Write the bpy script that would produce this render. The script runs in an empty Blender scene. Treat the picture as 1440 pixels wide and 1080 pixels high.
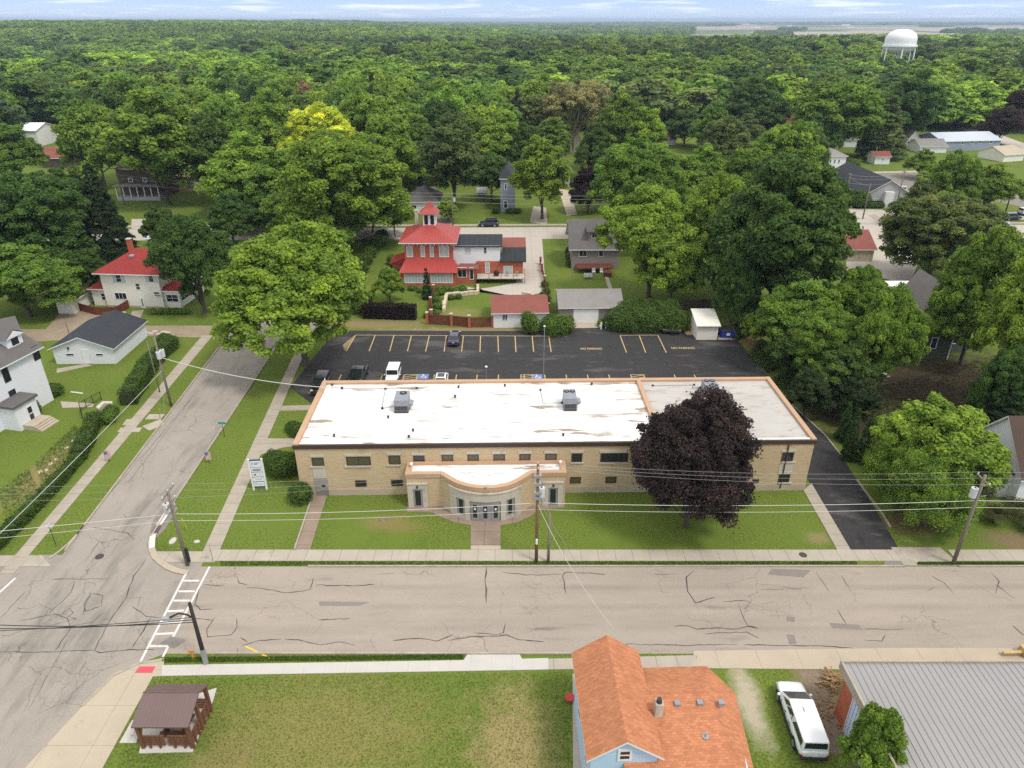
import bpy, math, random
import numpy as np
from mathutils import Vector, Matrix
R = math.radians
scn = bpy.context.scene
COL = scn.collection

# ---------------------------------------------------------------- camera
CAM_H = 43.0
F_PX = 998.0
PITCH = math.atan(512/998.0)
cam_d = bpy.data.cameras.new('camera'); cam = bpy.data.objects.new('camera', cam_d); COL.objects.link(cam)
cam.location = (0, 0, CAM_H); cam.rotation_euler = (math.pi/2 - PITCH, 0, 0)
cam_d.sensor_width = 36.0; cam_d.lens = 36.0*F_PX/1440.0
cam_d.clip_start = 0.5; cam_d.clip_end = 120000
scn.camera = cam

# ---------------------------------------------------------------- world: sky with thin high cloud
SUN_EL, SUN_AZ = 58.0, 128.0      # azimuth clockwise from +Y (view direction)
w = bpy.data.worlds.new("World"); scn.world = w; w.use_nodes = True
nt = w.node_tree; nt.nodes.clear()
def wn(t, **k):
    n = nt.nodes.new(t)
    for a, b in k.items(): setattr(n, a, b)
    return n
sky = wn('ShaderNodeTexSky', sky_type='NISHITA', sun_disc=False)
sky.sun_elevation = R(SUN_EL); sky.sun_rotation = R(SUN_AZ); sky.air_density = 1.0; sky.dust_density = 0.6; sky.ozone_density = 2.0
tc = wn('ShaderNodeTexCoord'); sep = wn('ShaderNodeSeparateXYZ')
nt.links.new(tc.outputs['Generated'], sep.inputs[0])
# blue band low over the horizon
ramp = wn('ShaderNodeValToRGB'); nt.links.new(sep.outputs['Z'], ramp.inputs[0])
cr = ramp.color_ramp
cr.elements[0].position = 0.0; cr.elements[0].color = (3.1, 3.8, 4.9, 1)
cr.elements[1].position = 0.022; cr.elements[1].color = (1.95, 2.9, 4.8, 1)
e = cr.elements.new(0.25); e.color = (4.7, 4.75, 4.8, 1)
e = cr.elements.new(0.7); e.color = (6.9, 6.75, 6.5, 1)
mixs = wn('ShaderNodeMix', data_type='RGBA'); mixs.inputs[0].default_value = 0.85
nt.links.new(sky.outputs[0], mixs.inputs[6]); nt.links.new(ramp.outputs[0], mixs.inputs[7])
# cloud wisps: flat cloud layer seen edge-on
dv = wn('ShaderNodeVectorMath', operation='MULTIPLY'); dv.inputs[1].default_value = (12.0, 12.0, 170.0)
nt.links.new(tc.outputs['Generated'], dv.inputs[0])
cn = wn('ShaderNodeTexNoise'); cn.inputs['Scale'].default_value = 1.0; cn.inputs['Detail'].default_value = 5; cn.inputs['Roughness'].default_value = 0.55
nt.links.new(dv.outputs[0], cn.inputs['Vector'])
cmr = wn('ShaderNodeMapRange'); cmr.inputs[1].default_value = 0.50; cmr.inputs[2].default_value = 0.68; cmr.inputs[4].default_value = 0.8
nt.links.new(cn.outputs[0], cmr.inputs[0])
mixc = wn('ShaderNodeMix', data_type='RGBA'); nt.links.new(cmr.outputs[0], mixc.inputs[0])
nt.links.new(mixs.outputs[2], mixc.inputs[6]); mixc.inputs[7].default_value = (4.9, 5.2, 5.7, 1)
bg = wn('ShaderNodeBackground'); bg.inputs['Strength'].default_value = 0.132
nt.links.new(mixc.outputs[2], bg.inputs['Color'])
wo = wn('ShaderNodeOutputWorld'); nt.links.new(bg.outputs[0], wo.inputs[0])

sl = bpy.data.lights.new('sun', 'SUN'); sl.energy = 1.3; sl.angle = R(12); sl.color = (1.0, 0.95, 0.87)
so = bpy.data.objects.new('sun', sl); COL.objects.link(so); so.location = (60, -40, 120)
sd = Vector((math.sin(R(SUN_AZ))*math.cos(R(SUN_EL)), math.cos(R(SUN_AZ))*math.cos(R(SUN_EL)), math.sin(R(SUN_EL))))
so.rotation_euler = sd.to_track_quat('Z', 'Y').to_euler()

scn.view_settings.view_transform = 'Standard'; scn.view_settings.look = 'None'
scn.view_settings.exposure = 0.80; scn.view_settings.gamma = 1.0
scn.render.engine = 'CYCLES'
cy = scn.cycles
cy.use_denoising = False
cy.max_bounces = 7; cy.diffuse_bounces = 6; cy.glossy_bounces = 2; cy.transmission_bounces = 5
cy.volume_bounces = 0; cy.transparent_max_bounces = 8
cy.caustics_reflective = False; cy.caustics_refractive = False

# ---------------------------------------------------------------- coordinates read off the photograph
_c, _s = math.cos(PITCH), math.sin(PITCH)
def at(px, py, z=0.0):
    """world point at height z that the photograph shows at (px, py)"""
    a = (px-720)/F_PX; b = (py-540)/F_PX
    t = (z-CAM_H)/(-_s - b*_c)
    return Vector((a*t, (_c - b*_s)*t, z))
def hz(P, py):
    k = (540-py)/F_PX
    return CAM_H + P[1]*(k*_c-_s)/(_c+k*_s)
def on_plane(A, B, px, py):
    """(u, z) where the ray through (px, py) meets the upright plane through A and B"""
    d = Vector((B[0]-A[0], B[1]-A[1])).normalized(); n = Vector((-d.y, d.x))
    b = (py-540)/F_PX; ray = Vector(((px-720)/F_PX, _c-b*_s, -_s-b*_c))
    t = (A[0]*n.x + A[1]*n.y)/(ray.x*n.x+ray.y*n.y)
    p = ray*t
    return (p.x-A[0])*d.x+(p.y-A[1])*d.y, CAM_H+p.z

# ---------------------------------------------------------------- scene helpers
def tag(o, label=None, cat=None, group=None, kind=None):
    if label: o['label'] = label
    if cat: o['category'] = cat
    if group: o['group'] = group
    if kind: o['kind'] = kind
    return o
def empty(name, loc=(0, 0, 0), rz=0, label=None, cat=None, group=None):
    o = bpy.data.objects.new(name, None); COL.objects.link(o); o.empty_display_size = 0.5
    o.location = loc; o.rotation_euler = (0, 0, rz)
    return tag(o, label, cat, group)
def copy_tree(o, parent=None):
    n = o.copy(); COL.objects.link(n); n.parent = parent
    for ch in list(o.children): copy_tree(ch, n)
    return n

class MB:
    def __init__(s): s.v = []; s.f = []; s.mi = []; s.m = 0; s.sm = []; s.smooth = False
    def add(s, vs, fs):
        b = len(s.v); s.v += [tuple(p) for p in vs]
        for f in fs: s.f.append(tuple(i+b for i in f)); s.mi.append(s.m); s.sm.append(s.smooth)
        return s
    def box(s, x0, x1, y0, y1, z0, z1, M=None):
        vs = [(x0,y0,z0),(x1,y0,z0),(x1,y1,z0),(x0,y1,z0),(x0,y0,z1),(x1,y0,z1),(x1,y1,z1),(x0,y1,z1)]
        if M: vs = [M @ Vector(p) for p in vs]
        return s.add(vs, [(0,3,2,1),(4,5,6,7),(0,1,5,4),(1,2,6,5),(2,3,7,6),(3,0,4,7)])
    def prism(s, poly, z0, z1, cap=True):
        n = len(poly); A = sum(poly[i][0]*poly[(i+1)%n][1]-poly[(i+1)%n][0]*poly[i][1] for i in range(n))
        if A < 0: poly = poly[::-1]
        vs = [(p[0],p[1],z0) for p in poly]+[(p[0],p[1],z1) for p in poly]
        fs = [(i,(i+1)%n,n+(i+1)%n,n+i) for i in range(n)]
        if cap: fs += [tuple(range(n,2*n)), tuple(range(n-1,-1,-1))]
        return s.add(vs, fs)
    def sheet(s, poly, z):
        n = len(poly); A = sum(poly[i][0]*poly[(i+1)%n][1]-poly[(i+1)%n][0]*poly[i][1] for i in range(n))
        if A < 0: poly = poly[::-1]
        return s.add([(p[0],p[1],z) for p in poly], [tuple(range(n))])
    def face(s, *pts): return s.add(pts, [tuple(range(len(pts)))])
    def tube(s, pts, r, n=6, cap=True):
        pts = [Vector(p) for p in pts]; rs = r if isinstance(r, (list, tuple)) else [r]*len(pts)
        vs = []; fs = []
        for i, p in enumerate(pts):
            d = (pts[min(i+1,len(pts)-1)]-pts[max(i-1,0)]).normalized()
            a = d.cross(Vector((0,0,1)) if abs(d.z) < .95 else Vector((1,0,0))).normalized(); b = d.cross(a)
            for k in range(n):
                t = 2*math.pi*k/n; vs.append(p+(a*math.cos(t)+b*math.sin(t))*rs[i])
        for i in range(len(pts)-1):
            for k in range(n):
                k2 = (k+1)%n; fs.append((i*n+k, (i+1)*n+k, (i+1)*n+k2, i*n+k2))
        if cap: fs.append(tuple(range(n))); fs.append(tuple(range(len(pts)*n-1, (len(pts)-1)*n-1, -1)))
        return s.add(vs, fs)
    def cyl(s, x, y, z0, z1, r0, r1=None, n=12):
        return s.tube([(x,y,z0),(x,y,z1)], [r0, r0 if r1 is None else r1], n)
    def lathe(s, prof, n=16, c=(0,0,0)):
        vs = []; fs = []; m = len(prof)
        for k in range(n):
            t = 2*math.pi*k/n
            for (r, z) in prof: vs.append((c[0]+r*math.cos(t), c[1]+r*math.sin(t), c[2]+z))
        for k in range(n):
            k2 = (k+1)%n
            for i in range(m-1): fs.append((k*m+i, k2*m+i, k2*m+i+1, k*m+i+1))
        return s.add(vs, fs)
    def strip(s, pts, wd, z, wob=0, rng=None):
        """flat ribbon along a line on the ground"""
        pts = [Vector((p[0],p[1])) for p in pts]; L = []; Rr = []
        for i, p in enumerate(pts):
            d = (pts[min(i+1,len(pts)-1)]-pts[max(i-1,0)]).normalized(); nn = Vector((-d.y,d.x))
            ww = wd/2*(1+(rng.uniform(-wob,wob) if wob else 0))
            if wob and i in (0, len(pts)-1): ww *= .3
            L.append((p.x+nn.x*ww,p.y+nn.y*ww,z)); Rr.append((p.x-nn.x*ww,p.y-nn.y*ww,z))
        n = len(pts)
        return s.add(Rr+L, [(i,i+1,n+i+1,n+i) for i in range(n-1)])
    def build(s, name, mats, parent=None, bevel=0, sub=0, smooth=False):
        me = bpy.data.meshes.new(name); me.from_pydata(s.v, [], s.f)
        for m in (mats if isinstance(mats, (list, tuple)) else [mats]): me.materials.append(m)
        me.polygons.foreach_set('material_index', s.mi)
        me.polygons.foreach_set('use_smooth', [True]*len(s.f) if smooth else s.sm)
        me.update()
        o = bpy.data.objects.new(name, me); COL.objects.link(o); o.parent = parent
        if bevel:
            b = o.modifiers.new('b', 'BEVEL'); b.width = bevel; b.segments = 2; b.limit_method = 'ANGLE'
        if sub:
            b = o.modifiers.new('s', 'SUBSURF'); b.levels = sub; b.render_levels = sub
        return o

# ---------------------------------------------------------------- materials
def nodes(m):
    m.use_nodes = True; t = m.node_tree; t.nodes.clear(); return t
def mat(name, col, rough=.8, col2=None, scale=1.0, detail=5, amt=.5, bump=0, bscale=None, metal=0, spec=.3, stretch=None,
        tex=None, fine=0.0, finescale=30, world=False):
    """noise-mottled principled; tex adds a procedural pattern"""
    m = bpy.data.materials.new(name); t = nodes(m); N = t.nodes.new; Lk = t.links.new
    p = N('ShaderNodeBsdfPrincipled'); out = N('ShaderNodeOutputMaterial'); Lk(p.outputs[0], out.inputs[0])
    p.inputs['Roughness'].default_value = rough; p.inputs['Metallic'].default_value = metal
    p.inputs['Specular IOR Level'].default_value = spec
    tcn = N('ShaderNodeTexCoord'); src = tcn.outputs['Object']
    if world:
        g = N('ShaderNodeNewGeometry'); src = g.outputs['Position']
    if stretch:
        mp = N('ShaderNodeVectorMath'); mp.operation = 'MULTIPLY'; mp.inputs[1].default_value = stretch; Lk(src, mp.inputs[0]); vec = mp.outputs[0]
    else: vec = src
    n1 = N('ShaderNodeTexNoise'); n1.inputs['Scale'].default_value = scale; n1.inputs['Detail'].default_value = detail; n1.inputs['Roughness'].default_value = .6
    Lk(vec, n1.inputs['Vector'])
    mr = N('ShaderNodeMapRange'); mr.inputs[1].default_value = .5-amt*.35; mr.inputs[2].default_value = .5+amt*.35; Lk(n1.outputs[0], mr.inputs[0])
    mx = N('ShaderNodeMix'); mx.data_type = 'RGBA'; Lk(mr.outputs[0], mx.inputs[0])
    c2 = col2 if col2 else tuple(c*.8 for c in col)
    mx.inputs[6].default_value = (*col, 1); mx.inputs[7].default_value = (*c2, 1)
    cur = mx.outputs[2]
    if fine:
        nf = N('ShaderNodeTexNoise'); nf.inputs['Scale'].default_value = finescale; nf.inputs['Detail'].default_value = 3; nf.inputs['Roughness'].default_value = .7; Lk(src, nf.inputs['Vector'])
        mf = N('ShaderNodeMapRange'); mf.inputs[1].default_value = .3; mf.inputs[2].default_value = .7; mf.inputs[3].default_value = 1-fine; mf.inputs[4].default_value = 1+fine; Lk(nf.outputs[0], mf.inputs[0])
        mm = N('ShaderNodeVectorMath'); mm.operation = 'SCALE'; Lk(cur, mm.inputs[0]); Lk(mf.outputs[0], mm.inputs['Scale']); cur = mm.outputs[0]
    if tex: cur = tex(t, src, cur)
    Lk(cur, p.inputs['Base Color'])
    if bump:
        nb = N('ShaderNodeTexNoise'); nb.inputs['Scale'].default_value = bscale or scale*6; nb.inputs['Detail'].default_value = 3; Lk(src, nb.inputs['Vector'])
        b = N('ShaderNodeBump'); b.inputs['Strength'].default_value = bump; b.inputs['Distance'].default_value = .1; Lk(nb.outputs[0], b.inputs['Height']); Lk(b.outputs[0], p.inputs['Normal'])
    return m
def tx_lines(axis, period, width, dark, soft=.0):
    """evenly spaced dark lines across an axis: boards, seams, courses, joints"""
    def f(t, src, cur):
        N = t.nodes.new; Lk = t.links.new
        s_ = N('ShaderNodeSeparateXYZ'); Lk(src, s_.inputs[0])
        d = N('ShaderNodeMath'); d.operation = 'DIVIDE'; d.inputs[1].default_value = period; Lk(s_.outputs[axis], d.inputs[0])
        fr = N('ShaderNodeMath'); fr.operation = 'FRACT'; Lk(d.outputs[0], fr.inputs[0])
        lt = N('ShaderNodeMath'); lt.operation = 'LESS_THAN'; lt.inputs[1].default_value = width/period; Lk(fr.outputs[0], lt.inputs[0])
        mr = N('ShaderNodeMapRange'); mr.inputs[3].default_value = 1; mr.inputs[4].default_value = dark; Lk(lt.outputs[0], mr.inputs[0])
        sc = N('ShaderNodeVectorMath'); sc.operation = 'SCALE'; Lk(cur, sc.inputs[0]); Lk(mr.outputs[0], sc.inputs['Scale'])
        return sc.outputs[0]
    return f
def tx_brick(bw, bh, var, mortar, plane='xz', msize=.012):
    """coursed units with individual tones; both wall directions are covered by x+y"""
    def f(t, src, cur):
        N = t.nodes.new; Lk = t.links.new
        s_ = N('ShaderNodeSeparateXYZ'); Lk(src, s_.inputs[0])
        ad = N('ShaderNodeMath'); ad.operation = 'ADD'; Lk(s_.outputs[0], ad.inputs[0])
        cb = N('ShaderNodeCombineXYZ')
        if plane == 'xz': Lk(s_.outputs[1], ad.inputs[1]); Lk(ad.outputs[0], cb.inputs[0]); Lk(s_.outputs[2], cb.inputs[1])
        elif plane == 'xy': ad.inputs[1].default_value = 0; Lk(ad.outputs[0], cb.inputs[0]); Lk(s_.outputs[1], cb.inputs[1])
        else: ad.inputs[1].default_value = 0; Lk(s_.outputs[1], cb.inputs[0]); Lk(ad.outputs[0], cb.inputs[1])
        b = N('ShaderNodeTexBrick'); Lk(cb.outputs[0], b.inputs['Vector']); b.inputs['Scale'].default_value = 1
        b.inputs['Brick Width'].default_value = bw; b.inputs['Row Height'].default_value = bh; b.inputs['Mortar Size'].default_value = msize
        b.inputs['Color1'].default_value = (1-var,)*3+(1,); b.inputs['Color2'].default_value = (1+var,)*3+(1,); b.inputs['Mortar'].default_value = (mortar,)*3+(1,)
        b.inputs['Bias'].default_value = 0
        sc = N('ShaderNodeVectorMath'); sc.operation = 'MULTIPLY'; Lk(cur, sc.inputs[0]); Lk(b.outputs[0], sc.inputs[1])
        return sc.outputs[0]
    return f
def chain(*fs):
    def f(t, src, cur):
        for g in fs: cur = g(t, src, cur)
        return cur
    return f
def tx_stain(scale, lo, hi, col, st=(1,1,1), off=0.0):
    def f(t, src, cur):
        N = t.nodes.new; Lk = t.links.new
        mp = N('ShaderNodeVectorMath'); mp.operation = 'MULTIPLY_ADD'; mp.inputs[1].default_value = st; mp.inputs[2].default_value = (off,off,off); Lk(src, mp.inputs[0])
        n = N('ShaderNodeTexNoise'); n.inputs['Scale'].default_value = scale; n.inputs['Detail'].default_value = 6; n.inputs['Roughness'].default_value = .62; Lk(mp.outputs[0], n.inputs['Vector'])
        mr = N('ShaderNodeMapRange'); mr.inputs[1].default_value = lo; mr.inputs[2].default_value = hi; Lk(n.outputs[0], mr.inputs[0])
        mx = N('ShaderNodeMix'); mx.data_type = 'RGBA'; Lk(mr.outputs[0], mx.inputs[0]); Lk(cur, mx.inputs[6]); mx.inputs[7].default_value = (*col, 1)
        return mx.outputs[2]
    return f
def tx_cracks(scale, width, dark, lo=.48, hi=.6, warp=.6):
    """a fine branching crack net, present only in worn areas"""
    def f(t, src, cur):
        N = t.nodes.new; Lk = t.links.new
        n = N('ShaderNodeTexNoise'); n.inputs['Scale'].default_value = scale*1.8; n.inputs['Detail'].default_value = 5; Lk(src, n.inputs['Vector'])
        ma = N('ShaderNodeVectorMath'); ma.operation = 'MULTIPLY_ADD'; ma.inputs[1].default_value = (warp/scale,)*3; Lk(n.outputs['Color'], ma.inputs[0]); Lk(src, ma.inputs[2])
        v = N('ShaderNodeTexVoronoi'); v.feature = 'DISTANCE_TO_EDGE'; v.inputs['Scale'].default_value = scale; Lk(ma.outputs[0], v.inputs['Vector'])
        e_ = N('ShaderNodeMapRange'); e_.inputs[1].default_value = width; e_.inputs[2].default_value = width*.3; Lk(v.outputs['Distance'], e_.inputs[0])
        w_ = N('ShaderNodeTexNoise'); w_.inputs['Scale'].default_value = .17; w_.inputs['Detail'].default_value = 4; Lk(src, w_.inputs['Vector'])
        m_ = N('ShaderNodeMapRange'); m_.inputs[1].default_value = lo; m_.inputs[2].default_value = hi; Lk(w_.outputs[0], m_.inputs[0])
        mu = N('ShaderNodeMath'); mu.operation = 'MULTIPLY'; Lk(e_.outputs[0], mu.inputs[0]); Lk(m_.outputs[0], mu.inputs[1])
        mr = N('ShaderNodeMapRange'); mr.inputs[3].default_value = 1; mr.inputs[4].default_value = dark; Lk(mu.outputs[0], mr.inputs[0])
        sc = N('ShaderNodeVectorMath'); sc.operation = 'SCALE'; Lk(cur, sc.inputs[0]); Lk(mr.outputs[0], sc.inputs['Scale']); return sc.outputs[0]
    return f
def tx_lanes(ys, width, dark):
    """tyre-worn bands along the street"""
    def f(t, src, cur):
        N = t.nodes.new; Lk = t.links.new
        s_ = N('ShaderNodeSeparateXYZ'); Lk(src, s_.inputs[0])
        for y in ys:
            n = N('ShaderNodeTexNoise'); n.inputs['Scale'].default_value = .12; n.inputs['Detail'].default_value = 5; Lk(src, n.inputs['Vector'])
            su = N('ShaderNodeMath'); su.operation = 'SUBTRACT'; su.inputs[1].default_value = y; Lk(s_.outputs[1], su.inputs[0]); ab = N('ShaderNodeMath'); ab.operation = 'ABSOLUTE'; Lk(su.outputs[0], ab.inputs[0])
            mr = N('ShaderNodeMapRange'); mr.interpolation_type = 'SMOOTHSTEP'; mr.inputs[1].default_value = width; mr.inputs[2].default_value = 0; mr.inputs[3].default_value = 0; mr.inputs[4].default_value = 1; Lk(ab.outputs[0], mr.inputs[0])
            nm = N('ShaderNodeMapRange'); nm.inputs[1].default_value = .35; nm.inputs[2].default_value = .65; Lk(n.outputs[0], nm.inputs[0])
            mu = N('ShaderNodeMath'); mu.operation = 'MULTIPLY'; Lk(mr.outputs[0], mu.inputs[0]); Lk(nm.outputs[0], mu.inputs[1])
            fr = N('ShaderNodeMapRange'); fr.inputs[3].default_value = 1; fr.inputs[4].default_value = dark; Lk(mu.outputs[0], fr.inputs[0])
            sc = N('ShaderNodeVectorMath'); sc.operation = 'SCALE'; Lk(cur, sc.inputs[0]); Lk(fr.outputs[0], sc.inputs['Scale']); cur = sc.outputs[0]
        return cur
    return f
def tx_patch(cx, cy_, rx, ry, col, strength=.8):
    """a worn or painted-shade patch of its own shape at a place on the ground (world coordinates)"""
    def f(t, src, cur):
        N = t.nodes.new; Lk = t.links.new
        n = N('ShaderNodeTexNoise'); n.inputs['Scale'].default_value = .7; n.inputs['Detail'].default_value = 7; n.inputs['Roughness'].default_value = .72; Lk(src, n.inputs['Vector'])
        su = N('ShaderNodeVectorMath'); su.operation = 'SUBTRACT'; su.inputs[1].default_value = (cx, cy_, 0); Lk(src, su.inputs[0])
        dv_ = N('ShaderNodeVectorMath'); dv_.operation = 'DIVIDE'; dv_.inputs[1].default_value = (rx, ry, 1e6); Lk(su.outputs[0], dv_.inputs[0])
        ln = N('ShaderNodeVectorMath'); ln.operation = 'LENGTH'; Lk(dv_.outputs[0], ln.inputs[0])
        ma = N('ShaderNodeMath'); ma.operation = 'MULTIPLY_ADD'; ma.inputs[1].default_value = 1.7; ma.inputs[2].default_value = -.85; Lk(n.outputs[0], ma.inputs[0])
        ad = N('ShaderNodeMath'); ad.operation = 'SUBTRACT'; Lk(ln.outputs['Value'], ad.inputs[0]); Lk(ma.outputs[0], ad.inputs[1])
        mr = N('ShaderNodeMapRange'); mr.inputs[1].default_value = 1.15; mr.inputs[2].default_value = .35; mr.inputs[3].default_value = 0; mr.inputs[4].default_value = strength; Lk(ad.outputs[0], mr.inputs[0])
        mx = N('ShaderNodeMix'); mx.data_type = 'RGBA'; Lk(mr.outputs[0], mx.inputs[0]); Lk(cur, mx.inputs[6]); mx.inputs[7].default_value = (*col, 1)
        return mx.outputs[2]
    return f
M = {}
# ---------------------------------------------------------------- palette
def flat(name, col, rough=.6, metal=0, spec=.4): 
    m = bpy.data.materials.new(name); t = nodes(m); p = t.nodes.new('ShaderNodeBsdfPrincipled'); o = t.nodes.new('ShaderNodeOutputMaterial')
    t.links.new(p.outputs[0], o.inputs[0]); p.inputs['Base Color'].default_value = (*col, 1); p.inputs['Roughness'].default_value = rough
    p.inputs['Metallic'].default_value = metal; p.inputs['Specular IOR Level'].default_value = spec; return m
LAWN = at(520, 1010); LAWN2 = at(700, 1040); LAWN3 = at(300, 1060)
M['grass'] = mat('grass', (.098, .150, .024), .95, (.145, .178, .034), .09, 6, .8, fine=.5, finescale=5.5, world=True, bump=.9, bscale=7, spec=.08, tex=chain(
    tx_stain(.55, .56, .8, (.078, .14, .018)), tx_stain(.12, .5, .62, (.125, .175, .03), (1,1,1), 5),
    tx_patch(LAWN.x-3, LAWN.y-1, 9.5, 5.2, (.235, .205, .07), .75), tx_patch(LAWN2.x+1, LAWN2.y-1, 3.2, 6.2, (.30, .235, .105), .9), tx_patch(LAWN3.x+1, LAWN3.y-1, 3.0, 2.5, (.22, .18, .07), .7),
    tx_patch(at(545,735).x, at(545,735).y, 2.8, 1.5, (.24, .18, .075), .7), tx_patch(at(1150,757).x, at(1150,757).y, 1.5, 1.1, (.25, .2, .1), .75),
    tx_patch(at(60,665).x, at(60,665).y, 2.0, 6.5, (.27, .2, .095), .8), tx_patch(at(640,440).x, at(640,440).y, 5, 3, (.23, .2, .08), .6),
    tx_patch(at(520,470).x, at(520,470).y+4, 12, 2.4, (.26, .19, .1), .8), tx_patch(at(660,466).x, at(660,466).y+.6, 14, 1.2, (.27, .2, .12), .9),
    tx_patch(at(950,985).x+5.2, at(950,985).y, 1.1, 4.2, (.42, .36, .26), .95), tx_patch(at(1160,980).x, at(1160,980).y, 2.0, 5.2, (.25, .19, .12), .95),
    tx_patch(at(1330,545).x, at(1330,545).y, 23, 17, (.050, .034, .022), .97), tx_patch(at(1225,605).x, at(1225,605).y, 7, 6, (.055, .04, .024), .95), tx_patch(at(1150,560).x, at(1150,560).y, 4, 9, (.06,.055,.025), .9), tx_patch(at(130,400).x, at(130,400).y, 12, 7, (.06,.045,.025), .8),  # bare soil under the trees, with their shade painted into its colour
    tx_patch(at(570,715).x+.3, at(570,740).y, 3.0, 1.0, (.2, .17, .06), .5), tx_patch(at(1055,480).x, at(1055,480).y, 1.6, 5.5, (.24,.15,.08), .85),
    tx_patch(at(1290,745).x, at(1290,745).y+1, 3.5, 2.0, (.14,.09,.05), .9), tx_patch(at(1425,760).x, at(1425,760).y, 3.0, 1.6, (.2,.14,.085), .9)))
def road_tex(dark=.86):
    return chain(tx_stain(.35, .52, .78, (.27, .235, .195), (.12, 1.6, 1), 3), tx_stain(.9, .62, .74, (.20, .175, .15), (.16, 1, 1), 9), tx_stain(2.6, .68, .8, (.4, .355, .3), (1, 1, 1), 5))
M['road'] = mat('road_surface', (.355, .302, .25), .9, (.295, .25, .206), .5, 7, .7, fine=.15, finescale=14, world=True, tex=chain(road_tex(), tx_lanes((41.3, 43.6, 45.9), .55, .84), tx_cracks(.22, .009, .68), tx_cracks(.9, .025, .8, .56, .64)), stretch=(.35, 1, 1), bump=.25, bscale=12)
M['road2'] = mat('side_road_surface', (.335, .295, .25), .9, (.265, .235, .20), .3, 7, .8, fine=.15, finescale=14, world=True, tex=chain(tx_stain(.5, .5, .78, (.17, .155, .135), (1.3, .3, 1), 3), tx_stain(2.6, .66, .8, (.36, .33, .28), (1, 1, 1), 5), tx_cracks(.25, .010, .62, .42, .55), tx_cracks(1.0, .026, .78, .52, .62)), bump=.25, bscale=12)
M['conc'] = mat('concrete_walk', (.43, .38, .31), .9, (.34, .30, .245), .7, 6, .8, fine=.1, finescale=20, world=True, tex=chain(tx_lines(0, 1.55, .05, .62), tx_stain(.9, .6, .8, (.27, .235, .19))))
M['conc_y'] = mat('concrete_walk_side', (.40, .35, .28), .9, (.31, .27, .215), .7, 6, .8, fine=.1, finescale=20, world=True, tex=chain(tx_lines(1, 1.6, .06, .62), tx_stain(.9, .6, .8, (.26, .22, .18))))
M['conc_new'] = mat('concrete_new', (.50, .47, .43), .85, (.45, .425, .39), .8, 6, .7, fine=.05, finescale=20, world=True, tex=tx_lines(0, 1.55, .03, .82))
M['conc_tan'] = mat('concrete_tan', (.46, .39, .29), .9, (.38, .325, .245), .4, 6, .8, fine=.1, finescale=20, world=True, tex=chain(tx_lines(0, 3.1, .05, .75), tx_lines(1, 3.1, .05, .75), tx_stain(.9, .62, .8, (.30, .25, .2))))
M['conc_drive'] = mat('concrete_drive', (.47, .42, .36), .9, (.40, .36, .31), .4, 6, .8, fine=.08, finescale=20, world=True, tex=chain(tx_lines(0, 4, .08, .8), tx_lines(1, 4, .08, .8)))
M['plaza'] = mat('concrete_plaza', (.30, .225, .17), .9, (.22, .165, .125), .9, 6, .8, fine=.12, finescale=18, world=True, tex=chain(tx_lines(0, 2.6, .06, .6), tx_lines(1, 1.9, .06, .65)))
M['kerb'] = mat('kerb_concrete', (.42, .37, .30), .9, (.28, .24, .195), 1.2, 6, .8, fine=.15, finescale=12, world=True)
M['asph'] = mat('lot_asphalt', (.029, .028, .029), .85, (.042, .040, .040), .16, 6, .8, fine=.25, finescale=9, world=True, stretch=(.3, 1, 1), tex=chain(tx_stain(.22, .56, .66, (.085, .078, .072), (.5, 1.4, 1), 7), tx_stain(1.3, .60, .72, (.085, .078, .07), (.4, 1, 1), 2), tx_stain(.5, .60, .70, (.022, .022, .023), (1.5, .7, 1), 12)))
M['gravel'] = mat('gravel_drive', (.34, .27, .19), .95, (.24, .19, .13), .5, 6, .8, fine=.3, finescale=9, world=True)
M['dirt'] = mat('bare_dirt', (.25, .19, .13), .95, (.15, .115, .08), .8, 6, .8, fine=.3, finescale=7, world=True)
M['paint_w'] = mat('paint_white', (.72, .71, .68), .8, (.50, .48, .45), 3, 6, .8, world=True)
M['paint_y'] = mat('paint_yellow', (.62, .45, .19), .8, (.38, .28, .14), 2.5, 6, .8, world=True)
M['paint_b'] = mat('paint_blue', (.12, .19, .42), .8, (.16, .2, .33), 3, 6, .8, world=True)
M['tar'] = mat('tar_seal', (.035, .032, .03), .7, (.10, .09, .08), 1.5, 6, .7, world=True)
M['patch'] = mat('asphalt_patch', (.19, .17, .15), .9, (.23, .205, .18), 1.5, 6, .8, world=True, fine=.15, finescale=12)

# ---------------------------------------------------------------- ground with low far hills
def hill(x, y):
    d = np.hypot(x, y); k = np.clip((d-420)/700, 0, 1)
    k = k*k*(3-2*k)
    h = 5*np.sin(x/310+1.3)*np.sin(y/420+.4) + 7*np.sin(x/720+y/1300+.6) + 4*np.sin(y/230-x/500)
    left = np.clip((-x-100)/900, 0, 1)*np.clip((y-900)/800, 0, 1)*16 - np.clip((-x-60)/400,0,1)*np.clip(1-abs(y-620)/330,0,1)*13
    return k*h*.8 + left*np.clip(k*1.5,0,1) - k*3
rs = np.concatenate([np.array([0]), np.linspace(15, 300, 12), np.linspace(340, 1600, 60), np.geomspace(1700, 60000, 60)])
na = 240; th = np.linspace(0, 2*math.pi, na, endpoint=False)
gx = np.concatenate([[0.0], (rs[1:, None]*np.sin(th)[None]).ravel()]); gy = np.concatenate([[0.0], (rs[1:, None]*np.cos(th)[None]).ravel()])
gz = hill(gx, gy)*np.clip((9000-np.hypot(gx, gy))/4000, 0, 1)
b = MB(); b.v = list(zip(gx, gy, gz))
fs = [(0, 1+(k+1)%na, 1+k) for k in range(na)]
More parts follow.
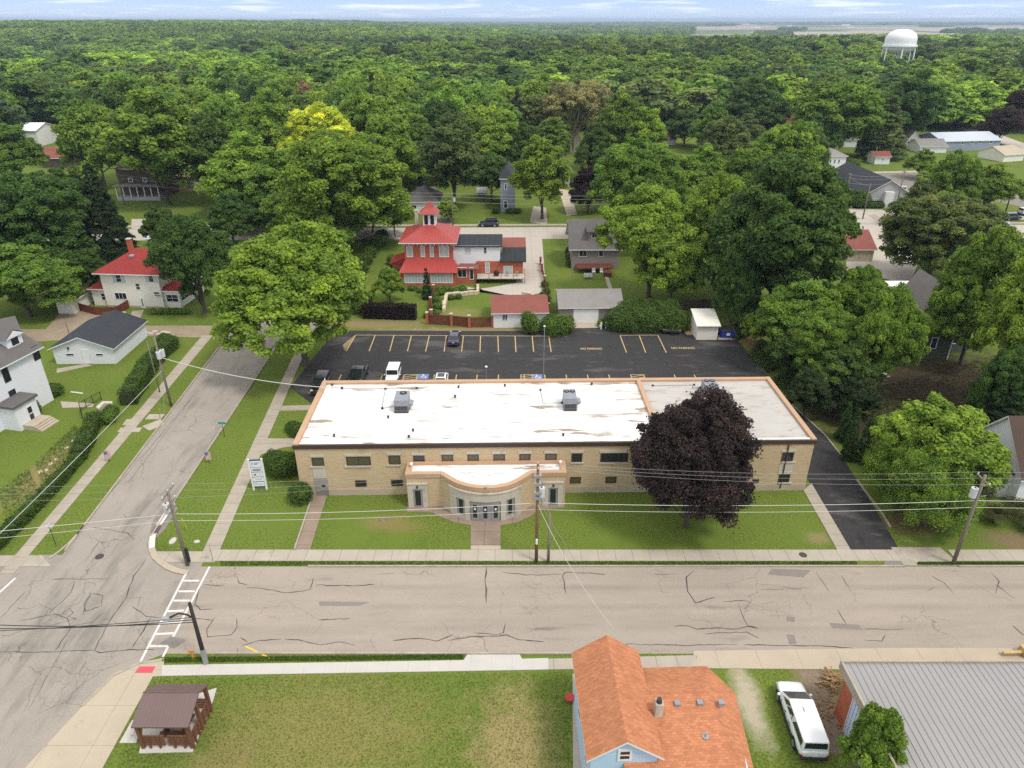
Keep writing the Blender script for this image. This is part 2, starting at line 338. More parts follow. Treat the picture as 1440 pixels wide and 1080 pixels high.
for i in range(len(rs)-2):
    o_ = 1+i*na
    fs += [(o_+k, o_+(k+1)%na, o_+na+(k+1)%na, o_+na+k) for k in range(na)]
b.f = fs; b.mi = [0]*len(fs); b.sm = [True]*len(fs)
# far farmland colours beyond the woods
def tx_fields(t, src, cur):
    N = t.nodes.new; Lk = t.links.new
    ln = N('ShaderNodeVectorMath'); ln.operation = 'LENGTH'; Lk(src, ln.inputs[0])
    far = N('ShaderNodeMapRange'); far.inputs[1].default_value = 700; far.inputs[2].default_value = 1100; Lk(ln.outputs['Value'], far.inputs[0])
    mp = N('ShaderNodeVectorMath'); mp.operation = 'MULTIPLY'; mp.inputs[1].default_value = (.0011, .0016, 0); Lk(src, mp.inputs[0])
    v = N('ShaderNodeTexVoronoi'); v.distance = 'CHEBYCHEV'; v.inputs['Scale'].default_value = 1; Lk(mp.outputs[0], v.inputs['Vector'])
    sp = N('ShaderNodeSeparateColor'); Lk(v.outputs['Color'], sp.inputs[0])
    cr_ = N('ShaderNodeValToRGB'); cr_.color_ramp.interpolation = 'CONSTANT'; Lk(sp.outputs[0], cr_.inputs[0])
    cs = [(0, (.30,.255,.19)), (.3, (.10,.15,.045)), (.5, (.36,.31,.24)), (.72, (.13,.17,.06)), (.86, (.27,.225,.16))]
    cr_.color_ramp.elements[0].color = (*cs[0][1],1); cr_.color_ramp.elements[1].position = cs[1][0]; cr_.color_ramp.elements[1].color = (*cs[1][1],1)
    for p_, c_ in cs[2:]: e_ = cr_.color_ramp.elements.new(p_); e_.color = (*c_,1)
    mx = N('ShaderNodeMix'); mx.data_type = 'RGBA'; Lk(far.outputs[0], mx.inputs[0]); Lk(cur, mx.inputs[6]); Lk(cr_.outputs[0], mx.inputs[7])
    return mx.outputs[2]
gm = M['grass'].node_tree
pb = [n for n in gm.nodes if n.type == 'BSDF_PRINCIPLED'][0]
lk = pb.inputs['Base Color'].links[0]; src_ = [n for n in gm.nodes if n.type == 'NEW_GEOMETRY'][0].outputs['Position']
gm.links.new(tx_fields(gm, src_, lk.from_socket), pb.inputs['Base Color'])
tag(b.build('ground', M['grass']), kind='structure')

# ---------------------------------------------------------------- roads, walks, paved areas (each sheet a little above the one below)
def P2(*pts): return [tuple(at(*p)[:2]) for p in pts]
def sheet(name, poly, z, m): return tag(MB().sheet(poly, z).build(name, m), kind='structure')
_sc = [0]
def slab(name, poly, m, z1=.06):
    _sc[0] += 1
    return tag(MB().prism(poly, -.05, z1+.0013*(_sc[0] % 14)).build(name, m), kind='structure')
YS, YN = 38.75, 48.45            # south and north kerb of the main street
def lerp(a, b_, t): return (a[0]+(b_[0]-a[0])*t, a[1]+(b_[1]-a[1])*t)
def line_at_y(p, q, Y): return lerp(p, q, (Y-p[1])/(q[1]-p[1]))
RR = P2((341,560),(246,704)); LL = P2((310,486),(116,743))
rr = lambda Y: line_at_y(RR[0], RR[1], Y)
ll = lambda Y: line_at_y(LL[0], LL[1], Y)
sheet('side_street', [rr(46), rr(152), ll(152), ll(46)], .010, M['road2'])
sheet('street', [(-27.5, YS), (150, YS), (150, YN), (-27.5, YN)], .014, M['road'])
sheet('street', [(-120, 36.5), (-27.5, 36.5), (-27.5, YN+1.6), (-120, YN+1.2)], .018, M['road2'])
sheet('side_street', P2((36,1085),(116,993),(160,950),(197,933),(232,920),(232,905),(-300,905),(-420,1085)), .022, M['road2'])
low = P2((36,1085),(-420,1085)); sheet('side_street', [low[0], low[1], (low[1][0]-2, 10), (low[0][0]-8, 10)], .006, M['road2'])
YB0, YB1 = 151.5, 160.5          # back street
sheet('back_street', [(-170, YB0), (190, YB0+5), (190, YB1+7), (-170, YB1)], .014, M['conc_drive'])
# kerbs
def kerb(pts, wd=.16, h=.13, m='kerb'):
    b = MB(); n = len(pts)
    for i in range(n-1):
        p, q = Vector(pts[i]), Vector(pts[i+1]); d = (q-p); L = d.length
        if L < .01: continue
        a = math.atan2(d.y, d.x); b.box(-.02, L+.02, -wd/2, wd/2, -.02, h+.0007*(i%2), Matrix.Translation((p.x,p.y,0)) @ Matrix.Rotation(a, 4, 'Z'))
    return tag(b.build('kerb', M[m]), kind='structure')
kerb([(-18, YN), (34.6, YN)]); kerb([(39.5, YN), (120, YN)]); kerb([(-22.5, YS), (9.0, YS)]);
kerb([ll(Y) for Y in (50.5, 100)]); kerb([rr(Y) for Y in (52.5, 140)])
cpts = P2((262,806),(248,803),(236,798),(226,791),(218,783),(214,773),(213,763),(216,753),(221,743),(230,729),(240,714)); tag(MB().strip(cpts, .55, .10).strip(cpts, .5, .098).build('kerb', M['conc_tan']), kind='structure')
sheet('side_street', P2((262,806),(236,800),(222,788),(213,775),(212,760),(222,742),(245,706),(200,706),(180,800)), .0205, M['road2'])
bp = [at(223,740), at(217,751)]
tag(MB().strip([(bp[0].x,bp[0].y),(bp[1].x,bp[1].y)], .55, .106).build('kerb_paint', flat('kerb_dark', (.09,.055,.045))), kind='structure')
for a_, b_ in (((240,714),(225,738)), ((215,753),(214,772))):
    q = P2(a_, b_); tag(MB().strip(q, .5, .110).build('kerb_paint', M['paint_w']), kind='structure')
kerb(P2((116,993),(160,950),(197,933),(228,929)), .2, .1)
kerb(P2((118,740),(108,753),(97,765),(84,776),(70,786)))
# walks
slab('sidewalk', [(-27.4, 49.15), (34.7, 49.15), (34.7, 50.65), (-27.4, 50.65)], M['conc'])
slab('sidewalk', [(39.7, 49.15), (110, 49.3), (110, 50.8), (39.7, 50.65)], M['conc'])
slab('driveway_apron', [(34.7, YN+.1), (39.7, YN+.1), (39.2, 51.0), (34.7, 51.0)], M['kerb'], .045)
wl = P2((285,777),(385,560)); wr = P2((308,777),(401,560))
slab('sidewalk', [line_at_y(*wl,49.0), line_at_y(*wr,49.0), line_at_y(*wr,150), line_at_y(*wl,150)], M['conc_y'], .056)
sl_ = P2((22,781),(210,560)); sr_ = P2((41,781),(226,560))
slab('sidewalk', [line_at_y(*sl_,47.5), line_at_y(*sr_,47.5), line_at_y(*sr_,100), line_at_y(*sl_,100)], M['conc_y'], .056)
slab('sidewalk', P2((-250,782),(60,782),(72,797),(-250,797)), M['conc'], .05)
slab('sidewalk', P2((215,776),(300,776),(300,791),(226,791)), M['conc'], .052)
slab('sidewalk', P2((228,936),(652,929),(657,921),(731,921),(734,927),(771,926),(771,942),(228,951)), M['conc_new'], .05)
slab('sidewalk', P2((771,927),(980,922),(980,939),(771,942)), M['conc'], .048)
slab('driveway_apron', P2((975,916),(1250,912),(1500,912),(1500,945),(975,940)), M['conc_tan'], .044)
slab('sidewalk', P2((197,934),(232,925),(228,951),(215,952),(128,1110),(20,1110),(36,1080),(116,994),(160,952)), M['conc_tan'], .045)
b = MB(); 
for q in (((50,1070),(157,1014)), ((157,1014),(117,1085)), ((108,1080),(126,1069))): b.strip(P2(*q), .16, .052)
tag(b.build('road_marking', M['paint_w']), kind='structure')
slab('tactile_pad', P2((197,938),(219,938),(214,947),(190,947)), flat('tactile_red', (.55,.07,.10), .7), .055)
slab('concrete_pad', P2((205,1000),(305,968),(300,985),(271,1058),(196,1060)), M['conc_new'], .05)
slab('path', P2((186,1013),(200,1013),(192,1045),(168,1045)), M['conc_new'], .042)
PL = P2((572,707),(572,720),(604,720),(622,728),(640,735),(662,739),(662,767.5),(704,767.5),(704,739),(726,735),(745,727),(758,717),(795,714),(795,705))
slab('entrance_path', PL, M['plaza'], .05)
slab('path', P2((662,767),(704,767),(704,773),(662,773)), M['conc_tan'], .04)
slab('path', P2((440,697),(460,697),(436,774),(414,774)), M['plaza'], .05)
kerb(P2((440,697),(414,774)), .14, .16)
slab('path', P2((397,571),(440,570),(440,577),(392,578)), M['conc_y'], .05)
slab('path', P2((376,617),(414,617),(414,628),(396,630),(380,636),(364,640)), M['conc_y'], .05)
slab('path', P2((1130,690),(1141,680),(1197,775),(1178,775)), M['conc_y'], .05)
# parking lot and drive
BW = Vector((-21.3, 59.0)); BANG = R(1.1)
lot = P2((408,545),(437,508),(460,480),(486,465)) + [at(1010,466)[:2], at(1036,477)[:2], at(1072,520)[:2], at(1112,566)[:2]] + [(31.4, 74.8), (29.6, 74.8), (-21, 73.6)]
sheet('parking_lot', lot, .012, M['asph'])
sheet('driveway', [(30.4,75.5)]+P2((1080,530),(1112,566),(1160,612),(1182,640),(1215,690),(1266,775),(1197,776),(1141,682)), .016, M['asph'])
kerb(P2((1110,566),(1160,612),(1182,640)), .12,.1); kerb(P2((1205,676),(1240,722),(1252,742)), .2, .12)
sheet('driveway', P2((420,556),(437,545),(437,556)), .016, M['asph'])
b = MB()
lt = [(527.5,471.7,519,494),(554,471.7,548,494),(578.5,472,573,494),(603.7,472,598.5,494.5),(627.7,472,624.5,494.5),(651.7,472,649,494.5),(675.7,472,675,495),(700,472,701,495),(724.3,472.5,725.5,495),(748.3,472.5,750.5,495),(771.7,472.5,775,495),
      (872,472,881,496),(899,472,908,496),(925,471.5,937,496),(500,471.5,487,494)]
for x0,y0,x1,y1 in lt: b.strip(P2((x0,y0),(x1,y1)), .14, .018)
b.strip(P2((500,471.3),(797,473)), .14, .021); b.strip(P2((872,471.8),(925,471.3)), .14, .021)
for k in range(6):
    t_ = k/6; b.strip(P2((500-13*t_,471.5+22*t_),(490-3*t_-8+6*t_,486+8*t_)), .12, .019)
X0 = at(577,530).x
for px in (449,480,538,611,642,671,701,737,766,796,826,856,948,976):
    p = at(px, 527); b.strip([(p.x,p.y),(p.x,p.y-5.6)], .13, .018)
for px in (577, 742, 897):
    p = at(px, 530); x, y = p.x, at(px,527).y
    b.strip([(x-.9,y),(x+.9,y)],.12,.0215); b.strip([(x-.9,y),(x-.9,y-5.6)],.12,.018); b.strip([(x+.9,y),(x+.9,y-5.6)],.12,.018)
    for k in range(8): b.strip([(x-.84,y-.7-.62*k),(x+.84,y-.12-.62*k)],.12,.0195)
tag(b.build('road_marking', M['paint_y']), kind='structure')
def text_obj(name, cu):
    tmp = bpy.data.objects.new('tmp', cu); COL.objects.link(tmp); dg = bpy.context.evaluated_depsgraph_get(); me = bpy.data.meshes.new_from_object(tmp.evaluated_get(dg)); bpy.data.objects.remove(tmp)
    return bpy.data.objects.new(name, me)
def ground_text(s, px, py, size, m, z=.02, sx=1):
    cu = bpy.data.curves.new('lettering', 'FONT'); cu.body = s; cu.size = size; cu.align_x = 'CENTER'; cu.align_y = 'CENTER'; cu.extrude = .002; cu.offset = .015
    cu.materials.append(m); o = text_obj('pavement_lettering', cu); COL.objects.link(o); o.location = at(px, py, z); o.scale = (sx,1,1); return tag(o, kind='structure')
ground_text('NO PARKING', 831.5, 490.5, .95, M['paint_y'], sx=.55); ground_text('NO PARKING', 960.5, 489.5, .95, M['paint_y'], sx=.6)
for px, py in ((595,529.5),(755,530)):       # wheelchair squares
    p = at(px, py); b = MB(); b.box(p.x-.75,p.x+.75,p.y-.75,p.y+.75,.010,.019); o = b.build('road_marking', M['paint_b']); tag(o, kind='structure')
    b = MB(); c_ = [(p.x+.1+.34*math.cos(t), p.y-.15+.34*math.sin(t)) for t in [R(a) for a in range(100, 391, 29)]]
    b.strip(c_, .09, .023); b.strip([(p.x-.05,p.y+.42),(p.x-.05,p.y+.0),(p.x+.28,p.y-.0),(p.x+.42,p.y-.45)], .1, .025); b.strip([(p.x-.05,p.y+.22),(p.x+.25,p.y+.22)], .08,.026)
    b.prism([(p.x-.05+.11*math.cos(t),p.y+.54+.11*math.sin(t)) for t in [R(a) for a in range(0,360,45)]], .02, .027); tag(b.build('road_marking', M['paint_w']), kind='structure')
# crosswalk ladder
b = MB(); A0,A1,B0,B1 = (264,802),(197,932),(295,797),(229,924)
aq = P2(A0,A1); bq = P2(B0,B1); b.strip(aq, .19, .030); b.strip(bq, .19, .030)
for (xa,ya),(xb,yb) in (((258,817),(280,817)),((251,832),(274,832)),((244,845),(267,845)),((234,860),(259,859)),((227,876),(252,875)),((219,892),(244,891)),((211,909),(236,909))): b.strip(P2((xa,ya),(xb,yb)), .22, .033)
b.strip(P2((0,833),(22,813)), .2, .03); b.strip(P2((-60,880),(0,833)), .2, .03)
tag(b.build('crosswalk', M['paint_w']), kind='structure')
tag(MB().strip(P2((345,909),(380,926)), .14, .03).build('road_marking', flat('paint_amber', (.75,.45,.05))), kind='structure')
# tar seams and patches on the roads
rg = random.Random(5); b = MB()
def seam(pts, wd=.055, z=.034):
    q = []
    for (x0,y0),(x1,y1) in zip(pts[:-1], pts[1:]):
        n = max(2, int(math.hypot(x1-x0,y1-y0)/7))
        for i in range(n): q.append((x0+(x1-x0)*i/n+(rg.uniform(-.9,.9) if i else 0), y0+(y1-y0)*i/n+(rg.uniform(-.7,.7) if i else 0)))
    q.append(pts[-1]); b.strip(P2(*q), wd*.85, z+.0008*rg.random()*6, .55, rg)
for s_, wd in (([(286,822),(316,824)],.05),([(334,812),(336,820),(350,823)],.06),([(347,827),(370,828),(405,834),(436,829),(441,812)],.07),([(444,823),(490,824),(527,822)],.08),
  ([(684,798),(682,815),(684,830),(684,849)],.1),([(706,805),(740,809),(790,808)],.05),([(796,835),(791,810),(795,805),(830,806),(852,808)],.07),
  ([(448,872),(470,871),(492,870)],.06),([(400,899),(420,900),(450,907),(480,903),(500,908)],.07),([(552,901),(590,898),(615,902),(637,893)],.07),([(630,901),(670,895),(700,895),(712,893),(730,900),(765,903)],.08),([(667,890),(700,893),(708,890),(711,877)],.06),
  ([(976,803),(965,812),(967,832),(978,848),(1006,840)],.09),([(920,808),(950,808)],.04),([(1017,846),(1035,845),(1053,846)],.05),([(1040,852),(1045,868),(1052,880),(1066,884)],.08),([(948,881),(965,880),(980,885),(1010,883),(1035,885),(1052,881),(1066,884)],.08),
  ([(991,892),(1020,890),(1050,889),(1068,898)],.06),([(1147,804),(1166,832)],.06),([(1183,810),(1195,828)],.05),([(1178,858),(1190,878)],.08),([(1215,885),(1270,886)],.05),([(1215,900),(1240,902),(1245,893)],.05),([(1310,810),(1328,820),(1342,837)],.05),([(1302,832),(1315,825)],.05),
  ([(1393,805),(1405,818),(1400,835)],.06),([(1400,822),(1427,842)],.05),([(1424,880),(1440,894)],.1),([(1068,830),(1102,829)],.05),([(1045,907),(1110,908),(1160,909),(1200,912)],.07),([(850,905),(960,908),(1040,906)],.05),
  ([(280,828),(274,850),(282,858),(300,857)],.06),([(302,868),(291,885),(292,896),(325,893),(333,882),(333,870)],.06),([(338,897),(348,903)],.06),([(334,912),(335,930)],.07),([(340,908),(360,902),(395,899)],.06),([(265,868),(300,873)],.06),
  ([(205,787),(188,810),(178,840),(150,880),(133,915),(140,918),(180,914),(217,914)],.075),([(0,917),(60,917),(133,915)],.06),([(73,815),(154,814)],.05),([(105,817),(100,833),(70,862)],.05),([(26,874),(80,864),(95,870),(99,884),(78,915)],.06),([(128,835),(145,838),(143,853),(120,860),(118,850),(128,835)],.06),
  ([(115,867),(128,833)],.05),([(99,881),(130,875),(145,862)],.04),([(186,853),(205,867),(232,870),(255,866)],.06),([(213,868),(186,912)],.07),([(112,945),(122,930)],.05),([(140,760),(120,790)],.04),([(130,742),(180,750),(190,760)],.05),([(178,842),(198,840),(193,855)],.03),([(0,870),(35,833)],.04),([(92,860),(98,855),(103,862),(95,868)],.05),
  ([(40,1000),(95,900)],.03),([(265,760),(270,745)],.03),([(150,700),(270,560)],.03),([(180,680),(300,520)],.025)): seam(s_, wd)
tag(b.build('tar_seams', M['tar']), kind='structure')
b = MB()
for i, q in enumerate(([(1166,876),(1207,879),(1213,886),(1170,883)],[(1106,867),(1118,868),(1117,875),(1106,873)],[(1106,892),(1117,893),(1120,905),(1110,906)],[(206,770),(232,745),(250,715),(238,700),(214,735)],[(448,846),(520,847),(505,852),(450,852)],[(1085,800),(1140,802),(1130,812),(1080,808)],[(225,905),(240,895),(262,900),(245,912)],[(862,900),(868,900),(868,901),(862,901)],[(1240,778),(1262,780),(1270,795),(1244,796)])): b.sheet(P2(*q), .0235+.0011*i)
tag(b.build('road_patches', M['patch']), kind='structure')
for i, (px, py) in enumerate(((140,783),(1129,781),(98,856),(112,848),(938,813),(1075,480))):
    if i in (2,3,4): continue
    p = at(px,py); b = MB(); b.cyl(p.x,p.y,.0,.068,.36,n=16); b.cyl(p.x,p.y,.068,.072,.28,n=16); tag(b.build('manhole_cover', flat('iron_cover', (.06,.045,.04))), ['iron manhole cover beside the far left sidewalk of the side street','brown iron manhole cover set in the front sidewalk near the driveway','','','','iron drain cover at the edge of the parking lot by the dumpster'][i], 'manhole cover')
# more far and near paving
sheet('driveway', P2((733,352),(752,336),(757,350),(768,411),(735,416),(728,380)), .03, M['conc_drive'])
sheet('driveway', P2((708,331),(762,332),(768,411),(728,418),(650,402),(650,408),(685,405),(726,398)), .026, M['conc_drive'])
sheet('alley', P2((-60,463),(95,463),(200,458),(300,458),(292,475),(180,472),(60,480),(-60,490)), .013, M['gravel'])
sheet('driveway', P2((85,440),(140,436),(150,460),(60,468)), .017, M['gravel'])
slab('path', P2((186,438),(203,436),(193,458),(180,458)), M['conc_y'])
slab('path', P2((80,519),(122,512),(130,514),(80,525)), M['conc_y'])
slab('path', P2((85,565),(133,568),(130,573),(88,574)), M['conc'])
for q in (((210,583),(232,583),(226,590),(204,590)), ((170,602),(200,602),(196,608),(165,608)), ((178,590),(198,590),(194,598),(172,598))): slab('path', P2(*q), M['conc'], .05)
slab('path', P2((200,600),(226,590),(232,597),(210,606)), M['conc'], .05)
sheet('driveway', P2((598,304),(585,262),(612,262),(636,310),(636,323),(610,323)), .024, M['patch'])
slab('sidewalk', [(-120,163.3),(150,167.5),(150,168.9),(-120,164.7)], M['conc'])
slab('path', P2((745,312),(750,290),(768,292),(770,317)), M['conc_y'], .04)
slab('path', P2((797,303),(785,265),(800,268),(812,302)), M['conc_tan'], .04)
sheet('driveway', P2((775,336),(800,336),(800,330),(775,330)), .02, M['conc'])
slab('path', P2((850,388),(855,388),(862,408),(856,408)), M['conc_y'])
sheet('street', P2((1190,312),(1218,305),(1262,318),(1300,345),(1280,400),(1190,380)), .03, M['conc_drive'])
sheet('street', P2((1195,293),(1262,296),(1560,300),(1560,309),(1262,309),(1190,306)), .026, M['conc_drive'])
slab('sidewalk', P2((1222,303),(1230,301),(1262,322),(1252,324)), M['conc_y'])
slab('sidewalk', P2((1195,287),(1270,287),(1270,290),(1195,290)), M['conc'])
sheet('parking_lot', P2((1180,246),(1290,243),(1300,280),(1190,285)), .02, M['patch'])
slab('sidewalk', P2((1170,243),(1300,240),(1300,242.5),(1170,245.5)), M['conc'])
sheet('road', P2((1310,162),(1330,162),(1450,205),(1560,250),(1500,240),(1430,210),(1330,174),(1310,170)), .02, M['conc_drive'])
sheet('parking_lot', P2((1400,283),(1417,272),(1560,290),(1560,300),(1440,292)), .034, M['patch'])
sheet('road', P2((60,222),(75,207),(140,202),(150,210),(110,220)), .02, M['conc_drive'])
sheet('street', P2((185,322),(245,322),(245,308),(185,308)), .03, M['conc_drive'])
sheet('road', P2((1410,570),(1440,560),(1440,575)), .03, M['dirt']) if False else None
slab('path', P2((1228,527),(1245,524),(1252,530),(1232,533)), M['conc_y'])
# soil pile place by the metal building
for i in range(2): pass
b = MB(); b.sheet(P2((1122,940),(1158,940),(1175,1000),(1190,1060),(1150,1060),(1148,1000)), .008); tag(b.build('dirt_strip', M['dirt']), kind='structure')
slab('path', P2((805,948),(812,948),(822,1100),(806,1100)), M['conc'], .045)
# ---------------------------------------------------------------- foliage
def leaf_mat(name, tr=.46, rough=.6, attr_type='OBJ'):
    m = bpy.data.materials.new(name); t = nodes(m); N = t.nodes.new; Lk = t.links.new
    at_ = N('ShaderNodeAttribute'); at_.attribute_name = 'v'
    if attr_type == 'OBJ':
        oi = N('ShaderNodeObjectInfo'); c = oi.outputs['Color']
    else:
        oi = N('ShaderNodeAttribute'); oi.attribute_type = 'INSTANCER'; oi.attribute_name = 'tint'; c = oi.outputs['Color']
    sc = N('ShaderNodeVectorMath'); sc.operation = 'MULTIPLY'; Lk(c, sc.inputs[0]); Lk(at_.outputs['Color'], sc.inputs[1])
    d = N('ShaderNodeBsdfPrincipled'); d.inputs['Roughness'].default_value = rough; d.inputs['Specular IOR Level'].default_value = .2; Lk(sc.outputs[0], d.inputs['Base Color'])
    tl = N('ShaderNodeBsdfTranslucent'); Lk(sc.outputs[0], tl.inputs['Color'])
    mx = N('ShaderNodeMixShader'); mx.inputs[0].default_value = tr; Lk(d.outputs[0], mx.inputs[1]); Lk(tl.outputs[0], mx.inputs[2])
    o = N('ShaderNodeOutputMaterial'); Lk(mx.outputs[0], o.inputs[0]); return m
M['leaf'] = leaf_mat('leaf'); M['leaf_far'] = leaf_mat('leaf_far', .42, .7, 'INST')
M['bark'] = mat('bark', (.12, .10, .08), .95, (.07, .058, .045), 2, 5, .8, stretch=(3, 3, .6), bump=.6, bscale=6)
M['bark_pale'] = mat('bark_pale', (.36, .32, .25), .95, (.20, .175, .14), 1.5, 5, .8, stretch=(2, 2, .6))

def quads(name, C, Nn, size, col, rng, mats, extra=None, asp=.62):
    """one mesh of leaf-sized faces: centres, facing directions, sizes, tone"""
    n = len(C); Nn = Nn/np.maximum(np.linalg.norm(Nn, axis=1, keepdims=True), 1e-6)
    r = rng.normal(size=(n, 3)); A = np.cross(Nn, r); A /= np.maximum(np.linalg.norm(A, axis=1, keepdims=True), 1e-6); B = np.cross(Nn, A)
    s = size[:, None]; a = A*s; b_ = B*s*asp
    V = np.stack([C-a, C-b_*1.0-a*.15, C+a, C+b_], axis=1).reshape(-1, 3)
    nf = n; lv = np.arange(n*4, dtype=np.int32); vcol = np.repeat(col, 4, axis=0); mi = np.zeros(n, np.int32)
    starts = np.arange(n, dtype=np.int32)*4; tot = np.full(n, 4, np.int32)
    if extra:      # (verts, faces) of the limbs, second material
        ev, ef = extra; base = len(V); V = np.vstack([V, np.array(ev, float)]); vcol = np.vstack([vcol, np.ones((len(ev), 3))])
        l2 = [i+base for f in ef for i in f]; t2 = [len(f) for f in ef]
        st2 = np.cumsum([0]+t2[:-1])+len(lv); lv = np.concatenate([lv, np.array(l2, np.int32)]); starts = np.concatenate([starts, st2.astype(np.int32)])
        tot = np.concatenate([tot, np.array(t2, np.int32)]); mi = np.concatenate([mi, np.ones(len(ef), np.int32)]); nf += len(ef)
    me = bpy.data.meshes.new(name); me.vertices.add(len(V)); me.vertices.foreach_set('co', V.astype(np.float32).ravel())
    me.loops.add(len(lv)); me.loops.foreach_set('vertex_index', lv); me.polygons.add(nf)
    me.polygons.foreach_set('loop_start', starts); me.polygons.foreach_set('material_index', mi)
    for m in mats: me.materials.append(m)
    ca = me.color_attributes.new('v', 'FLOAT_COLOR', 'POINT')
    ca.data.foreach_set('color', np.hstack([vcol, np.ones((len(vcol), 1))]).astype(np.float32).ravel())
    me.update(calc_edges=True); return me

def tones(rng, cid, nc, n, var=.24, lf=.15):
    """per-clump and per-leaf tone, warm when light"""
    ct = 1+rng.normal(0, var*.6, nc); ct = np.clip(ct, .6, 1.5)
    v = ct[cid]*(1+rng.normal(0, lf, n)); v = np.clip(v, .45, 1.8)
    warm = np.clip((v-1), -.4, .6)
    return np.stack([v*(1+.30*warm), v, v*(1-.2*warm)], axis=1)

def crown_data(seed, H, Rr, base, nc, nl, leaf, kind='round', rc=(1.1, 1.9), lobes=5, up=.45, droop=0, spread=1.0, sqz=.82):
    rng = np.random.default_rng(seed)
    zc = (H+base)/2; hh = (H-base)/2
    cs = []
    if kind == 'cone':
        t = rng.random(nc)**.75; z = base+(H-base)*(1-t)*.98; 
        z = np.sort(z); rr_ = Rr*(1-(z-base)/(H-base))**.85+.15; ph = rng.random(nc)*2*math.pi; k = rng.uniform(.7, 1.0, nc)
        cc = np.stack([np.cos(ph)*rr_*k, np.sin(ph)*rr_*k, z], 1); cr_ = rng.uniform(*rc, nc)*(.35+.65*rr_/Rr)
    else:
        # big limbs give the crown its uneven outline
        lobe = []
        for i in range(lobes):
            a = 2*math.pi*(i+rng.uniform(-.3, .3))/max(lobes-1, 1); q = rng.uniform(.28, .50)*spread if i < lobes-1 else 0
            zz = rng.uniform(-.42, .25) if i < lobes-1 else .3
            lobe.append((math.cos(a)*q*Rr, math.sin(a)*q*Rr, zc+zz*hh, rng.uniform(.50, .68)*Rr, rng.uniform(.52, .72)*hh))
        per = []
        for j in range(nc):
            L = lobe[rng.integers(len(lobe))]; d = rng.normal(size=3); d /= np.linalg.norm(d)
            if d[2] < -.45: d[2] *= -.6
            k = rng.uniform(.72, 1.02)
            per.append((L[0]+d[0]*L[3]*k, L[1]+d[1]*L[3]*k, L[2]+d[2]*L[4]*k))
        cc = np.array(per); cc[:, 2] = np.clip(cc[:, 2], base+.4, H); cr_ = rng.uniform(*rc, nc)
    cid = rng.integers(0, nc, nl)
    d = rng.normal(size=(nl, 3)); d /= np.linalg.norm(d, axis=1, keepdims=True)
    flip = (d[:, 2] < -.15) & (rng.random(nl) < .75); d[flip, 2] *= -1
    rad = cr_[cid]*rng.uniform(.3, 1.0, nl)**.6*np.where(rng.random(nl) < .12, rng.uniform(1.0, 1.35, nl), 1.0)
    sq = np.array([1, 1, sqz]) if kind != 'cone' else np.array([1.1, 1.1, .5])
    C = cc[cid]+d*rad[:, None]*sq
    if droop:
        C[:, 2] -= droop*rng.random(nl)**2
    if kind == 'cone': C[:, 2] -= .18*np.hypot(C[:, 0], C[:, 1])
    Nn = d*.8+rng.normal(0, .6, (nl, 3))+np.array([0, 0, up])
    sz = leaf*rng.uniform(.65, 1.35, nl)
    return rng, C, Nn, sz, cid, cc, cr_, zc, hh

def limbs(cc, H, base, r0, rng, n=16, wob=.5):
    """trunk flaring at the foot and limbs reaching into the crown"""
    b = MB(); top = H*.78
    tp = [(0, 0, -.3), (0, 0, .25), (rng.uniform(-.2, .2), rng.uniform(-.2, .2), base*.7), (rng.uniform(-.4, .4), rng.uniform(-.4, .4), (base+top)/2), (rng.uniform(-.6, .6), rng.uniform(-.6, .6), top)]
    b.tube(tp, [r0*1.5, r0*1.08, r0*.85, r0*.5, r0*.12], 8)
    idx = rng.choice(len(cc), min(n, len(cc)), replace=False)
    for i in idx:
        e_ = cc[i]; z0 = rng.uniform(base*.75, base+(top-base)*.55); z0 = min(z0, e_[2]-.6 if e_[2]-.6 > base*.6 else base*.7)
        t = (z0-base*.7)/max(top-base*.7, .1); p0 = Vector((tp[2][0], tp[2][1], z0)).lerp(Vector((tp[4][0], tp[4][1], z0)), max(0, min(1, t)))
        e_ = Vector(e_); mid = p0.lerp(e_, .5)+Vector((rng.uniform(-wob, wob), rng.uniform(-wob, wob), -.1*(e_-p0).length*.5))
        b.tube([p0, mid, e_], [r0*.42*(1-.5*max(t, 0)), r0*.24, r0*.05], 5, cap=False)
    return b
TREES = {}
def variant(key, seed, H, Rr, base, nc, nl, leaf, trunk=.35, nlimb=16, barkm='bark', split=True, **kw):
    rng, C, Nn, sz, cid, cc, cr_, zc, hh = crown_data(seed, H, Rr, base, nc, nl, leaf, **kw)
    L = limbs(cc, H, base, trunk, rng, nlimb)
    col = tones(rng, cid, nc, nl)
    if split:
        cm = quads('crown', C, Nn, sz, col, rng, [M['leaf']])
        tm = bpy.data.meshes.new('trunk'); tm.from_pydata(L.v, [], L.f); tm.materials.append(M[barkm]); tm.polygons.foreach_set('use_smooth', [True]*len(L.f)); tm.update()
        TREES[key] = (cm, tm, H, Rr)
    else:
        TREES[key] = (quads('tree', C, Nn, sz, col, rng, [M['leaf'], M[barkm]], extra=(L.v, L.f)), None, H, Rr)
